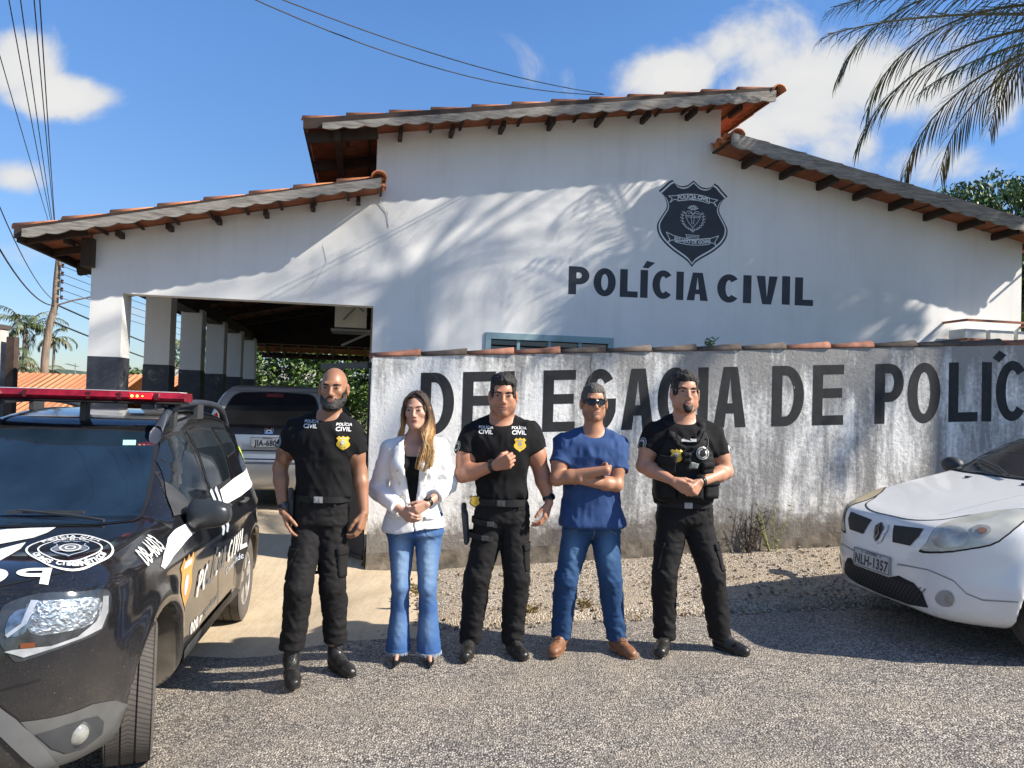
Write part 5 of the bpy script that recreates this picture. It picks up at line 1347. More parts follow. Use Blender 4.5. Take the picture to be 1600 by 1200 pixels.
# number plate
def plate(parent, loc, rot, txt, W=.40, H=.13, bent=0, sc=1.0):
    t = empty('number_plate'); t.parent = parent; t.location = loc; t.rotation_euler = rot; t.scale = (sc,)*3
    b = MB(); b.prism([(-W/2,-H/2),(W/2,-H/2),(W/2,H/2),(-W/2,H/2)], lambda a, c, q: (q, a, c), 0, .005); b.build('plate', mat('plate_grey', (.42,.43,.43), .45, var=.12), t, bevel=.003)
    o = [(-W/2+.004,-H/2+.004),(W/2-.004,-H/2+.004),(W/2-.004,H/2-.004),(-W/2+.004,H/2-.004)]; i = [(x*.975, y*.93) for x, y in o]
    me = loops_to_mesh('rim', [o, i[::-1]]); Mp = Matrix(((0,0,1,.0065),(1,0,0,0),(0,1,0,0),(0,0,0,1))); place2d(me, Mp, 'plate_border', mat('plate_ink', (.03,.03,.035), .5), t)
    me = font_mesh(txt, .098, .035, .80, 1.08)
    for v in me.vertices: v.co.y -= .014
    place2d(me, Mp, 'plate_number', mat('plate_ink', (.03,.03,.035), .5), t)
    me = font_mesh('GO-GOIÂNIA' if txt[0] == 'N' else 'DF-BRASÍLIA', .022, .02)
    for v in me.vertices: v.co.y += .046
    place2d(me, Mp, 'plate_town', mat('plate_ink', (.03,.03,.035), .5), t)
    for sx in (-.10, .10):
        b = MB(); b.lathe([(0,.006),(.006,.009),(.007,0)], 8, Matrix.Translation((.004, sx, .047)) @ Matrix.Rotation(pi/2, 4, 'Y')); b.build('screw', STEEL, t)
    return t
plate(WC, (.868, -.055, .462), (0, radians(-3), 0), 'NLH-1357')

# ------------------------------------------------------------------ silver hatchback in the carport
SC_ = empty('parked_car', (-2.97, 9.42, .205), radians(98)); tag(SC_, 'silver hatchback parked under the carport, seen from behind', 'car')
prof = [(.12,.26),(.04,.30),(.0,.42),(.0,.60),(.03,.68),(.045,.85),(.07,.98),(.14,1.06),(.30,1.28),(.44,1.44),(.52,1.50),(.62,1.525),(1.1,1.545),(1.7,1.54),(2.2,1.49),(2.7,1.30),(3.15,1.05),(3.45,.95),(3.8,.80),(3.93,.60),(3.92,.32),(3.7,.22),(2.0,.20),(.5,.22)]
wz = [(.1,.76),(.25,.81),(.42,.84),(.62,.848),(.85,.845),(.98,.83),(1.08,.80),(1.25,.745),(1.40,.68),(1.50,.62),(1.6,.56)]
b5 = car_body(prof, wz, [(-1,0),(3.0,0),(3.5,.08),(3.8,.25),(3.95,.5)], [(-.1,.35),(0,.16),(.05,.10),(.15,.05),(.35,.02),(.7,0),(5,0)], [(.72,.30,.35),(3.2,.30,.35)], res=.022, edge=.09, flare=.015)
ARC = [(.72,.30,.35),(3.2,.30,.35)]; assign(b5, ai); SB = bvh_of(b5); so_ = link('body', b5, SC_, [PSIL, LINER]); dk = Decals(SB, SC_)
for (wx, s) in ((.72,1),(.72,-1),(3.2,1),(3.2,-1)): wheel(SC_, (wx, s*.73, .295), R=.295, W=.18, side=s)
# rear view: 2-D x = car y, seen from behind
rearwin = [(-.60,1.02),(.60,1.02),(.62,1.10),(.56,1.30),(.50,1.42),(.40,1.46),(-.40,1.46),(-.50,1.42),(-.56,1.30),(-.62,1.10)]
rw = dk.patch('rear_window', [catmull(rearwin, 3)], 'rear', RUB, off=.003, step=.05)
dk.patch('pane', [catmull([(x*.95, 1.24+(z-1.24)*.92) for x, z in rearwin], 3)], 'rear', mat('dark_rear_glass', (.012,.014,.016), .05, spec=.7), off=.007, step=.05, parent=rw)
dk.patch('spoiler', [catmull([(-.56,1.475),(.56,1.475),(.52,1.53),(-.52,1.53)], 2)], 'rear', PSIL, off=.02, step=.05)
dk.patch('brake_lamp', [[(-.11,1.40),(.11,1.40),(.10,1.445),(-.10,1.445)]], 'rear', mat('dim_red', (.16,.03,.03), .3), off=.012)
dk.patch('tailgate_trim', [[(-.54,1.03),(-.44,.955),(-.37,.76),(-.35,.74),(.35,.74),(.37,.76),(.44,.955),(.54,1.03)]], 'rear', RUB, off=.004, step=.05)
dk.patch('plate_recess', [[(-.40,.94),(-.345,.775),(-.32,.755),(.32,.755),(.345,.775),(.40,.94)]], 'rear', PSIL, off=.008, step=.05)
em2 = dk.patch('badge', [[(-.055,1.03),(.055,1.03),(.048,.955),(-.048,.955)], [(-.043,.968),(.043,.968),(.047,1.02),(-.047,1.02)]], 'rear', CH, off=.014)
for s in (-1, 1): dk.patch('badge_bar', [[(s*.014,.963),(s*.030,.963),(s*.036,1.022),(s*.020,1.022)]], 'rear', CH, off=.014, parent=em2)
dk.patch('badge_bar', [[(-.018,.984),(.018,.984),(.018,.998),(-.018,.998)]], 'rear', CH, off=.0145, parent=em2)
dk.line('panel_gap', [(-.74,.66),(-.3,.645),(.3,.645),(.74,.66)], .014, 'rear', DGAP, off=.003); dk.line('panel_gap', [(-.60,1.0),(-.63,.85),(-.62,.68)], .008, 'rear', DGAP); dk.line('panel_gap', [(.60,1.0),(.63,.85),(.62,.68)], .008, 'rear', DGAP)
dk.line('bumper_shade', [(-.7,.60),(.7,.60)], .03, 'rear', mat('grey_strip', (.10,.10,.11), .4), off=.003)
for s in (-1, 1): dk.patch('tail_lamp', [[(s*.64,.98),(s*.60,1.05),(s*.66,1.20),(s*.74,1.10),(s*.82,.98)]], 'rear', REDL, off=.006, step=.04)
me = font_mesh('FIT', .06, .03)
plate(SC_, (-.005, .0, .855), (0, radians(2), pi), 'JIA-6802')
for s in (-1, 1): dk.patch('side_window', [[(.75,1.06),(.68,1.40),(1.2,1.45),(1.9,1.43),(2.35,1.32),(2.7,1.08)]], 'side', GLS, off=.006, side=s, step=.06)
# ================================================================== plants, poles, neighbours
LF1 = mat('mango_leaf', (.055,.11,.018), .5, var=.5, vs=1.2); LF2 = mat('young_leaf', (.10,.17,.03), .5, var=.4, vs=2); LF3 = mat('dark_leaf', (.018,.045,.014), .5, var=.4, vs=2)
PLM = mat('palm_leaflet', (.060,.085,.028), .5, var=.45, vs=3); PLD = mat('dry_leaflet', (.20,.14,.06), .7, var=.4, vs=3); RAC = mat('palm_rachis', (.13,.13,.05), .6, var=.3)
BARK = mat('grey_bark', (.14,.115,.09), .95, var=.35, vs=8, bmp=.8, bs=20, bd=.02)
def leaf_mesh(pts, size, seed, droop=.3, aspect=.38, groups=3):
    """pts: Nx3 leaf positions -> folded leaf quads; returns V,F,material index"""
    rs = np.random.RandomState(seed); n = len(pts); a = rs.uniform(0, 2*pi, n); el = rs.normal(-droop, .5, n); s = size*rs.uniform(.6, 1.3, n)
    d = np.stack([np.cos(a)*np.cos(el), np.sin(a)*np.cos(el), np.sin(el)], 1); l = np.cross(d, rs.normal(0, 1, (n, 3))); l /= np.linalg.norm(l, axis=1)[:, None]+1e-9
    p0 = pts; p1 = pts+d*s[:, None]*.5+l*s[:, None]*aspect*.5; p2 = pts+d*s[:, None]; p3 = pts+d*s[:, None]*.5-l*s[:, None]*aspect*.5
    V = np.stack([p0, p1, p2, p3], 1).reshape(-1, 3); Fq = np.arange(4*n).reshape(-1, 4); return V, Fq, rs.randint(0, groups, n)
def crown(name, lumps, n, size, seed, parent, mats=(LF1, LF2, LF3), droop=.3, shell=.55):
    rs = np.random.RandomState(seed); P_ = []; w_ = np.array([l[3]**2 for l in lumps]); w_ = w_/w_.sum()
    for (cx_, cy_, cz_, r_), ww in zip(lumps, w_):
        k = int(n*ww); u = rs.normal(0, 1, (k, 3)); u /= np.linalg.norm(u, axis=1)[:, None]; rad = r_*(shell+(1-shell)*rs.uniform(0, 1, k)**.6)*(1+.22*vnoise(u[:, 0]*2.5+seed, u[:, 1]*2.5, u[:, 2]*2.5))
        # clumps
        q = u*rad[:, None]*np.array([1, 1, .82])+np.array([cx_, cy_, cz_]); g = vnoise(q[:, 0]*1.6, q[:, 1]*1.6, q[:, 2]*1.6+seed); P_.append(q[g > -.28])
    P_ = np.concatenate(P_); V, Fq, mi = leaf_mesh(P_, size, seed+1, droop, groups=len(mats)); me = npmesh(name, V, Fq)
    me.polygons.foreach_set('material_index', mi[:len(me.polygons)].astype(np.int32)); return link(name, me, parent, list(mats))
def tree(loc, lumps, n, size, seed, label, name='leafy_tree', group=None, mats=(LF1, LF2, LF3), trunk=.25, droop=.3):
    t = empty(name, loc, 0, label, 'tree', group); crown('crown', lumps, n, size, seed, t, mats, droop)
    b = MB(); top = (sum(l[0] for l in lumps)/len(lumps), sum(l[1] for l in lumps)/len(lumps), min(l[2] for l in lumps)); b.tube([(0,0,-.3),(.05,.03,top[2]*.5),(top[0]*.5,top[1]*.5,top[2])], [trunk*1.2, trunk*.85, trunk*.6], 10)
    for l in lumps: b.tube([(top[0]*.3,top[1]*.3,top[2]*.8),((l[0]+top[0]*.3)/2,(l[1])/2,(l[2]+top[2])/2),(l[0],l[1],l[2]+l[3]*.4)], [trunk*.5,trunk*.32,trunk*.08], 7)
    b.build('trunk', BARK, t, smooth=True); return t
def frond(b, base, az, el0, L_, droop, nl=46, ll=.5, seed=0, wdt=.022, hang=.9, roll=0., step=16):
    """arched rachis with two rows of hanging leaflets"""
    rr = random.Random(seed); p = Vector(base); pts = [p.copy()]; el = el0; ds = L_/step; dirs = []
    for i in range(step):
        d = Vector((cos(az)*cos(el), sin(az)*cos(el), sin(el))); dirs.append(d); p = p+d*ds; pts.append(p.copy()); el -= droop/step*(.4+1.6*i/step)
    b.m = 2; b.tube(pts, [.022*(1-.85*i/step)+.003 for i in range(step+1)], 6)
    for i in range(nl):
        f = .10+.90*(i+rr.random()*.6)/nl; k = min(step-1, int(f*step)); q = pts[k].lerp(pts[k+1], f*step-k); d = dirs[k]; side = d.cross(Vector((0,0,1))).normalized()
        l = ll*(.45+.75*sin(pi*min(1, f*.85+.12)))*rr.uniform(.8, 1.15)
        for s in (-1, 1):
            if rr.random() < .06: continue
            out = (d*(.55+.5*f)+side*s*(.75-.25*f)+Vector((0,0,-.15+rr.uniform(-.1,.1)))).normalized(); dn = (out*.45+Vector((rr.uniform(-.1,.1),rr.uniform(-.1,.1),-hang))).normalized(); ww = wdt*rr.uniform(.7, 1.1)
            m1 = q+out*l*.42; m2 = m1+(out*.5+dn*.5).normalized()*l*.30; e = m2+dn*l*.34; wv = (dn.cross(out)); wv = wv.normalized() if wv.length > .05 else side
            b.m = 1 if rr.random() < .14 else 0
            b.add([q-wv*ww*.25, q+wv*ww*.25, m1+wv*ww*.5, m1-wv*ww*.5, m2+wv*ww*.4, m2-wv*ww*.4, e], [(0,1,2,3),(3,2,4,5),(5,4,6)])
def palm(loc, h, label, n=16, L_=2.6, seed=1, group=None, name='palm_tree', trunk=.14, ll=.5, lean=(0,0), nl=40, wdt=.022, custom=None):
    t = empty(name, loc, 0, label, 'palm tree', group); rr = random.Random(seed); b = MB(); top = Vector((lean[0], lean[1], h))
    b.tube([(0,0,-.4),(lean[0]*.3,lean[1]*.3,h*.45),top], [trunk*1.25,trunk,trunk*.8], 10); b.build('trunk', BARK, t, smooth=True)
    fr = custom or [(2*pi*i/n+rr.uniform(-.15,.15), rr.uniform(-.1, 1.15), L_*rr.uniform(.85,1.1), rr.uniform(1.2,2.1)) for i in range(n)]
    for i, (az, el, l_, dr) in enumerate(fr):
        b = MB(); frond(b, top+Vector((0,0,.05)), az, el, l_, dr, nl=nl, ll=ll, seed=seed*50+i, wdt=wdt); b.build('frond', [PLM, PLD, RAC], t, fixn=False)
    return t
rr = random.Random(21); cu = []
R_d = radians
for az, el, l_, dr in ((179,.08,3.65,.34),(185,-.16,2.9,.45),(172,.34,3.5,.6),(205,.5,3.7,1.6),(158,.62,3.8,1.7),(150,.25,3.5,1.4),(176,.85,3.9,1.9),(215,.25,3.4,1.4),(140,.6,3.6,1.8),(125,.2,3.4,1.5),(230,.6,3.6,1.7),(250,.2,3.4,1.6),(275,.6,3.4,1.8),(300,.25,3.3,1.6),(330,.6,3.3,1.7),(0,.3,3.3,1.6),(30,.6,3.3,1.7),(60,.3,3.4,1.6),(90,.6,3.4,1.7),(108,.3,3.4,1.6)): cu.append((R_d(az), el, l_, dr))
palm((7.15, 8.7, .1), 6.05, 'tall palm standing right of the frame, its drooping fronds hanging in the top right corner', seed=5, custom=cu, ll=.60, nl=52, wdt=.020, name='palm_tree', trunk=.17)
palm((8.3, 6.95, .1), 10.4, 'very tall palm added unseen beyond the right edge so its fronds streak the white facade with shadow', seed=14, n=15, L_=3.1, nl=40, ll=.62, wdt=.026, trunk=.17)  # out-of-view palm added only to cast frond shadows on the facade
tree((10.6, 7.9, 0), [(0,.2,8.7,1.9),(-1.2,.5,8.2,1.35),(1.3,-.2,8.3,1.5),(.2,.3,9.9,1.3)], 15000, .20, 31, 'leafy tree added unseen beyond the right edge to shade the right half of the facade', mats=(LF1, LF3), trunk=.2)  # out-of-view crown put in to give the facade extra shade
tree((15.8, 25.5, 0), [(-1.7,0,6.9,2.2),(.5,.4,7.7,2.6),(3.4,0,7.4,2.8),(-2.7,.4,5.4,2.1),(1.5,-1.6,5.9,2.7),(4.5,0,5.5,2.6)], 80000, .22, 8, 'dense dark green mango tree behind the right end of the roof', droop=.9, trunk=.4)
# hedge behind the carport
tree((-7.4, 28.2, -.1), [(-2.4,0,1.6,1.6),(-1.1,.1,2.3,1.6),(.3,-.2,1.9,1.6),(1.5,.1,2.5,1.6),(2.7,0,1.8,1.6),(-3.4,.2,2.8,1.5),(.4,.3,3.6,1.4),(3.8,.3,3.0,1.6),(-1.5,.4,3.7,1.3),(2.4,.4,3.8,1.3)], 30000, .21, 12, 'bushy sunlit hedge seen through the far end of the carport', name='hedge', mats=(LF2, LF1, LF2, LF3))
for i, (x, y, h, r_, lab) in enumerate(((-27.5, 52, 2.2, 1.5, 'small round tree on the left skyline between pole and building'), (-25.0, 50, 2.6, 1.6, 'bushy tree beside the white front pillar of the carport'), (-23.6, 54, 3.2, 1.8, 'leafy tree seen through the first gap between carport pillars'), (-20.5, 50, 2.4, 1.4, 'low leafy tree behind the grey roof among the carport pillars'), (-16.8, 46, 3.1, 1.5, 'small dark tree seen between the third and fourth carport pillars'))):
    tree((x, y, -.6), [(0,0,h,r_),(r_*.7,.2,h*.85,r_*.7),(-r_*.7,0,h*.8,r_*.75)], 5200, .26, 40+i, lab, group='trees on the left skyline', trunk=.12)
palm((-29.9, 47, -.8), 6.0, 'tallest feathery palm left of the wooden pole', n=15, L_=2.5, seed=2, group='palms behind the orange roof', nl=26, ll=.62, wdt=.07, trunk=.16)
palm((-30.2, 46, -.8), 3.9, 'short bushy palm by the concrete post at the left edge', n=13, L_=2.3, seed=3, group='palms behind the orange roof', nl=22, ll=.6, wdt=.07, trunk=.14)
palm((-29.3, 49, -.8), 5.6, 'slim palm close to the left side of the wooden pole', n=9, L_=1.5, seed=4, group='palms behind the orange roof', nl=20, ll=.45, wdt=.06, trunk=.09)
palm((-28.0, 45, -.8), 3.0, 'lowest palm behind the ridge of the orange roof', n=12, L_=2.0, seed=6, group='palms behind the orange roof', nl=20, ll=.5, wdt=.06, trunk=.1)
palm((-19.9, 45, -.6), 5.0, 'palm with pale trunk seen between the second and third carport pillars', n=12, L_=2.0, seed=9, nl=22, ll=.5, wdt=.06, trunk=.15)
# ---- utility pole
WOOD = mat('pole_wood', (.20,.155,.115), .9, var=.4, vs=5, bmp=.6, bs=14, bd=.02, scale=(3,3,.5)); WIRE = mat('black_cable', (.015,.015,.016), .6)
up = empty('utility_pole', (-15.25, 25, -.2), 0, 'crooked wooden utility pole with insulator rack and lamp arm', 'utility pole')
b = MB(); b.tube(catmull([(-.10,0,-.5),(0,0,1.2),(.02,0,2.2),(.03,0,3.0),(.14,0,4.0),(.26,0,4.5),(.28,0,5.3),(.33,0,6.2)], 3, closed=False), [.145-.0028*i for i in range(22)], 10); b.build('pole', WOOD, up, smooth=True)
for k in range(5): b = MB(); b.lathe([(.02,-.07),(.05,-.05),(.03,0),(.05,.05),(.02,.07)], 10, Matrix.Translation((.50,-.05,5.85-.26*k))); b.box((.38,-.07,5.84-.26*k),(.5,-.03,5.86-.26*k)); b.build('insulator', mat('brown_porcelain', (.05,.025,.02), .3), up)
b = MB(); b.tube([(.30,0,4.55),(.9,-.1,4.72),(1.6,-.2,4.85)], .028, 6); ar = b.build('lamp_arm', mat('galvanised', (.35,.36,.36), .5), up)
b = MB(); b.sphere((1.82,-.22,4.90), (.30,.12,.10), 14, 8); b.build('lamp_head', mat('pale_lamp_shell', (.6,.6,.58), .4), ar, smooth=True)
def cable(name, pts, r, label, group=None, sag=.0, n=18):
    a, c = Vector(pts[0]), Vector(pts[-1]); q = []
    for i in range(n+1):
        f = i/n; p = a.lerp(c, f); p.z -= sag*4*f*(1-f); q.append(p)
    b = MB(); b.tube(q, r, 5); o = b.build(name, WIRE, None, smooth=True); return tag(o, label, 'cable', group)
for k, (xe, ye, ze, sg) in enumerate(((-6.95,8.6,6.9,.10),(-6.55,8.6,6.75,.14),(-6.35,8.6,6.5,.12),(-6.15,8.6,6.3,.16),(-6.05,8.6,6.0,.18))):
    cable('power_line', [(-14.8, 25, 5.65-.26*k), tuple(a_+(b_-a_)*1.22 for a_, b_ in zip((-14.8, 25, 5.65-.26*k), (xe+.6, ye, ze-.1)))], .0075, ('topmost', 'second', 'middle', 'fourth', 'lowest')[k]+' of the thin power lines climbing from the pole to the top left', 'power lines at the left edge', sg)
    cable('power_line', [(-14.8, 25, 5.65-.26*k), (-26+9, 60, 6.4-.35*k)], .011, ('topmost', 'second', 'middle', 'fourth', 'lowest')[k]+' of the thin power lines running from the pole behind the carport', 'power lines behind the carport', .5)
cable('phone_cable', [(-15.0, 25, 4.35), (-7.0, 8.6, 5.5)], .018, 'thick slack cable sweeping down to the pole from the left edge', sag=.75)
cable('phone_cable', [(-15.0, 25, 4.5), (-6.8, 8.6, 6.0)], .011, 'thin slack cable just above the thick one at the left edge', sag=.6)
cable('phone_cable', [(-15.0, 25, 4.4), (-19.0, 60, 3.2)], .03, 'thick cable running down from the pole behind the white front pillar', sag=.5)
cable('phone_cable', [(-15.0, 25, 3.8), (-19.5, 60, 2.2)], .03, 'lower cable running down from the pole behind the white front pillar', sag=.4)
cable('service_cable', [(-2.75, 5.2, 4.78), (1.00, 9.28, 5.43)], .0055, 'upper service cable coming down to the top roof edge', 'service cables over the upper roof', .16)
cable('service_cable', [(-2.95, 5.2, 4.86), (1.02, 9.28, 5.42)], .0055, 'lower service cable coming down to the top roof edge', 'service cables over the upper roof', .30)
an_ = empty('tv_antenna', (-22.2, 39, 1.2), 0, 'small television antenna above the trees beside the front pillar', 'antenna'); b = MB(); b.tube([(0,0,-.4),(0,0,1.75)], .025, 5); b.build('mast', STEEL, an_); b = MB()
for k in range(4): b.tube([(-.45,0,1.72-.0*k),(.1,0,1.60)], .018, 4); b.tube([(-.4+.14*k,-.3,1.70-.03*k),(-.4+.14*k,.3,1.70-.03*k)], .014, 4)
b.build('elements', STEEL, an_)
# ---- neighbouring houses
def m_oroof():
    m, nt, b = newmat('orange_roof_tiles'); L = nt.links; v = coords(nt); n = noise(nt, v, 2.2, 6, .6)
    wv = nd(nt, 'ShaderNodeTexWave', wave_type='BANDS', bands_direction='X'); wv.inputs['Scale'].default_value = 1.6; wv.inputs['Distortion'].default_value = .3; L.new(v, wv.inputs['Vector'])
    c = mixc(nt, n, (.50,.17,.07), (.66,.27,.12)); L.new(mixc(nt, mathn(nt, 'MULTIPLY', mathn(nt, 'SUBTRACT', 1.0, wv.outputs[0]), .3), c, (.16,.05,.025)), b.inputs['Base Color']); b.inputs['Roughness'].default_value = .85; bump(nt, b, wv.outputs[0], 1, .04); return m
ORF = m_oroof(); HW = mat('house_render', (.22,.21,.19), .9, var=.3)
def house(loc, rz, W, D_, zw, zr, label, roofm, over=.4):
    t = empty('neighbour_house', loc, rz, label, 'house'); b = MB(); b.box((0,0,-2), (W,D_,zw)); b.build('wall', HW, t)
    b = MB(); n = int((W+2*over)/.22); 
    for (ya, za, yb, zb) in ((-over, zw-.05, D_/2, zr), (D_+over, zw-.05, D_/2, zr)):
        P0 = []
        for f in (0, .33, .66, 1): P0.append([(-over+i*.055, ya+(yb-ya)*f, za+(zb-za)*f+.035*abs(sin(i*pi/4))) for i in range(n*4)])
        b.grid(P0)
    o = b.build('roof', roofm, t, smooth=False); md = o.modifiers.new('s', 'SOLIDIFY'); md.thickness = .04
    b = MB(); b.box((W*.2,-.02,.2), (W*.2+.9,.03,1.3)); b.build('window', mat('dark_opening', (.02,.02,.02), .5), t); return t
house((-17.2, 21.4, -1.05), radians(4), 5.3, 6.0, 2.0, 3.15, 'low house with bright orange tiled roof at the left edge', ORF)
house((-19.0, 33.5, -.6), radians(-3), 3.6, 5, 2.1, 3.0, 'small house with orange tiled roof seen beyond the carport pillars', ORF)
house((-17.4, 38.5, -.6), radians(6), 8.5, 7, 2.2, 3.8, 'house with grey corrugated roof behind the carport pillars', mat('fibre_cement', (.27,.25,.22), .9, var=.2, vs=3))
house((-29.5, 44, -1.0), radians(12), 3.0, 4, 2.6, 3.5, 'tiny house gable with reddish roof beside the white front pillar', mat('old_red_roof', (.25,.11,.08), .9, var=.3))
gp = empty('gate_post', (-8.22, 12.2, -.3), 0, 'pale flaking concrete post at the far left edge', 'post'); b = MB(); b.box((-.30,-.15,0), (.10,.15,2.86)); b.build('post', mat('flaking_concrete', (.42,.39,.35), .95, var=.5, vs=4, bmp=.5), gp, bevel=.01)
b = MB(); b.box((-.32,-.17,2.86), (.12,.17,2.93)); b.build('cap', mat('dark_cap', (.06,.05,.045), .9), gp)
wp_ = empty('wooden_post', (-7.96, 12.2, -.3), 0, 'dark brown wooden post beside the pale concrete post', 'post'); b = MB(); b.box((-.06,-.06,0), (.07,.06,2.74)); b.build('post', mat('brown_post', (.07,.045,.035), .9, var=.4), wp_)
# ---- low rear slope closing the carport
rs_ = empty('rear_canopy'); rs_.parent = bld
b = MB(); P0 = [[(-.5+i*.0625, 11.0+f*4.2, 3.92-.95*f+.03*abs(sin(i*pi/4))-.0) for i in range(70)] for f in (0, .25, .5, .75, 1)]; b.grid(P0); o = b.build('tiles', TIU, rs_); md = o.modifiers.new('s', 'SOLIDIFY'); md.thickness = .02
b = MB(); b.box((-.4, 10.9, 2.95), (2.82, 11.05, 4.05)); b.build('gable_board', DW, rs_)
for k in range(7):
    b = MB(); b.beam((-.2+k*.48, 11, 3.80), (-.2+k*.48, 15.1, 2.88), .06, .1); b.build('rafter', DW, rs_)
for k in range(5): b = MB(); b.box((-.5, 11.2+k*.95, 3.70-.21*k), (3.2, 11.26+k*.95, 3.76-.21*k)); b.build('batten', DW, rs_)
b = MB(); b.box((-.4,15.0,2.78), (3.1,15.1,2.94)); b.build('beam', DW, rs_)
# ---- open pedestrian gate at the wall end
gt = empty('metal_gate', (-1.40, 7.52, -.02), 0, 'open black metal gate leaf with upright bars at the left end of the wall', 'gate'); GM = mat('black_gate_paint', (.012,.012,.014), .45)
E1 = Vector((-.62,.66,0))
b = MB(); b.beam((0,0,0), (0,0,2.02), .06, .06); b.beam((0,0,1.98), E1+Vector((0,0,1.98)), .05, .06); b.beam((0,0,.10), E1+Vector((0,0,.10)), .04, .04); b.beam((0,0,1.0), E1+Vector((0,0,1.0)), .035, .035); b.beam(E1+Vector((0,0,.06)), E1+Vector((0,0,2.0)), .045, .045); b.build('frame', GM, gt)
for k in range(7): b = MB(); p = E1*((k+.6)/7.6); b.beam(p+Vector((0,0,1.0)), p+Vector((0,0,2.14)), .016, .016); b.build('bar', GM, gt)
b = MB(); b.beam((0,0,.55)+Vector((0,0,0)) if False else Vector((0,0,.55)), E1*.98+Vector((0,0,.55)), .008, .88); b.build('sheet', GM, gt)
b = MB(); b.tube(catmull([(.03,-.03,.55),(.05,-.05,.42),(.045,-.05,.25),(.02,-.05,.15),(.03,-.05,.02)], 4, closed=False), .012, 6); b.build('strap', RUB, gt, smooth=True)
# ---- weeds at the foot of the wall
def weed(loc, h, seed, label, m, dry=False, n=14):
    t = empty('weed', loc, 0, label, 'weed'); rr = random.Random(seed); b = MB()
    for i in range(n):
        a = rr.uniform(0, 2*pi); l = h*rr.uniform(.5, 1); tip = Vector((cos(a)*l*.35, sin(a)*l*.12, l)); pts = [Vector((0,0,0)), tip*.5+Vector((rr.uniform(-.02,.02),0,0)), tip]; b.tube(pts, [.004,.003,.0012], 4)
        for j in range(7):
            f = .3+.1*j; q = pts[0].lerp(pts[1], f*2) if f < .5 else pts[1].lerp(pts[2], f*2-1); e = q+Vector((rr.uniform(-.06,.06), rr.uniform(-.03,.03), rr.uniform(.0,.05)))
            w_ = Vector((.004,.0,.008)); b.add([q, (q+e)/2+w_, e, (q+e)/2-w_], [(0,1,2,3)])
    b.build('stems', m, t, fixn=False); return t
def wy(x): return wallY(x)-.07
weed((2.37, wy(2.37), .13), .55, 1, 'dry dark weed leaning at the foot of the stained wall', mat('dead_stem', (.06,.045,.035), .9)); weed((2.62, wy(2.62), .15), .62, 2, 'thin yellow-green weed beside the dry one at the wall', mat('pale_green_stem', (.22,.24,.09), .8), n=9)
weed((1.98, wy(1.95)+.10, 2.22), .13, 5, 'tiny plant growing on top of the wall coping', LF1, n=5)
for i, (x, y, h) in enumerate(((-.75,6.5,.10),(-.60,5.72,.08),(1.05,7.5,.14),(-.86,6.1,.09),(.62,5.98,.09),(.2,5.86,.07))):
    weed((x, y, (gz(x, y)+.02) if y < 7 else .09), h, 20+i, ('small dry tuft on the broken verge edge by the driveway','small dry tuft below the verge edge behind the woman','dry tuft at the wall foot behind the blue shirt man','small dry tuft on the driveway side of the verge','dry tuft on the kerb edge near the crossed-arms man','dry tuft on the kerb edge behind the raised-fist man')[i], mat('straw_grass', (.34,.26,.13), .9), n=16)
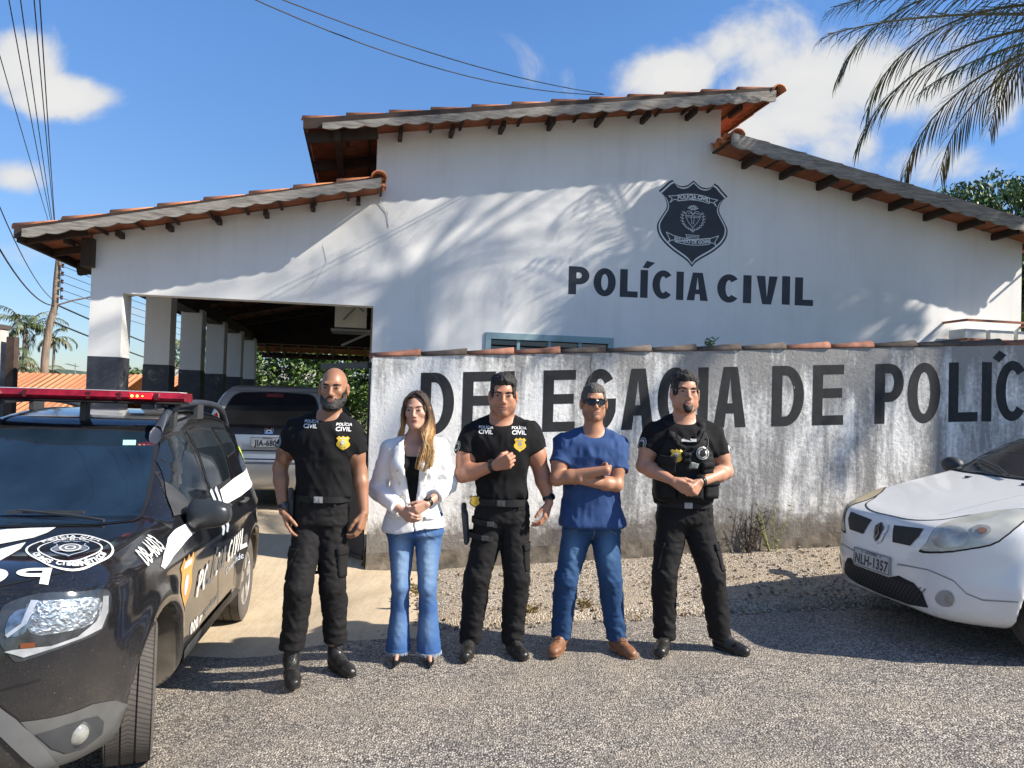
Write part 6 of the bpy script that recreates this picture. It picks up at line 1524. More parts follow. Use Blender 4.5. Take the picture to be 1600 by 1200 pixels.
# ================================================================== people
PD = {'m1': {'loc': (-1.147, 4.78, -0.04),
        'J': {'head': (0.048, 0, 1.732),
              'neck': (0.016, 0.01, 1.56),
              'sR': (-0.187, 0.02, 1.466),
              'sL': (0.161, 0.02, 1.468),
              'eR': (-0.273, 0.03, 1.231),
              'wR': (-0.223, -0.04, 0.975),
              'hR': (-0.158, -0.07, 0.822),
              'eL': (0.216, 0.05, 1.224),
              'wL': (0.262, 0.0, 0.972),
              'hL': (0.241, -0.03, 0.827),
              'pel': (-0.007, 0.03, 0.96),
              'kR': (-0.089, -0.13, 0.577),
              'aR': (-0.121, -0.12, 0.198),
              'tR': (-0.041, -0.33, 0.051),
              'kL': (0.092, -0.01, 0.555),
              'aL': (0.103, 0.05, 0.196),
              'tL': (0.249, -0.1, 0.076)},
        'S': [(1.536, 0.008, 0.01, 0.12, 0.085), (1.472, 0.002, 0.01, 0.159, 0.11), (1.381, 0.001, 0.01, 0.175, 0.125), (1.262, 0.001, 0.01, 0.171, 0.12),
              (1.143, 0.006, 0.01, 0.163, 0.115), (1.068, 0.008, 0.01, 0.167, 0.118)]},
 'w': {'loc': (-0.601, 4.92, -0.021),
       'J': {'head': (-0.004, 0, 1.587),
             'neck': (-0.021, 0.02, 1.397),
             'sR': (-0.164, 0.03, 1.331),
             'sL': (0.136, 0.03, 1.352),
             'eR': (-0.244, 0.04, 1.068),
             'wR': (-0.058, -0.17, 0.972),
             'hR': (0.034, -0.23, 0.917),
             'eL': (0.208, 0.04, 1.119),
             'wL': (0.098, -0.17, 1.016),
             'hL': (0.004, -0.245, 0.953),
             'pel': (-0.005, 0.04, 0.821),
             'kR': (-0.057, 0.0, 0.444),
             'aR': (-0.077, 0.03, 0.058),
             'tR': (-0.065, -0.17, 0.002),
             'kL': (0.106, 0.0, 0.457),
             'aL': (0.123, 0.03, 0.08),
             'tL': (0.154, -0.17, 0.027)},
       'S': [(1.39, -0.01, 0.01, 0.107, 0.07), (1.329, -0.008, 0.01, 0.148, 0.095), (1.247, -0.006, 0.01, 0.156, 0.11), (1.145, 0.002, 0.01, 0.143, 0.1),
             (1.043, 0.001, 0.01, 0.143, 0.1), (0.942, 0.0, 0.01, 0.176, 0.12), (0.811, 0.001, 0.01, 0.23, 0.145)]},
 'm3': {'loc': (-0.038, 5.06, -0.001),
        'J': {'head': (-0.032, 0, 1.695),
              'neck': (-0.026, 0.01, 1.514),
              'sR': (-0.214, 0.02, 1.411),
              'sL': (0.158, 0.02, 1.439),
              'eR': (-0.264, -0.06, 1.164),
              'wR': (-0.052, -0.21, 1.24),
              'hR': (0.04, -0.26, 1.291),
              'eL': (0.25, 0.04, 1.187),
              'wL': (0.304, -0.02, 0.993),
              'hL': (0.264, -0.07, 0.837),
              'pel': (-0.0, 0.03, 0.914),
              'kR': (-0.152, -0.03, 0.432),
              'aR': (-0.186, 0.03, 0.099),
              'tR': (-0.207, -0.15, 0.011),
              'kL': (0.107, 0.0, 0.433),
              'aL': (0.087, 0.06, 0.119),
              'tL': (0.159, -0.1, 0.046)},
        'S': [(1.489, -0.026, 0.01, 0.135, 0.09), (1.43, -0.024, 0.01, 0.186, 0.12), (1.338, -0.021, 0.01, 0.198, 0.135), (1.232, -0.022, 0.01, 0.186, 0.13),
              (1.107, -0.014, 0.01, 0.164, 0.12), (1.002, -0.007, 0.01, 0.169, 0.12)]},
 'm4': {'loc': (0.554, 5.12, 0.019),
        'J': {'head': (-0.013, 0, 1.638),
              'neck': (-0.002, 0.01, 1.433),
              'sR': (-0.196, 0.02, 1.359),
              'sL': (0.155, 0.02, 1.36),
              'eR': (-0.248, -0.1, 1.13),
              'wR': (-0.02, -0.25, 1.212),
              'hR': (0.059, -0.2, 1.223),
              'eL': (0.144, -0.08, 1.102),
              'wL': (-0.094, -0.2, 1.145),
              'hL': (-0.168, -0.19, 1.166),
              'pel': (0.003, 0.03, 0.839),
              'kR': (-0.16, -0.02, 0.416),
              'aR': (-0.18, 0.03, 0.065),
              'tR': (-0.248, -0.16, 0.007),
              'kL': (0.128, -0.02, 0.425),
              'aL': (0.186, 0.03, 0.084),
              'tL': (0.262, -0.12, 0.017)},
        'S': [(1.408, -0.011, 0.01, 0.119, 0.08), (1.352, -0.014, 0.01, 0.171, 0.11), (1.267, -0.012, 0.01, 0.188, 0.125), (1.14, -0.012, 0.01, 0.179, 0.12),
              (0.97, -0.008, 0.01, 0.188, 0.12), (0.805, 0.001, 0.01, 0.213, 0.13)]},
 'm5': {'loc': (1.169, 5.14, 0.041),
        'J': {'head': (-0.024, 0, 1.707),
              'neck': (-0.021, 0.01, 1.514),
              'sR': (-0.214, 0.02, 1.414),
              'sL': (0.172, 0.02, 1.417),
              'eR': (-0.285, -0.02, 1.205),
              'wR': (-0.126, -0.21, 1.127),
              'hR': (-0.052, -0.25, 1.085),
              'eL': (0.263, 0.0, 1.181),
              'wL': (0.048, -0.2, 1.127),
              'hL': (-0.016, -0.235, 1.051),
              'pel': (0.007, 0.03, 0.897),
              'kR': (-0.13, -0.03, 0.395),
              'aR': (-0.109, 0.03, 0.049),
              'tR': (-0.174, -0.16, -0.009),
              'kL': (0.186, -0.02, 0.418),
              'aL': (0.268, 0.05, 0.054),
              'tL': (0.39, -0.08, -0.019)},
        'S': [(1.489, -0.023, 0.01, 0.129, 0.085), (1.42, -0.026, 0.01, 0.18, 0.11), (1.326, -0.023, 0.01, 0.197, 0.125), (1.198, -0.016, 0.01, 0.193, 0.125),
              (1.092, -0.013, 0.01, 0.197, 0.125), (0.964, -0.01, 0.01, 0.197, 0.125)]}}
A3 = lambda *v: np.array(v, float)
def nrm(v): v = np.asarray(v, float); return v/(np.linalg.norm(v)+1e-9)
def m_skin(name, col):
    m, nt, b = newmat(name); L = nt.links; v = coords(nt)
    n = noise(nt, v, 22, 5, .6); c = mixc(nt, n, tuple(x*.86 for x in col), (min(1, col[0]*1.12), col[1]*1.06, col[2]*1.04))
    at = nd(nt, 'ShaderNodeAttribute', attribute_name='dark'); L.new(mixc(nt, at.outputs['Fac'], c, (col[0]*.16, col[1]*.15, col[2]*.16)), b.inputs['Base Color'])
    b.inputs['Roughness'].default_value = .48; b.inputs['Subsurface Weight'].default_value = .12; b.inputs['Subsurface Radius'].default_value = (.012, .005, .003); b.inputs['Subsurface Scale'].default_value = .6
    bump(nt, b, noise(nt, v, 260, 3, .6), .12, .001); return m
def m_cloth(name, col, rough=.85, weave=420, var=.12, fade=None, sheen=.25, vs=4):
    m, nt, b = newmat(name); L = nt.links; v = coords(nt)
    n = noise(nt, v, vs, 6, .6); c = mixc(nt, n, tuple(x*(1-var) for x in col), tuple(min(1, x*(1+var)) for x in col))
    if fade:
        at = nd(nt, 'ShaderNodeAttribute', attribute_name='fade'); n3 = noise(nt, coords(nt, (60, 60, 9)), 3, 4, .6)
        c = mixc(nt, mathn(nt, 'MULTIPLY', at.outputs['Fac'], mathn(nt, 'ADD', mathn(nt, 'MULTIPLY', n3, .8), .5), clamp=True), c, fade)
    L.new(c, b.inputs['Base Color']); b.inputs['Roughness'].default_value = rough; b.inputs['Specular IOR Level'].default_value = .2
    bump(nt, b, mathn(nt, 'ADD', mathn(nt, 'MULTIPLY', noise(nt, v, weave, 3, .6), .25), mathn(nt, 'MULTIPLY', noise(nt, v, 30, 4, .55), .9)), .35, .0035); return m
BLKT = m_cloth('black_cotton', (.0065,.0065,.0075)); BLKP = m_cloth('black_ripstop', (.0115,.011,.0115), .8); NAVY = m_cloth('blue_cotton', (.028,.062,.165), .8)
WHB = m_cloth('white_jacket_cloth', (.74,.74,.73), .7, var=.03); DEN = m_cloth('faded_denim', (.035,.095,.25), .85, var=.25, fade=(.27,.40,.56)); DEN2 = m_cloth('dark_denim', (.018,.050,.125), .85, var=.25, fade=(.10,.20,.34))
BOOT = mat('boot_leather', (.014,.013,.012), .38, var=.3, vs=30, bmp=.4, bs=90, bd=.003); TAN = mat('tan_leather', (.19,.085,.04), .5, var=.3, vs=20, bmp=.3, bs=80); PUMP = mat('black_patent', (.01,.01,.01), .2)
CORD = m_cloth('nylon_webbing', (.014,.014,.015), .6); LACE = mat('boot_lace', (.03,.03,.03), .8)
GOLD = mat('gold_badge', (.60,.40,.06), .35, metal=.5, var=.2, vs=60); SILV = mat('silver_badge', (.45,.45,.43), .35, metal=.5, var=.3, vs=60)
YEB = mat('yellow_print', (.60,.40,.03), .7, var=.1); WPR = mat('white_print', (.72,.72,.72), .7); GPR = mat('grey_print', (.34,.36,.36), .7, var=.3, vs=60)
HAIRB = mat('dark_hair', (.010,.008,.007), .75, var=.5, vs=70, bmp=.8, bs=120, bd=.004, scale=(1,.35,1)); HAIRG = mat('greying_hair', (.06,.053,.047), .75, var=.7, vs=120, bmp=.8, bs=120, bd=.004, scale=(1,.35,1)); BEARD = mat('black_beard', (.008,.0065,.006), .6, var=.5, vs=120, bmp=1, bs=160, bd=.004)
EYEW = mat('eye_white', (.20,.17,.155), .3); IRIS = mat('dark_iris', (.018,.010,.007), .15); BROW = mat('eyebrow_hair', (.018,.012,.010), .8)
WATCH = mat('watch_black', (.012,.012,.013), .3, var=.1); WFACE = mat('watch_glass', (.02,.02,.022), .06)
def fold(X, Y, Z, a=.005, f=(9, 9, 16), seed=0., ridge=True):
    n = vnoise(X*f[0]+seed, Y*f[1]+seed*1.7, Z*f[2]+seed*.6)
    if ridge: n = .55-2.0*np.abs(n)
    return a*n
def armpt(P, s, t):
    """point along shoulder-elbow (t<1) or elbow-wrist (1<t<2)"""
    S_, E_, W_ = (A3(*P['J'][k+s]) for k in ('s', 'e', 'w'))
    return S_+(E_-S_)*t if t <= 1 else E_+(W_-E_)*(t-1)
def hand(F, w, d, lat, pn, curls=(25, 30, 18), thumb='relax', s=1.0, spread=.0, fan=(1, 1, 1, 1)):
    w = A3(*w); d = nrm(d); lat = A3(*lat); lat = nrm(lat-d*(lat@d)); p = A3(*pn); p = p-d*(p@d)-lat*(p@lat); p = nrm(p)
    k = .010*s
    offs = [.031, .0105, -.0105, -.030]; kd = [.088, .093, .088, .079]; ln = [(.044,.026,.021),(.048,.030,.022),(.045,.028,.021),(.035,.021,.018)]; rr_ = [.0092,.0095,.009,.0080]
    for i in range(4):
        kn = w+d*kd[i]*s+lat*offs[i]*s+p*(.004 if i in (1, 2) else .007)*s*-1*0
        F.cone(w+lat*offs[i]*.55*s+d*.006, kn, .0155*s, .0125*s, k)
    F.cone(w+d*.02*s+p*.006, w+d*.07*s+p*.008, .024*s, .026*s, .012, flat=(p, 1.7))
    for i in range(4):
        kn = w+d*kd[i]*s+lat*offs[i]*s; th = 0; q = kn; lt = lat*spread*(1.5-i)
        for j in range(3):
            th += radians(curls[j]*fan[i]); dd = nrm(d*cos(th)+p*sin(th)+lt); e = q+dd*ln[i][j]*s
            F.cone(q, e, rr_[i]*s*(1-.06*j), rr_[i]*s*(.95-.08*j), .003 if j else .006); q = e
    b = w+d*.020*s+lat*.020*s+p*.006
    if thumb == 'relax': ds = [d*.75+lat*.45+p*.40, d*.9+lat*.10+p*.40, d*.93-lat*.06+p*.36]
    elif thumb == 'fist': ds = [d*.72+lat*.55+p*.40, d*.5-lat*.1+p*.85, d*.05-lat*.75+p*.55]
    else: ds = [d*.75+lat*.62+p*.15, d*.9+lat*.25+p*.3, d*.9-lat*.1+p*.4]
    for dd, l_, r0, r1 in zip(ds, (.046, .033, .026), (.0165, .0115, .0102), (.0120, .0104, .0088)):
        e = b+nrm(dd)*l_*s; F.cone(b, e, r0*s, r1*s, .009 if r0 > .015 else .004); b = e
class Head:
    def __init__(s, c, yaw=0, tilt=0, nod=0, sc=1.0, wide=1.0):
        s.c = A3(*c); s.s = sc; s.w = wide
        s.R = (Matrix.Rotation(yaw, 3, 'Z') @ Matrix.Rotation(tilt, 3, 'Y') @ Matrix.Rotation(nod, 3, 'X')); s.A = np.array(s.R)
    def p(s, x, y, z): return s.c+s.A @ (A3(x*s.w, y, z)*s.s)
    def E(s, F, c, r, k=.02, op='u'): F.ell(s.p(*c), A3(r[0]*s.w, r[1], r[2])*s.s, k*s.s, op, R=s.A)
    def C(s, F, a, b, ra, rb, k=.02, op='u', flat=None): F.cone(s.p(*a), s.p(*b), ra*s.s, rb*s.s, k*s.s, op, flat=None if flat is None else (s.A @ A3(*flat[0]), flat[1]))
    def local(s, X, Y, Z):
        x, y, z = X-s.c[0], Y-s.c[1], Z-s.c[2]; A = s.A
        return ((A[0,0]*x+A[1,0]*y+A[2,0]*z)/s.s/s.w, (A[0,1]*x+A[1,1]*y+A[2,1]*z)/s.s, (A[0,2]*x+A[1,2]*y+A[2,2]*z)/s.s)
def sculpt_head(F, H, jaw=1.0, fem=False, full=0):
    H.E(F, (0,.020,.034), (.077,.096,.086), .02); H.E(F, (0,.055,.005), (.064,.062,.075), .03)
    H.E(F, (0,-.020,-.012), (.064,.068,.088), .03)
    for s in (-1, 1):
        H.C(F, (s*.054*jaw,.005,-.045), (s*.050*jaw,-.012,-.068), .020, .018, .03); H.C(F, (s*.050*jaw,-.012,-.068), (s*.017,-.070,-.100), .018, .016, .028)
        H.E(F, (s*.043,-.060,-.018), (.020,.018,.016), .028)
        if full: H.E(F, (s*.042,-.045,-.055), (.022,.026,.03), .03)
    H.C(F, (-.036,-.080,.026), (.036,-.080,.026), .0105 if not fem else .008, .0105 if not fem else .008, .018)
    H.E(F, (0,-.072,-.060), (.030,.022,.028), .025)
    H.E(F, (0,-.083,-.098), (.017 if fem else .021,.014,.014), .02)
    for s in (-1, 1): H.E(F, (s*.0315,-.1005,.0055), (.0165,.0155,.0105), .014, 's')
    for s in (-1, 1): H.E(F, (s*.0315,-.0765,.0035), (.0135,.0125,.0115), .003)
    for s in (-1, 1):
        H.C(F, (s*.019,-.088,.0085), (s*.044,-.080,.0075), .0040, .0036, .004); H.C(F, (s*.020,-.086,-.0055), (s*.043,-.079,-.004), .003, .003, .005)
    ns = .85 if fem else 1.0
    H.C(F, (0,-.084,.014), (0,-.108*1.0,-.026), .0075*ns, .0105*ns, .010); H.E(F, (0,-.106,-.031), (.0125*ns,.0125,.0105), .008)
    for s in (-1, 1): H.E(F, (s*.0125*ns,-.096,-.034), (.0085*ns,.0105,.008), .007)
    for s in (-1, 1): H.E(F, (s*.0075,-.103,-.0425), (.0032,.0045,.003), .003, 's')
    H.C(F, (-.018,-.089,-.0585), (.018,-.089,-.0585), .0052, .0052, .006); H.C(F, (-.015,-.0885,-.0695), (.015,-.0885,-.0695), .0062, .0062, .006)
    H.C(F, (-.021,-.0955,-.0638), (.021,-.0955,-.0638), .0018, .0018, .003, 's')
def ears(F, H):
    for s in (-1, 1):
        H.E(F, (s*.085,.008,-.006), (.013,.022,.036), .006); H.E(F, (s*.094,.0,-.004), (.006,.010,.018), .005, 's')
def face_bits(o, bv, H, brow=1.0, fem=False, shades=False, lipcol=None):
    """eyes, brows and lips laid on the face"""
    Am = Matrix(((1,0,0),(0,0,-1),(0,1,0))).to_4x4()
    T_ = Matrix.Translation(Vector(H.p(0, -.25, 0))) @ H.R.to_4x4() @ Matrix.Scale(H.s, 4) @ Am
    d = H.R @ Vector((0, 1, 0))
    def put(nm, loops, m, off, parent=o):
        me = loops_to_mesh(nm, loops); slice_mesh(me, .006); return drape(me, T_, d, bv, off, 0, nm, parent, m)
    for s in (-1, 1):
        a = [(s*(.0195+.0245*i/8), .0032+.0044*sin(pi*i/8)**.8) for i in range(9)]; b_ = [(s*(.0195+.0245*i/8), .0032-.0024*sin(pi*i/8)) for i in range(8, -1, -1)]
        if not shades:
            ey = put('eye', [a+b_[1:-1]], EYEW, .0006); put('iris', [arc(s*.0318,.0040,.0050,.0042,0,360,12)[:-1]], IRIS, .0012, ey)
            up_ = a+[(x, z+(.0028 if fem else .0022)) for x, z in a[::-1]]; put('lash_line', [up_], BROW, .0016, ey)
            if not fem: put('lid_shadow_fold', [[(x, z) for x, z in [(s*.020,.0095),(s*.032,.0125),(s*.045,.0095),(s*.032,.0115)]]], BROW, .0006, ey)
        z0 = .0215 if not fem else .0250
        br = [(s*.0125, z0-.002), (s*.025, z0+.0025), (s*.038, z0+.0042), (s*.050, z0-.001)]
        t = .0046*brow if not fem else .0028; rb_ = ribbon2(catmull(br, 4, closed=False), t*1.5); put('eyebrow', [rb_], BROW, .0016)
    lc = lipcol or mat('lip_skin', (.30,.12,.095), .45)
    W_ = .0215 if fem else .021
    up_ = [(-W_,-.0640),(-.012,-.0590),(-.005,-.0560),(0,-.0572),(.005,-.0560),(.012,-.0590),(W_,-.0640),(.010,-.0640),(-.010,-.0640)]
    lo_ = [(-W_*.92,-.0650),(-.010,-.0655),(.010,-.0655),(W_*.92,-.0650),(.012,-.0710),(.005,-.0738),(-.005,-.0738),(-.012,-.0710)]
    lp = put('lips', [up_], lc, .0007); put('lower_lip', [lo_], lc, .0007, lp)
    put('mouth_line', [ribbon2([(-W_,-.0645),(0,-.0650),(W_,-.0645)], .0018)], mat('mouth_dark', (.05,.015,.012), .6), .0012, lp)
def patchfn(o, bv, y=-2.0):
    Mp = Matrix(((1,0,0,0),(0,0,-1,y),(0,1,0,0),(0,0,0,1))); d = Vector((0,1,0))
    def put(nm, loops, m, off=.003, parent=o, step=.02, me=None, thick=0):
        if me is None:
            if isinstance(loops[0][0], (int, float)): loops = [loops]
            me = loops_to_mesh(nm, loops)
        slice_mesh(me, step); return drape(me, Mp, d, bv, off, 0, nm, parent, m, thick=thick)
    return put
def body_mesh(P, H, skin, headkw={}, mus=1.0, fem=False, hands=(), name='person', fine=()):
    J = {k: A3(*v) for k, v in P['J'].items()}; S_ = P['S']
    hc = H.c; xs_ = [v[0] for v in J.values()]; lo = min(xs_)-.12; hi = max(xs_)+.12
    hb = [(A3(*h), .12) for h in fine]
    fx = [(hc[0]-.11, hc[0]+.11, .0045)]+[(h[0]-r_, h[0]+r_, .0045) for h, r_ in hb]
    fy = [(-.50, .10, .0055)]; fz = [(hc[2]-.16, hc[2]+.15, .0042)]+[(h[2]-r_, h[2]+r_, .0050) for h, r_ in hb]
    F = Field(axis(lo, hi, .012, fx), axis(-.50, .24, .012, fy), axis(.0, hc[2]+.19, .014, fz))
    sculpt_head(F, H, fem=fem, **headkw)
    sl, X, Y, Z = F.block(hc-.17, hc+.17); keep = (sl, F.D[sl].copy(), X, Y, Z)
    ears(F, H)
    nr = .045 if fem else .058*mus
    F.cone(H.p(0,.022,-.055), J['neck']+A3(0,.01,-.03), nr, nr*1.12, .035)
    F.loft([(z, cx, cy, min(rx, .155 if fem and z < 1.0 else 9)-.018, ry-.018) for z, cx, cy, rx, ry in S_ if not (fem and z < .9)], .03)
    for s, k in ((-1, 'R'), (1, 'L')):
        F.cone(J['neck']+A3(s*.03,.02,.0 if not fem else -.01), J['s'+k]+A3(0,.005,.0), .042*mus, .053*mus, .04)
        F.cone(J['s'+k], J['e'+k], .056*mus if not fem else .045, .043*mus if not fem else .036, .03)
        up = J['s'+k]+(J['e'+k]-J['s'+k])*.55; F.ell(up+A3(0,-.012,0), (.048*mus*(.8 if fem else 1),)*3, .05)
        q = J['e'+k]+(J['w'+k]-J['e'+k])*.28
        F.cone(J['e'+k], q, .042*mus if not fem else .034, .045*mus if not fem else .034, .02); F.cone(q, J['w'+k], .045*mus if not fem else .034, .0275 if not fem else .022, .02)
        hp = J['pel']+A3(s*.085, 0, 0); F.cone(hp, J['k'+k], .075, .05, .03); F.cone(J['k'+k], J['a'+k]*A3(1,1,0)+A3(0,0,.09), .048, .034, .03)
        tt = J['t'+k]*A3(1,1,0)+A3(0,0,.028); an = J['a'+k]*A3(1,1,0)+A3(0,0,.045); F.cone(an, an+(tt-an)*(.75 if not fem else .62), .034 if not fem else .022, .026 if not fem else .014, .02)
    F.cone(J['pel']+A3(-.06,0,.03), J['pel']+A3(.06,0,.03), .082, .082, .04)
    for h in hands: hand(F, **h)
    me, V = F.mesh(name, 2)
    me.polygons.foreach_set('use_smooth', [True]*len(me.polygons))
    o = link(name, me, None, skin)
    return o, F, J, V, keep
def setattr_(me, nm, val):
    a = me.attributes.new(nm, 'FLOAT', 'POINT'); a.data.foreach_set('value', np.asarray(val, np.float32))
def offset_shell(keep, H, off, region, name, m, parent, freq=(150, 60, 150), amp=.0035, seed=0, taper=.020):
    """a layer of hair grown from the bare head surface inside a region (region<0 keeps)"""
    sl, D, X, Y, Z = keep
    x, y, z = H.local(X, Y, Z)
    n = vnoise(x*freq[0]+seed, y*freq[1]+seed, z*freq[2]); n2 = vnoise(x*40+seed, y*40, z*40+seed)
    o_ = off(x, y, z) if callable(off) else off
    rg = region(x, y, z)+.003*n+.002*n2; tp = np.clip(-rg/taper, 0, 1)**.6 if taper else 1.0
    D2 = D-((o_+amp*n+amp*.8*n2)*tp-.0006)*H.s
    D2 = smax(D2, rg*H.s, .002)
    F = Field(X[:, 0, 0], Y[0, :, 0], Z[0, 0, :]); F.D = D2.astype(np.float32)
    me, V = F.mesh(name, 1); me.polygons.foreach_set('use_smooth', [True]*len(me.polygons))
    return link(name, me, parent, m)
def short_hair_region(front=.070, temple=.055, side=-.012, back=-.055, ragged=.006):
    ys = [-.02, -.010, .012, .045, .13]; hs = [side, side-.004, side-.006, back, back-.02]
    def f(x, y, z):
        t = np.clip((np.abs(x)-temple+.006)/.014, 0, 1); t = t*t*(3-2*t); xb = front-.003*np.abs(x)/.05-(front-side)*t
        h = np.where(y < -.02, xb, np.interp(y, ys, hs)); h = h+ragged*vnoise(x*90, y*30, z*20)
        return (h-z)*.7
    return f
def tee(P, J, m, parent, hem, sleeve=(.55,.55), loose=.012, mus=1.0, res=.0075, seed=0., collar=.068, armr=.075, flare=0, name='t_shirt', amp=.0055, vneck=0):
    S_ = P['S']; lo = min(J['sR'][0], J['eR'][0])-.13; hi = max(J['sL'][0], J['eL'][0])+.13
    F = Field(axis(lo, hi, res), axis(-.26, .22, res), axis(hem-.03, J['neck'][2]+.06, res))
    secs = [(z, cx, cy, rx+loose*.3, ry+loose*.3) for z, cx, cy, rx, ry in S_]
    secs = [q for q in secs if q[0] > hem-.02]+[(hem, S_[-1][1], S_[-1][2], S_[-1][3]+loose*.3+flare, S_[-1][4]+loose*.3+flare)]
    F.loft(secs, .03)
    X, Y, Z = F.ax[:, None, None], F.ay[None, :, None], F.az[None, None, :]
    for s, k, t in ((-1, 'R', sleeve[0]), (1, 'L', sleeve[1])):
        F.cone(J['neck']+A3(s*.032,.022,.004), J['s'+k]+A3(0,.008,.006), .050*mus, .064*mus, .035)
        F.ell(J['s'+k]+A3(-s*.05,-.03,-.05), (.09*mus,.075,.08), .05)
        G = Field(F.ax, F.ay, F.az); a = J['s'+k]; ax_ = nrm(J['e'+k]-a); c = a+(J['e'+k]-a)*t
        G.cone(a+A3(0,0,-.005), a+(J['e'+k]-a)*(t+.2), armr*mus, armr*mus*1.0, .01)
        G.D = smax(G.D, ((X-c[0])*ax_[0]+(Y-c[1])*ax_[1]+(Z-c[2])*ax_[2])+.004*vnoise(X*12+seed, Y*12, Z*12), .006)
        F.D = smin(F.D, G.D, .022)
    sl, X, Y, Z = F.block((lo, -.26, hem-.03), (hi, .22, 2))
    cn = J['neck']+A3(0,-.012,.012)
    wn = np.clip((np.sqrt((X-cn[0])**2+(Y-cn[1])**2+(Z-cn[2])**2)-.075)/.08, 0, 1)
    F.D = F.D-wn*(fold(X, Y, Z, amp, (11, 11, 9), seed)+fold(X, Y, Z, amp*.5, (24, 24, 17), seed+3)+fold(X+Z*.6, Y, Z*.4, amp*.9, (14, 10, 5), seed+7))
    F.D = smax(F.D, hem+.004*vnoise(X*9, Y*9, Z*0+seed)-Z, .006)
    cn = J['neck']+A3(0,-.012,.012)
    q = np.sqrt((X-cn[0])**2+((Y-cn[1])*.95)**2+((Z-cn[2]-.02-vneck*.0+(Y-cn[1])*-.45)*1.25)**2)-collar
    F.D = smax(F.D, -q, .008)
    me, V = F.mesh(name, 2); me.polygons.foreach_set('use_smooth', [True]*len(me.polygons))
    o = link(name, me, parent, m); bv = bvh_of(me)
    # collar rib
    pts = []
    for i in range(25):
        a = 2*pi*i/24; dv = Vector((cos(a), sin(a)*1.05, 0)); z = cn[2]+.02
        pr = Vector((cn[0], cn[1], 0))
        rr_ = collar*.99; yy_ = sin(a)*rr_; zz = z+yy_*.45-.012
        pts.append((cn[0]+cos(a)*rr_, cn[1]+yy_, zz))
    return o, bv, F
def trousers(P, J, m, parent, waist, r=(.098,.072,.062), hemz=.06, bag=0., res=.008, seed=0., hipw=.165, hipd=.125, name='trousers', amp=.006, pock=True, flare=None, ank=.10, fadefn=None):
    lo = min(J['kR'][0], J['aR'][0], J['pel'][0]-.2)-.13; hi = max(J['kL'][0], J['aL'][0], J['pel'][0]+.2)+.13
    F = Field(axis(lo, hi, res), axis(-.34, .24, res), axis(hemz-.03, waist+.05, res))
    c = J['pel']; cr = c[2]-.085
    F.loft([(waist, c[0], c[1]*.4, hipw-.012, hipd-.008), (c[2]+.03, c[0], c[1], hipw, hipd), (c[2]-.05, c[0], c[1], hipw+.004, hipd+.002), (cr-.0, c[0], c[1], hipw-.012, hipd-.02)], .03, p=2.4)
    for s, k in ((-1, 'R'), (1, 'L')):
        hp = c+A3(s*(hipw-r[0]-.0), .0, -.045); kn = J['k'+k]; an = J['a'+k]*A3(1,1,0)+A3(0,0,max(hemz, .04)+(.0 if flare else .0))
        F.cone(hp, kn+A3(0,-.005,0), r[0], r[1], .03 if s < 0 else .012)
        cf = kn+(an-kn)*.30
        F.cone(kn+A3(0,-.005,0), cf+A3(0,.012,0), r[1], r[1]*.99 if not flare else r[1]*1.0, .02)
        F.cone(cf+A3(0,.012,0), an, r[1]*.99, (flare or r[2]), .02)
    X, Y, Z = F.ax[:, None, None], F.ay[None, :, None], F.az[None, None, :]
    F.D = F.D-(fold(X, Y, Z, amp*.42, (10, 10, 9), seed)+fold(X+.5*Z, Y, Z, amp*.5, (24, 24, 30), seed+2)+fold(X-.7*Z, Y, Z*1.2, amp*.35, (40, 40, 40), seed+5))
    # stacked creases above the hem and behind the knee
    ka = (J['kR'][2]+J['kL'][2])/2
    w_ = np.exp(-((Z-hemz-.09)/.085)**2)*(1.0 if not flare else .15)+.45*np.exp(-((Z-ka)/.07)**2)+.3*np.exp(-((Z-cr)/.06)**2)
    F.D = F.D-w_*amp*.7*np.sin(Z*84+5*vnoise(X*9+seed, Y*9, Z*7)+X*46+Y*20)*np.clip(.45+1.1*vnoise(X*8, Y*8+seed, Z*12), 0, 1.2)
    F.D = smax(F.D, hemz-Z+.006*vnoise(X*14+seed, Y*14, Z*0), .005)
    me, V = F.mesh(name, 2); me.polygons.foreach_set('use_smooth', [True]*len(me.polygons))
    if fadefn is not None: setattr_(me, 'fade', fadefn(V, J))
    o = link(name, me, parent, m)
    return o, bvh_of(me)
def seams(p, pb, J, waist, hw, m, cx=None, y=.0):
    put = patchfn(p, pb); c = J['pel'][0] if cx is None else cx; z0 = waist
    put('fly_seam', ribbon2([(c+.004,z0-.03),(c+.005,z0-.12),(c-.002,z0-.17)], .005), m, .0012)
    for s in (-1, 1):
        put('pocket_seam', ribbon2(catmull([(c+s*hw*.40,z0-.035),(c+s*hw*.52,z0-.085),(c+s*hw*.86,z0-.125)], 4, closed=False), .005), m, .0012)
    for dx in (-.62,-.28,.28,.62): put('belt_loop', [(c+dx*hw-.006,z0-.035),(c+dx*hw+.006,z0-.035),(c+dx*hw+.006,z0+.01),(c+dx*hw-.006,z0+.01)], m, .010)
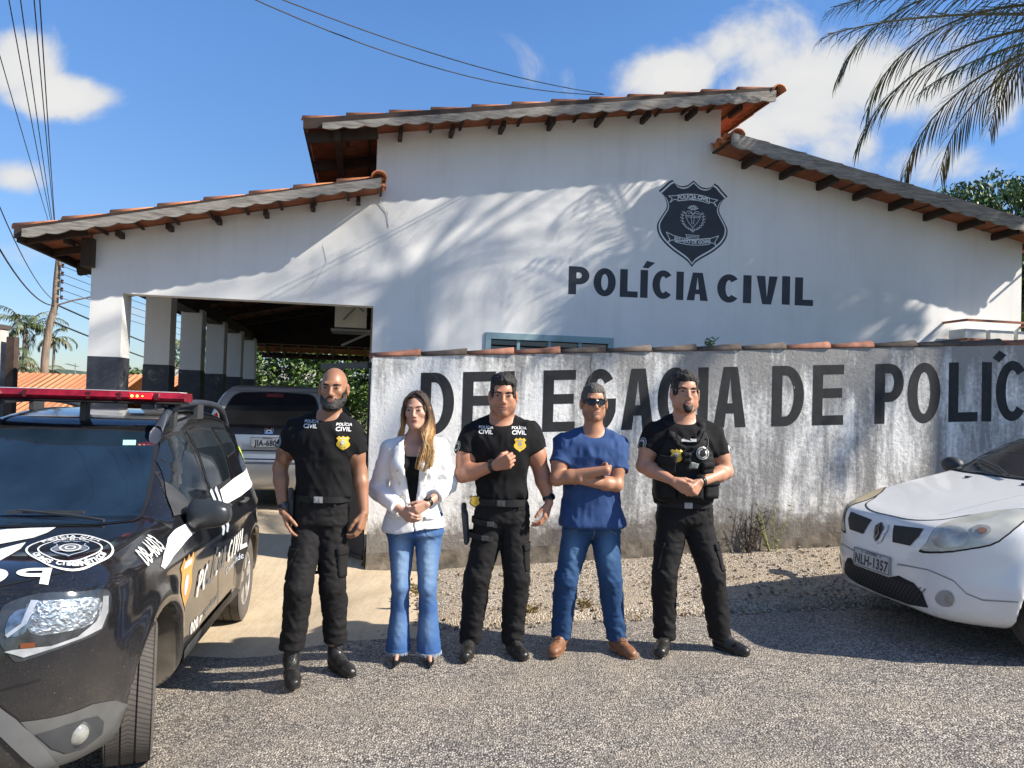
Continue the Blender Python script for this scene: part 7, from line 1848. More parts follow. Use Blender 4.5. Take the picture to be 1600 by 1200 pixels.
def footwear(J, k, kind, parent):
    a = J['a'+k]*A3(1,1,0); t = J['t'+k]*A3(1,1,0); d = nrm(t-a); L_ = {'boot': .27, 'shoe': .265, 'pump': .225, 'sneaker': .27}[kind]
    heel = a-d*.055; toe = heel+d*L_; res = .005; lat = A3(-d[1], d[0], 0)
    lo = np.minimum(heel, toe)-.08; hi = np.maximum(heel, toe)+.08
    top = {'boot': .30, 'shoe': .12, 'pump': .09, 'sneaker': .14}[kind]
    F = Field(axis(lo[0], hi[0], res), axis(lo[1], hi[1], res), axis(-.012, top+.05, res))
    up = A3(0,0,1)
    if kind == 'pump':
        F.cone(heel+d*.02+up*.052, heel+d*.10+up*.040, .026, .027, .01); F.cone(heel+d*.10+up*.038, heel+d*.165+up*.020, .027, .026, .01, flat=(up, 1.3)); F.cone(heel+d*.165+up*.017, toe+up*.012, .026, .008, .01, flat=(up, 1.2))
        F.cone(heel+d*.012+up*.05, heel+d*.012+up*.0, .016, .007, .005)
        an = heel+d*.07+up*.105; F.ell(heel+d*.085+up*.085, (.032,.032,.052), .004, 's')
    else:
        w1 = .043 if kind == 'boot' else .041
        F.cone(heel+d*.035+up*.042, heel+d*.12+up*.040, .037, w1-.002, .02); F.cone(heel+d*.12+up*.038, heel+d*.19+up*.034, w1-.002, w1+.002, .02, flat=(up, 1.15)); F.cone(heel+d*.19+up*.034, toe-d*.038+up*.031, w1+.002, .037, .02, flat=(up, 1.2))
        F.cone(a+up*.10, heel+d*.14+up*.048, .041, .034, .03)
        if kind == 'boot': F.cone(a+up*.10, a+up*(top), .043, .050, .03)
        else: F.cone(a+up*.06, a+up*(top-.02), .040, .042, .02)
        # welt of the sole
        F.cone(heel+d*.04+up*.010, heel+d*.19+up*.010, .040, .047, .004, flat=(up, 3.2)); F.cone(heel+d*.19+up*.010, toe-d*.042+up*.010, .047, .042, .004, flat=(up, 3.2))
    X, Y, Z = F.ax[:, None, None], F.ay[None, :, None], F.az[None, None, :]
    F.D = F.D-fold(X, Y, Z, .0022, (30, 30, 30), .3)*(Z > .03)
    if kind != 'pump':
        q = (X-heel[0])*d[0]+(Y-heel[1])*d[1]; lg = (np.abs(np.sin(q*150)) > .55)*1.0
        F.D = np.where(Z < .014, F.D+.0025*lg, F.D)
    F.D = smax(F.D, -.000-Z, .003); F.D = smax(F.D, Z-top, .006)
    nm = {'boot': 'boot', 'shoe': 'shoe', 'pump': 'pump_shoe', 'sneaker': 'sneaker'}[kind]
    me, V = F.mesh(nm, 2); me.polygons.foreach_set('use_smooth', [True]*len(me.polygons))
    o = link(nm, me, parent, {'boot': BOOT, 'shoe': TAN, 'pump': PUMP, 'sneaker': BOOT}[kind])
    if kind != 'pump':
        bv = bvh_of(me); b = MB(); n = 7 if kind == 'boot' else 4; prev = None
        for i in range(n):
            f = i/(n-1)
            if kind == 'boot': c = heel+d*(.155-.075*min(1, f*1.6))+up*(.085+.19*f)
            else: c = heel+d*(.165-.05*f)+up*(.075+.035*f)
            pp = []
            for s in (-1, 1):
                o_ = c+d*.12+up*.05+lat*s*.017; h = bv.ray_cast(Vector(o_), Vector(-d*.9-up*.35).normalized())
                pp.append(Vector(h[0])+Vector(d)*.003 if h[0] else None)
            if None in pp: prev = None; continue
            b.tube([pp[0], (pp[0]+pp[1])/2+Vector(d)*.004, pp[1]], .0021, 5)
            if prev: b.tube([prev[0], pp[1]], .0021, 5); b.tube([prev[1], pp[0]], .0021, 5)
            prev = pp
        if b.v: b.build('laces', mat('tan_lace', (.06,.03,.02), .8) if kind == 'shoe' else LACE, o)
    return o
def watch(J, k, parent, off=.035, r=.033, face='round', sq_=(.036,.042)):
    w = J['w'+k]; d = nrm(w-J['e'+k]); c = w-d*off; M_ = Matrix.Translation(Vector(c)) @ Vector(d).to_track_quat('Z', 'Y').to_matrix().to_4x4()
    b = MB(); b.lathe([(r-.003,-.011),(r+.001,-.011),(r+.002,0),(r+.001,.011),(r-.003,.011)], 28, M_)
    o = b.build('watch', WATCH, parent, autos=.7)
    cam_ = nrm(A3(*(-np.array(parent.location))+np.array((0,0,CAMH)))-c*0); fd = nrm(cam_-d*(cam_@d)); fc = c+fd*(r+.003)
    u = nrm(np.cross(d, fd)); Mf = Matrix((Vector(u), Vector(d), Vector(fd))).transposed().to_4x4(); Mf.translation = Vector(fc)
    b = MB()
    if face == 'round': b.lathe([(.0,-.005),(.022,-.005),(.023,.004),(.020,.006)], 24, Mf)
    else: b.box((-sq_[0]/2,-sq_[1]/2,-.006), (sq_[0]/2,sq_[1]/2,.005), Mf)
    cs = b.build('watch_case', WATCH, o, autos=.7, bevel=.002 if face != 'round' else 0); b = MB()
    if face == 'round': b.lathe([(.0,.0062),(.019,.0062)], 24, Mf)
    else: b.box((-sq_[0]*.42,-sq_[1]*.42,.005), (sq_[0]*.42,sq_[1]*.42,.006), Mf)
    b.build('watch_glass', WFACE, cs)
def chest_text(put, x, z, o, sc=1.0):
    """two line word mark"""
    me = font_mesh('POLÍCIA', .0235*sc, .018, 1.0, 1.06)
    for v in me.vertices: v.co.x += x; v.co.y += z+.016*sc
    put('chest_print', None, WPR, .0022, me=me, step=.03)
    me = font_mesh('CIVIL', .0345*sc, .024, 1.05, 1.06)
    for v in me.vertices: v.co.x += x; v.co.y += z-.012*sc
    put('chest_print', None, WPR, .0022, me=me, step=.03)
def shieldp(x, z, s): return shield_loop(x, z, s)
def belt(put, J, z, hw, cx, m=CORD, buckle=True, h=.042):
    pass
def ring_belt(P, parent, z, cx, cy, rx, ry, h=.04, m=None, th=.006, p=2.4, buckle=None, name='belt', tilt=0):
    b = MB(); rows = []
    for (dz, dr) in ((-h/2, 0), (-h/2, th), (h/2, th), (h/2, 0)):
        row = []
        for i in range(49):
            t = 2*pi*i/48; c_, s_ = cos(t), sin(t); row.append((cx+(rx+dr)*math.copysign(abs(c_)**(2/p), c_), cy+(ry+dr)*math.copysign(abs(s_)**(2/p), s_), z+dz+tilt*c_))
        rows.append(row)
    b.grid(rows); o = b.build(name, m or CORD, parent, autos=.7)
    if buckle:
        b = MB(); y = cy-ry-th-.004; b.box((cx-.026, y-.004, z-.019), (cx+.026, y+.004, z+.019)); b.box((cx-.018, y-.007, z-.012), (cx-.004, y, z+.012)); b.box((cx+.004, y-.007, z-.012), (cx+.018, y, z+.012)); b.build('buckle', buckle, o, bevel=.002)
    return o
def finish(o, P, label, group='people standing in a row'):
    o.location = P['loc']; tag(o, label, 'person', group)
# ------------------------------------------------------------------ first man: bald, full beard
def fixfeet(P):
    for k in 'RL':
        a = list(P['J']['a'+k]); a[2] = .09; P['J']['a'+k] = tuple(a); t = list(P['J']['t'+k]); t[2] = .03; P['J']['t'+k] = tuple(t)
for q in PD.values(): fixfeet(q)
SK1 = m_skin('skin_brown', (.30,.150,.085)); SK2 = m_skin('skin_fair', (.47,.27,.19)); SK3 = m_skin('skin_ruddy', (.40,.19,.115)); SK4 = m_skin('skin_tan', (.38,.19,.11)); SK5 = m_skin('skin_light_tan', (.43,.225,.14))
def man1():
    P = PD['m1']; P['J']['kR'] = (-.089,-.13,.53); P['J']['kL'] = (.085,-.01,.53); P['loc'] = (-1.147, 4.74, gz(-1.147, 4.74))
    H = Head(P['J']['head'], yaw=radians(3), sc=1.06, wide=.93, nod=radians(2))
    J0 = P['J']
    hands = [dict(w=J0['wR'], d=A3(*J0['hR'])-A3(*J0['wR']), lat=(.25,-1,0), pn=(1,.25,0), curls=(22,38,25), fan=(.5,.9,1.1,1.2), s=1.05),
             dict(w=J0['wL'], d=A3(*J0['hL'])-A3(*J0['wL']), lat=(-.3,-1,0), pn=(-1,.2,0), curls=(25,40,25), s=1.05)]
    o, F, J, V, keep = body_mesh(P, H, SK1, dict(jaw=1.02), 1.02, hands=hands, fine=(J0['hR'], J0['hL'], J0['wR'], J0['wL']))
    # tattoo on the upper right arm, shaved scalp shadow
    c = (J['sR']+J['eR'])/2+A3(-.01,-.03,-.03); d = np.sqrt(((V-c)**2).sum(1)); tn = vnoise(V[:, 0]*60, V[:, 1]*60, V[:, 2]*60)
    dark = np.clip((.105-d)*14, 0, 1)*(tn > -.12)*.55
    x, y, z = H.local(V[:, 0], V[:, 1], V[:, 2]); dark = np.maximum(dark, .16*np.clip((z-.06+np.clip(-y-.05, 0, 1)*.0)*30, 0, 1)*(y > -.07))
    setattr_(o.data, 'dark', dark)
    bv = bvh_of(o.data); face_bits(o, bv, H, 1.35)
    def reg(x, y, z):
        side_ = np.interp(np.abs(x), [0, .024, .034, .052, .064, .072, .08], [-.041, -.044, -.055, -.048, -.030, -.004, .015])
        r_ = z-side_; mouth = np.sqrt((x/.021)**2+((z+.0645)/.0085)**2)*.0085-.0085
        r_ = np.maximum(r_, -mouth*1.0); r_ = np.maximum(r_, y-.012); return np.maximum(r_, -.132-z)
    off = lambda x, y, z: .0035+.010*np.clip((-.062-z)/.03, 0, 1)*np.clip((.075-np.abs(x))/.03, 0, 1)+.010*np.clip((-.09-z)/.03, 0, 1)
    sl, D, X, Y, Z = keep
    Fx = Field(X[:, 0, 0], Y[0, :, 0], Z[0, 0, :]); Fx.D = D.copy(); H.C(Fx, (0,-.075,-.095), (0,-.070,-.128), .026, .016, .025)
    offset_shell((sl, Fx.D, X, Y, Z), H, off, reg, 'beard', BEARD, o, amp=.004)
    t, tb, _ = tee(P, J, BLKT, o, 1.045, (.52,.55), mus=1.03, armr=.074, seed=1.)
    put = patchfn(t, tb); chest_text(put, -.066, 1.510, t, 1.0); chest_text(put, .132, 1.497, t, 1.0)
    put('badge_print', shieldp(.136, 1.408, .080), YEB, .0025); put('badge_mark', arc(.136,1.408,.012,.013,0,360,14)[:-1], GPR, .0036)
    for (yy, ww) in ((1.432, .022), (1.386, .016)): put('badge_line', [(.136-ww,yy),(.136+ww,yy),(.136+ww,yy-.004),(.136-ww,yy-.004)], GPR, .0036)
    sleeve_patch(t, tb, J, 'R', .30); 
    p, pb = trousers(P, J, BLKP, o, 1.075, (.100,.080,.074), hemz=.17, seed=2., hipw=.168, amp=.007); seams(p, pb, J, 1.06, 0.165, mat('dark_seam', (.004,.004,.004), .9))
    cargo(p, pb, J, 'R', .38); cargo(p, pb, J, 'L', .38)
    rb_ = ring_belt(P, p, 1.060, .005, .012, .158, .119, .038, buckle=STEEL)
    b = MB(); b.box((-.20,-.04,.93), (-.165,.03,1.10)); b.box((-.195,-.055,1.05), (-.17,-.03,1.12)); h_ = b.build('holster', BP, o, bevel=.008)
    b = MB(); b.box((-.21,-.02,1.02), (-.198,.01,1.05)); b.build('clip', STEEL, h_)
    for k in 'RL': footwear(J, k, 'boot', o)
    watch(J, 'R', o, .028, .034, 'round')
    finish(o, P, 'bald man with full black beard in black shirt and combat boots beside the patrol car')
def sleeve_patch(t, tb, J, k, f=.3, r=.034, m=None):
    s = -1 if k == 'R' else 1; c = J['s'+k]+(J['e'+k]-J['s'+k])*f; d = Vector((-s*.85,.52,0)).normalized(); n = -d; r_ = Vector((0,0,1)).cross(n).normalized(); u = n.cross(r_)
    Mx = Matrix((r_, u, n)).transposed().to_4x4(); Mx.translation = Vector(c)+n*.3
    me = loops_to_mesh('p', [arc(0,0,r,r*1.1,0,360,24)[:-1]]); slice_mesh(me, .015); a = drape(me, Mx, d, tb, .0025, 0, 'sleeve_patch', t, m or GPR)
    me = loops_to_mesh('p', [arc(0,0,r*.86,r*.95,0,360,24)[:-1], arc(0,0,r*.72,r*.8,360,0,24)[:-1]]); slice_mesh(me, .015); drape(me, Mx, d, tb, .0037, 0, 'patch_ring', a, BLKT)
    me = font_mesh('@', r*.9, .05); slice_mesh(me, .015); drape(me, Mx, d, tb, .0038, 0, 'patch_mark', a, BLKT)
def cargo(p, pb, J, k, f=.4, m=None):
    s = -1 if k == 'R' else 1; hp = J['pel']+A3(s*.09,0,-.045); c = hp+(J['k'+k]-hp)*(f+.22); d = Vector((-s*.95,.3,0)).normalized(); n = -d; r_ = Vector((0,0,1)).cross(n).normalized(); u = n.cross(r_)
    Mx = Matrix((r_, u, n)).transposed().to_4x4(); Mx.translation = Vector(c)+n*.3
    me = loops_to_mesh('p', [[(-.06,-.095),(.06,-.10),(.06,.075),(-.06,.075)]]); slice_mesh(me, .02); a = drape(me, Mx, d, pb, .006, 0, 'cargo_pocket', p, BLKP, thick=.006)
    me = loops_to_mesh('p', [[(-.063,.035),(.063,.03),(.063,.08),(-.063,.08)]]); slice_mesh(me, .02); drape(me, Mx, d, pb, .010, 0, 'pocket_flap', a, BLKP, thick=.004)

# ------------------------------------------------------------------ woman in a white blazer
def woman():
    P = PD['w']; J0 = P['J']; P['loc'] = (-.601, 4.92, gz(-.601, 4.92))
    J0['kR'] = (-.070,.0,.475); J0['kL'] = (.100,.0,.475); J0['pel'] = (.008,.03,.86); J0['aR'] = (-.078,.03,.09); J0['aL'] = (.120,.03,.09)
    J0['neck'] = (-.017,.02,1.415)
    H = Head((-.004+.0, 0, 1.588), yaw=radians(-4), tilt=radians(-3), sc=.985, wide=.95, nod=radians(1))
    hands = [dict(w=J0['wR'], d=A3(.085,-.045,-.055), lat=(.35,-.3,.7), pn=(0,1,-.1), curls=(38,40,20), s=.86),
             dict(w=J0['wL'], d=A3(-.10,-.055,-.055), lat=(-.35,-.3,.7), pn=(0,1,-.1), curls=(35,42,22), s=.86)]
    o, F, J, V, keep = body_mesh(P, H, SK2, dict(jaw=.88), .8, fem=True, hands=hands, fine=(J0['hR'], J0['hL']))
    setattr_(o.data, 'dark', np.zeros(len(V))); bv = bvh_of(o.data); face_bits(o, bv, H, 1.0, fem=True, lipcol=mat('rose_lips', (.36,.085,.075), .4))
    # black top under the blazer
    S_ = P['S']; res = .0075
    Ft = Field(axis(-.20, .18, res), axis(-.20, .2, res), axis(.95, 1.40, res)); Ft.loft([(z, cx, cy, rx-.012, ry-.008) for z, cx, cy, rx, ry in S_ if z > .9]+[(.90, 0, .01, .15, .10)], .02)
    for s in (-1, 1): Ft.ell((s*.062-.006,-.085,1.235), (.062,.05,.06), .04)
    X, Y, Z = Ft.ax[:, None, None], Ft.ay[None, :, None], Ft.az[None, None, :]
    Ft.D = smax(Ft.D, .0-(-.0)+(Z-1.300-1.6*np.maximum(0, np.abs(X+.008)-.045)), .005)
    me, _ = Ft.mesh('top', 2); me.polygons.foreach_set('use_smooth', [True]*len(me.polygons)); link('black_top', me, o, BLKT)
    # blazer
    Fb = Field(axis(-.37, .34, .0065), axis(-.27, .22, .0065), axis(.77, 1.47, .0065))
    Fb.loft([(.80,-.002,.02,.205,.145),(.86,-.002,.02,.196,.138),(.95,-.002,.015,.172,.122),(1.05,-.002,.01,.150,.110),(1.15,-.003,.01,.152,.112),(1.25,-.006,.01,.163,.122),(1.33,-.010,.012,.152,.106),(1.395,-.014,.015,.105,.075)], .03)
    for s in (-1, 1): Fb.ell((s*.066-.006,-.085,1.235), (.068,.056,.066), .04)
    for s, k in ((-1, 'R'), (1, 'L')):
        Fb.cone(J['neck']+A3(s*.03,.02,-.02), J['s'+k]+A3(s*.008,0,.012), .045, .055, .03)
        e = J['e'+k]; w_ = J['w'+k]; G = Field(Fb.ax, Fb.ay, Fb.az); c = e+(w_-e)*(.84 if k == 'R' else .62); ax_ = nrm(w_-e)
        G.cone(e, c+ax_*.06, .056, .047, .01); xx, yy, zz = G.ax[:, None, None], G.ay[None, :, None], G.az[None, None, :]
        G.D = smax(G.D, (xx-c[0])*ax_[0]+(yy-c[1])*ax_[1]+(zz-c[2])*ax_[2], .004); G.cone(J['s'+k]+A3(s*.004,0,0), e, .066, .056, .02); Fb.D = smin(Fb.D, G.D, .014)
    X, Y, Z = Fb.ax[:, None, None], Fb.ay[None, :, None], Fb.az[None, None, :]
    Fb.D = Fb.D-(fold(X, Y, Z, .0028, (12, 12, 10), 5)+fold(X+Z*.5, Y, Z*.5, .0025, (18, 12, 8), 9)+.002)
    for k in 'RL':   # crumpled sleeves
        e = J['e'+k]; dd = np.sqrt((X-e[0])**2+(Y-e[1])**2+(Z-e[2])**2); Fb.D = Fb.D-.0045*np.exp(-(dd/.14)**2)*(np.sin(Z*95+X*40+4*vnoise(X*12, Y*12, Z*9))+.3)
    Fb.D = smax(Fb.D, (.815+.035*np.clip((X+.08)/.16, 0, 1))-Z, .004)
    zc = [.80,.88,.96,1.05,1.15,1.25,1.33,1.40,1.47]; hw = [.004,.002,.006,.024,.038,.050,.060,.066,.07]; xc = [.03,.012,.006,.000,-.004,-.007,-.010,-.012,-.014]
    hz = np.interp(F_z := Fb.az, zc, hw)[None, None, :]; xz = np.interp(Fb.az, zc, xc)[None, None, :]
    op = np.maximum(np.abs(X-xz)-hz, Y+.0+0*X); op = np.maximum(op, .80-Z); Fb.D = smax(Fb.D, -op, .005)
    cn = J['neck']+A3(0,-.005,.02); q = np.sqrt((X-cn[0])**2+(Y-cn[1])**2+((Z-cn[2]-.02-(Y-cn[1])*.35)*1.1)**2)-.064; Fb.D = smax(Fb.D, -q, .006)
    me, _ = Fb.mesh('blazer', 2); me.polygons.foreach_set('use_smooth', [True]*len(me.polygons)); bz = link('blazer', me, o, WHB); bb = bvh_of(me); put = patchfn(bz, bb)
    lap = lambda s: [(s*.070-.013,1.415),(s*.098-.012,1.375),(s*.128-.010,1.335),(s*.112-.010,1.325),(s*.128-.010,1.300),(s*.075-.006,1.12),(s*.030+.0,1.0),(s*.026+.0,1.03),(s*.042-.003,1.15),(s*.056-.007,1.28),(s*.064-.010,1.36)]
    for s in (-1, 1): put('lapel', [lap(s)], WHB, .0075, thick=.005)
    for (x, z) in ((-.095,1.215),(-.080,1.13),(-.068,1.05),(.080,1.20),(.070,1.125)):
        h = bb.ray_cast(Vector((x,-1,z)), Vector((0,1,0)))
        if h[0]: b = MB(); b.sphere(h[0]+Vector((0,-.003,0)), .0075, 10, 6); b.build('button', mat('brass_button', (.40,.33,.20), .35, metal=.8), bz, smooth=True)
    for s in (-1, 1): put('pocket_flap', [(s*.155,.945),(s*.075,.93),(s*.075,.905),(s*.157,.915)], WHB, .006, thick=.004)
    # jeans
    def fade(V, J):
        f = np.zeros(len(V))
        for k in 'RL':
            kn = J['k'+k]; f = np.maximum(f, np.exp(-(((V[:, 0]-kn[0])/.05)**2+((V[:, 2]-kn[2]-.15)/.20)**2))*(V[:, 1] < .03))
            f = np.maximum(f, .5*np.exp(-(((V[:, 0]-kn[0])/.05)**2+((V[:, 2]-.22)/.10)**2))*(V[:, 1] < .03))
        return f
    p, pb = trousers(P, J, DEN, o, .97, (.092,.057,.062), hemz=.052, seed=4., hipw=.178, hipd=.125, amp=.0035, flare=.080, fadefn=fade, name='jeans'); seams(p, pb, J, .90, .165, mat('denim_seam', (.03,.07,.16), .9))
    b = MB(); rr = random.Random(3)
    for k in 'RL':
        a = J['a'+k]
        for i in range(110):
            t = 2*pi*i/110; x = a[0]+cos(t)*.080; y = a[1]+sin(t)*.080; b.tube([(x,y,.058),(x+rr.uniform(-.004,.004),y+rr.uniform(-.004,.004),.042+rr.uniform(-.006,.004))], .0013, 3, cap=False)
    b.build('frayed_hem', mat('frayed_denim', (.38,.45,.55), .9), p)
    for k in 'RL': footwear(J, k, 'pump', o)
    watch(J, 'L', o, .020, .027, 'square', (.036,.040))
    # necklace and earrings
    pts = [Vector((-.010+.062*cos(a), 0, 1.375-.10*sin(a)**.7 if sin(a) > 0 else 1.375)) for a in [pi*k/14 for k in range(15)]]; pp = []
    for q in pts:
        h = bv.ray_cast(Vector((q.x,-1,q.z)), Vector((0,1,0)))
        if h[0]: pp.append(h[0]+Vector((0,-.002,0)))
    b = MB(); b.tube(pp, .0012, 5); nk = b.build('necklace', GOLD, o); c_ = pp[len(pp)//2]; b = MB(); b.sphere(c_, .006, 8, 6); b.build('pendant', GOLD, nk, smooth=True)
    for s in (-1, 1): b = MB(); b.sphere(H.p(s*.086,.0,-.040), .0055, 8, 6); b.build('earring', GOLD, o, smooth=True)
    # long hair: scalp layer and locks
    def reg(x, y, z):
        return short_hair_region(.080, .060, -.01, -.10, .002)(x, y, z)
    hm = m_hair_ombre()
    offset_shell(keep, H, lambda x, y, z: .010+.004*np.clip(z/.1, 0, 1), reg, 'hair_cap', hm, o, freq=(170,30,40), amp=.003)
    bs_ = MB(); rf = random.Random(5)
    Fh = Field(axis(-.22, .20, .0052), axis(-.19, .18, .0062), axis(1.14, 1.74, .0062)); rr = random.Random(11)
    for s in (-1, 1):
        for i in range(64):
            u = i/63; ph = rr.uniform(0, 6); a0 = -.075+.17*u     # front to back
            x1 = s*(.048+.020*sin(pi*min(1, u*1.3))); P0 = H.p(s*.008, -.052+.10*u, .112-.012*u+.004); P1 = H.p(s*.060, a0+.01, .078); P2 = H.p(s*(.082+rr.uniform(-.004,.006)), a0*.8+.014, .01); P3 = H.p(s*(.090+rr.uniform(-.004,.010)), a0*.8+.020, -.06)
            if s > 0:   # falls over the front of the shoulder
                f = rr.random(); P4 = A3(.075+.05*u-.03*f, -.055-.04*(1-u)+.05*u*u, 1.44); P5 = A3(.060+.062*f, -.125+.055*u*(.6)+.0, 1.36-.02*f); P6 = A3(.030+.085*f, -.150+.02*u, 1.27-.06*(1-abs(f-.4)))
            else:
                f = rr.random(); P4 = A3(-.088-.02*u, .0+.05*u, 1.45); P5 = A3(-.112-.02*f, .045+.04*u, 1.38); P6 = A3(-.135-.075*f, .055+.04*u, 1.34-.05*f)
            L_ = catmull([tuple(P0), tuple(P1), tuple(P2), tuple(P3), tuple(P4), tuple(P5), tuple(P6)], 3, closed=False)
            n = len(L_)
            for q_ in range(3):
                ox, oy = rf.uniform(-.011,.011), rf.uniform(-.010,.006); ww_ = rf.uniform(.5, 2.0); bs_.tube([(x_+ox*(.3+ww_*j/n)+.004*sin(j*.8+ph), y_+oy*(.3+j/n), z_+.002) for j, (x_, y_, z_) in enumerate(L_)], .0010, 3, cap=False)
            for j in range(n-1):
                g = j/(n-1); amp = .010*g; w1 = A3(sin(g*14+ph)*amp*.5, cos(g*14+ph)*amp*.6, 0); w2 = A3(sin((g+1/(n-1))*14+ph)*amp*.5, cos((g+1/(n-1))*14+ph)*amp*.6, 0)
                r0 = .0070*(1-.66*g**2); Fh.cone(A3(*L_[j])+w1, A3(*L_[j+1])+w2, r0, .0070*(1-.66*((j+1)/(n-1))**2), .0025)
    me, _ = Fh.mesh('hair', 1); me.polygons.foreach_set('use_smooth', [True]*len(me.polygons)); hr_ = link('hair', me, o, hm); bs_.build('loose_strands', hm, hr_, fixn=False)
    finish(o, P, 'woman with long blonde hair in white double-breasted blazer and flared blue jeans')
def m_hair_ombre():
    if 'ombre' in _mc: return _mc['ombre']
    m, nt, b = newmat('ombre_blonde_hair'); L = nt.links; t = nd(nt, 'ShaderNodeTexCoord'); sp = nd(nt, 'ShaderNodeSeparateXYZ'); L.new(t.outputs['Object'], sp.inputs[0])
    n = noise(nt, coords(nt, (60, 60, 6)), 2.2, 5, .6); mr = nd(nt, 'ShaderNodeMapRange'); mr.inputs[1].default_value = 1.66; mr.inputs[2].default_value = 1.40; L.new(mathn(nt, 'ADD', sp.outputs[2], mathn(nt, 'MULTIPLY', mathn(nt, 'SUBTRACT', n, .5), .16)), mr.inputs[0])
    r = ramp(nt, [(0, (.035,.020,.012)), (.35, (.12,.065,.032)), (.7, (.40,.235,.095)), (1, (.58,.36,.15))]); L.new(mr.outputs[0], r.inputs[0])
    st = ramp(nt, [(.35, (.45,.42,.4)), (.6, (1.1,1.08,1.05))]); L.new(n, st.inputs[0]); L.new(mixc(nt, .85, r.outputs[0], st.outputs[0], 'MULTIPLY'), b.inputs['Base Color'])
    b.inputs['Roughness'].default_value = .42; bump(nt, b, noise(nt, coords(nt, (220, 220, 12)), 2, 4, .6), .7, .004); _mc['ombre'] = m; return m
# ------------------------------------------------------------------ man with raised fist
def man3():
    P = PD['m3']; J0 = P['J']; P['loc'] = (-.038, 5.04, gz(-.038, 5.04)); J0['kR'] = (-.152,-.03,.50); J0['kL'] = (.107,0,.50)
    H = Head((-.018,-.005,1.680), yaw=radians(2), sc=1.12, wide=.91, nod=radians(3))
    hands = [dict(w=J0['wR'], d=A3(.096,-.04,.035), lat=(-.15,-.2,1), pn=(.25,1,0), curls=(72,95,60), thumb='fist', s=1.12),
             dict(w=J0['wL'], d=A3(*J0['hL'])-A3(*J0['wL']), lat=(-.35,-1,0), pn=(-1,.25,0), curls=(22,35,22), s=1.08, spread=.06)]
    o, F, J, V, keep = body_mesh(P, H, SK3, dict(jaw=1.08, full=1), 1.22, hands=hands, fine=(J0['hR'], J0['hL'], J0['wR']))
    x, y, z = H.local(V[:, 0], V[:, 1], V[:, 2]); n = vnoise(V[:, 0]*150, V[:, 1]*150, V[:, 2]*150)
    sb = np.clip((-.038-z)*40, 0, 1)*np.clip((z+.125)*30, 0, 1)*(y < .01)*(np.hypot(x/.022, (z+.0645)/.010) > 1); setattr_(o.data, 'dark', np.clip(sb*(.42+.25*n), 0, 1))
    bv = bvh_of(o.data); face_bits(o, bv, H, 1.3)
    offset_shell(keep, H, lambda x, y, z: .007+.017*np.clip((z-.055)/.04, 0, 1)*(1+.3*vnoise(x*45, y*30, z*20)), short_hair_region(.064, .058, -.010), 'hair', HAIRB, o, freq=(120,35,80), amp=.0045)
    t, tb, _ = tee(P, J, BLKT, o, .995, (.50,.47), mus=1.17, armr=.077, seed=3., collar=.072, amp=.006)
    put = patchfn(t, tb); chest_text(put, -.122, 1.455, t, 1.05); chest_text(put, .092, 1.457, t, 1.05)
    put('badge_print', shieldp(.100, 1.375, .082), YEB, .0025); put('badge_mark', arc(.100,1.375,.012,.013,0,360,14)[:-1], GPR, .0036)
    for (yy, ww) in ((1.400, .022), (1.352, .016)): put('badge_line', [(.100-ww,yy),(.100+ww,yy),(.100+ww,yy-.004),(.100-ww,yy-.004)], GPR, .0036)
    sleeve_patch(t, tb, J, 'R', .28)
    p, pb = trousers(P, J, BLKP, o, 1.015, (.108,.084,.072), hemz=.06, seed=6., hipw=.178, amp=.007); seams(p, pb, J, 0.99, 0.175, mat('dark_seam', (.004,.004,.004), .9)); cargo(p, pb, J, 'L', .38)
    ring_belt(P, p, .992, -.010, .012, .166, .122, .044, buckle=mat('gunmetal', (.12,.12,.12), .35, metal=.7))
    b = MB(); bp = shield_loop(-.178, 1.0, .075); b.prism(bp, lambda a, c, t: (a, -.075+t, c), -.008, .004); bg = b.build('belt_badge', BP, o)
    b = MB(); b.prism(shield_loop(-.178, 1.0, .062), lambda a, c, t: (a, -.075+t, c), -.0105, -.008); b.build('badge_plate', GOLD, bg)
    # drop leg holster
    hp = J['pel']; kx = -.215
    Fh = Field(axis(-.34,-.12,.006), axis(-.12,.12,.006), axis(.66,1.0,.006))
    Fh.cone((kx-.03,-.005,.90), (kx-.012,-.01,.74), .034, .030, .01, flat=((1,0,0),1.5)); Fh.cone((kx-.035,.02,.90), (kx-.04,.035,.955), .02, .018, .01); Fh.cone((kx-.028,-.025,.90), (kx-.014,-.03,.72), .016, .015, .01)
    me, _ = Fh.mesh('holster', 2); me.polygons.foreach_set('use_smooth', [True]*len(me.polygons)); ho = link('holster', me, o, BP)
    for z, ru in ((.855, .112), (.765, .102)):
        c = hp+(J['kR']-hp)*((hp[2]-z)/(hp[2]-.5)); cx_, cy_ = c[0]-.045+.0, c[1]-.0
        ring_belt(P, ho, z, cx_-.02, cy_-.008, ru*.98, ru, .034, th=.004, p=2.1, tilt=-.015, name='thigh_strap')
        b = MB(); b.box((cx_-.03, cy_-ru-.016, z-.016), (cx_+.015, cy_-ru-.002, z+.016)); b.build('strap_buckle', BP, ho, bevel=.003)
    for k in 'RL': footwear(J, k, 'sneaker', o)
    watch(J, 'L', o, .030, .036, 'round'); watch(J, 'R', o, .022, .035, 'square', (.03,.03))
    finish(o, P, 'broad man in black shirt raising his right fist, holster on thigh')
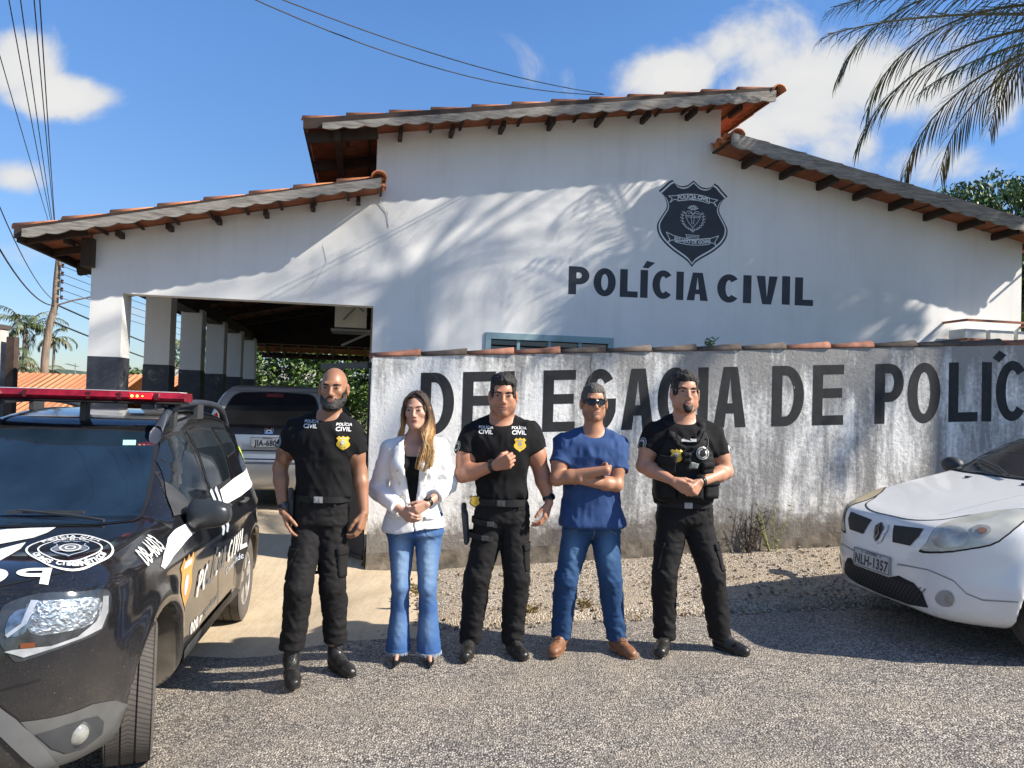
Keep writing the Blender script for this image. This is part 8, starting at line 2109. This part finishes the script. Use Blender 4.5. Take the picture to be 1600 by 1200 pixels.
# ------------------------------------------------------------------ man with crossed arms
def man4():
    P = PD['m4']; J0 = P['J']; P['loc'] = (.554, 5.09, gz(.554, 5.09)); J0['kR'] = (-.16,-.02,.475); J0['kL'] = (.128,-.02,.475)
    H = Head((-.008,0,1.630), yaw=radians(3), sc=1.02, wide=.96, nod=radians(-2))
    J0['wR'] = (.062,-.200,1.208); J0['wL'] = (-.100,-.165,1.135); hands = [dict(w=J0['wR'], d=A3(.05,.11,-.01), lat=(0,-.3,1), pn=(.3,1,.2), curls=(50,60,30), s=.80, thumb='fist'),
             dict(w=J0['wL'], d=A3(-.07,.09,-.01), lat=(0,-.3,1), pn=(-.3,1,.2), curls=(50,60,30), s=.80, thumb='fist')]
    o, F, J, V, keep = body_mesh(P, H, SK4, dict(jaw=.98), 1.0, hands=hands, fine=(J0['hR'], J0['hL']))
    x, y, z = H.local(V[:, 0], V[:, 1], V[:, 2]); n = vnoise(V[:, 0]*150, V[:, 1]*150, V[:, 2]*150)
    sb = np.clip((-.040-z)*40, 0, 1)*np.clip((z+.125)*30, 0, 1)*(y < .01)*(np.hypot(x/.022, (z+.0645)/.010) > 1); setattr_(o.data, 'dark', np.clip(sb*(.38+.25*n), 0, 1))
    bv = bvh_of(o.data); face_bits(o, bv, H, 1.1, shades=True)
    offset_shell(keep, H, lambda x, y, z: .006+.009*np.clip((z-.06)/.05, 0, 1), short_hair_region(.062, .056, -.008), 'hair', HAIRG, o, freq=(150,60,110), amp=.004)
    # sunglasses
    sg = empty('sunglasses'); sg.parent = o; SGM = mat('black_acetate', (.01,.01,.011), .2); LN = mat('sunglass_lens', (.012,.010,.012), .05)
    for s in (-1, 1):
        c = [(.006,.018),(.030,.022),(.056,.018),(.060,.004),(.052,-.015),(.030,-.020),(.012,-.014),(.006,.0)]
        b = MB(); pts = catmull([(x, z+.003) for x, z in c], 3)
        b.prism(pts, lambda a, q, t: tuple(H.p(s*a, -.108+abs(a)**2*5.0+t, q)), -.0, .003); b.build('lens', LN, sg)
        b = MB(); b.tube([H.p(s*a, -.1085+abs(a)**2*5.0, q) for a, q in pts+[pts[0]]], .0026*1.0, 6); b.tube([H.p(s*.059,-.090,.018), H.p(s*.079,-.065,.016), H.p(s*.083,.0,.008), H.p(s*.084,.02,-.008)], .0028, 6); b.build('frame', SGM, sg, smooth=True)
    b = MB(); b.tube([H.p(-.008,-.110,.012), H.p(0,-.113,.014), H.p(.008,-.110,.012)], .003, 6); b.build('bridge', SGM, sg)
    t, tb, _ = tee(P, J, NAVY, o, .812, (.60,.66), mus=1.03, armr=.072, seed=5., collar=.070, flare=.012, amp=.0065, loose=.016)
    put = patchfn(t, tb)
    def fade(V, J):
        f = np.zeros(len(V))
        for k in 'RL': kn = J['k'+k]; f = np.maximum(f, .75*np.exp(-(((V[:, 0]-kn[0]*.8)/.05)**2+((V[:, 2]-kn[2]-.20)/.13)**2))*(V[:, 1] < .03))
        return f
    p, pb = trousers(P, J, DEN2, o, .93, (.104,.076,.066), hemz=.075, seed=8., hipw=.190, hipd=.122, amp=.006, fadefn=fade, name='jeans'); seams(p, pb, J, .90, .185, mat('denim_stitch', (.12,.13,.13), .9))
    for k in 'RL': footwear(J, k, 'shoe', o)
    finish(o, P, 'man with sunglasses and crossed arms in blue shirt, jeans and tan shoes')
# ------------------------------------------------------------------ man in the tactical vest
def man5():
    P = PD['m5']; J0 = P['J']; P['loc'] = (1.169, 5.10, gz(1.169, 5.10)); J0['kR'] = (-.130,-.03,.50); J0['kL'] = (.186,-.02,.50)
    H = Head((-.018,0,1.690), yaw=radians(0), tilt=radians(1), sc=1.13, wide=.91, nod=radians(-4))
    hands = [dict(w=J0['wR'], d=A3(.085,-.035,-.045), lat=(.35,-.35,.8), pn=(0,1,-.15), curls=(38,45,28), s=1.02),
             dict(w=J0['wL'], d=A3(-.07,-.055,-.075), lat=(-.5,-.35,.5), pn=(.1,1,0), curls=(55,60,35), s=1.0)]
    o, F, J, V, keep = body_mesh(P, H, SK5, dict(jaw=1.12, full=1), 1.12, hands=hands, fine=(J0['hR'], J0['hL']))
    x, y, z = H.local(V[:, 0], V[:, 1], V[:, 2]); n = vnoise(V[:, 0]*150, V[:, 1]*150, V[:, 2]*150)
    sb = np.clip((-.050-z)*40, 0, 1)*np.clip((z+.125)*30, 0, 1)*(y < .01)*(np.hypot(x/.024, (z+.0645)/.010) > 1); setattr_(o.data, 'dark', np.clip(sb*(.15+.25*n), 0, 1))
    bv = bvh_of(o.data); face_bits(o, bv, H, 1.2)
    offset_shell(keep, H, lambda x, y, z: .0055+.017*np.clip((z-.045)/.05, 0, 1), short_hair_region(.066, .058, -.016), 'hair', HAIRB, o, freq=(75,75,75), amp=.006, seed=4)
    def reg(x, y, z):
        a = np.hypot(x/.034, (z+.081)/.041)-1; b_ = np.hypot(x/.021, (z+.0650)/.0105)-1; r_ = np.maximum(a*.03, -b_*.008); r_ = np.maximum(r_, z+.046); return np.maximum(r_, y+.04)
    offset_shell(keep, H, .0016, reg, 'goatee', BEARD, o, amp=.0015, taper=.004)
    t, tb, _ = tee(P, J, BLKT, o, .95, (.52,.55), mus=1.10, armr=.074, seed=9., collar=.068)
    sleeve_patch(t, tb, J, 'R', .32, .040); sleeve_patch(t, tb, J, 'L', .38, .026, WPR)
    # vest
    VM = m_cloth('vest_cordura', (.0115,.0115,.0125), .75, weave=700); Fv = Field(axis(-.26,.22,.007), axis(-.25,.2,.007), axis(.93,1.50,.007))
    Fv.loft([(.975,-.012,.012,.195,.150),(1.05,-.013,.012,.200,.152),(1.15,-.014,.012,.200,.156),(1.26,-.02,.010,.196,.158),(1.34,-.023,.010,.172,.150),(1.42,-.024,.012,.135,.125)], .02, p=3.0, rnd=.02)
    for s in (-1, 1):
        Fv.cone((-.02+s*.085,-.10,1.36), (-.02+s*.100,-.03,1.478), .038, .032, .02, flat=((0,1,0),1.6)); Fv.cone((-.02+s*.100,-.03,1.478), (-.02+s*.09,.09,1.42), .032, .034, .02)
    X, Y, Z = Fv.ax[:, None, None], Fv.ay[None, :, None], Fv.az[None, None, :]
    q = np.maximum(np.hypot((X+.022)/1.0, (Z-1.475)/1.25)-.072, Y-.3); Fv.D = smax(Fv.D, -q, .012)
    for s in (-1, 1): Fv.D = smax(Fv.D, -(np.hypot((X+.02-s*.225)/.8, (Z-1.36)/1.5)-.062+0*Y), .012)
    bandz = np.abs(np.mod(Z-.98, .038)-.019); Fv.D = Fv.D-.0022*(bandz < .013)*(Y < -.05)-fold(X, Y, Z, .003, (16,16,16), 3)
    me, _ = Fv.mesh('vest', 2); me.polygons.foreach_set('use_smooth', [True]*len(me.polygons)); ve = link('tactical_vest', me, o, VM); vb = bvh_of(me); put = patchfn(ve, vb)
    put('chest_panel', [(-.10,1.40),(-.07,1.415),(.03,1.415),(.06,1.40),(.05,1.365),(-.09,1.365)], VM, .010, thick=.010); put('name_tape', [(-.065,1.385),(.03,1.39),(.03,1.375),(-.065,1.372)], GPR, .012)
    for (x0, z0, w_, h_, th) in ((-.185,1.17,.085,.10,.030), (-.185,1.02,.09,.12,.030), (-.085,1.01,.075,.13,.034), (.0,1.01,.075,.13,.030), (.085,1.02,.085,.12,.028), (.065,1.17,.07,.075,.022), (-.06,1.24,.05,.06,.016)):
        pc = put('pouch', [(x0,z0),(x0+w_,z0),(x0+w_,z0+h_),(x0,z0+h_)], VM, th, thick=th+.006); put('pouch_flap', [(x0-.004,z0+h_*.62),(x0+w_+.004,z0+h_*.62),(x0+w_+.004,z0+h_+.006),(x0-.004,z0+h_+.006)], VM, th+.006, thick=.006, parent=pc)
    put('police_badge', shieldp(-.098, 1.287, .082), GOLD, .012, thick=.006); put('badge_mark', arc(-.098,1.29,.014,.015,0,360,12)[:-1], SILV, .0145)
    rp = put('round_badge', arc(.068,1.305,.041,.041,0,360,28)[:-1], SILV, .012, thick=.004); put('badge_ring', [arc(.068,1.305,.035,.035,0,360,24)[:-1], arc(.068,1.305,.030,.030,360,0,24)[:-1]], VM, .0135, parent=rp); put('badge_shield', shieldp(.068,1.305,.042), VM, .0135, parent=rp)
    put('medkit_label', [(-.02,1.215),(.035,1.20),(.042,1.235),(-.008,1.25)], mat('grey_green_label', (.22,.25,.22), .6), .020, thick=.012)
    for s in (-1, 1): put('shoulder_pad', [(-.02+s*.055,1.455),(-.02+s*.06,1.40),(-.02+s*.12,1.39),(-.02+s*.14,1.455)], VM, .010, thick=.012)
    for s in (-1, 1): put('strap', ribbon2([(-.02+s*.12,1.44),(-.02+s*.07,1.36),(-.02+s*.02,1.33)], .022), VM, .014, thick=.005)
    b = MB(); pts = [(.10,1.44),(.115,1.39),(.10,1.34),(.07,1.33)]; pp = []
    for x, z in pts:
        h = vb.ray_cast(Vector((x,-1,z)), Vector((0,1,0)));
        if h[0]: pp.append(h[0]+Vector((0,-.018,0)))
    b.tube(catmull([tuple(q) for q in pp], 5, closed=False), .0035, 6); b.build('radio_cord', RUB, ve, smooth=True)
    p, pb = trousers(P, J, BLKP, o, .985, (.106,.082,.074), hemz=.065, seed=11., hipw=.182, amp=.007); seams(p, pb, J, 0.96, 0.18, mat('dark_seam', (.004,.004,.004), .9)); cargo(p, pb, J, 'L', .40); cargo(p, pb, J, 'R', .40)
    ring_belt(P, p, .965, -.006, .012, .170, .124, .04, buckle=STEEL)
    for k in 'RL': footwear(J, k, 'sneaker', o)
    watch(J, 'L', o, .012, .034, 'square', (.040,.046))
    finish(o, P, 'dark-haired man with goatee in black tactical vest, hands folded, beside white hatchback')
man1(); woman(); man3(); man4(); man5()
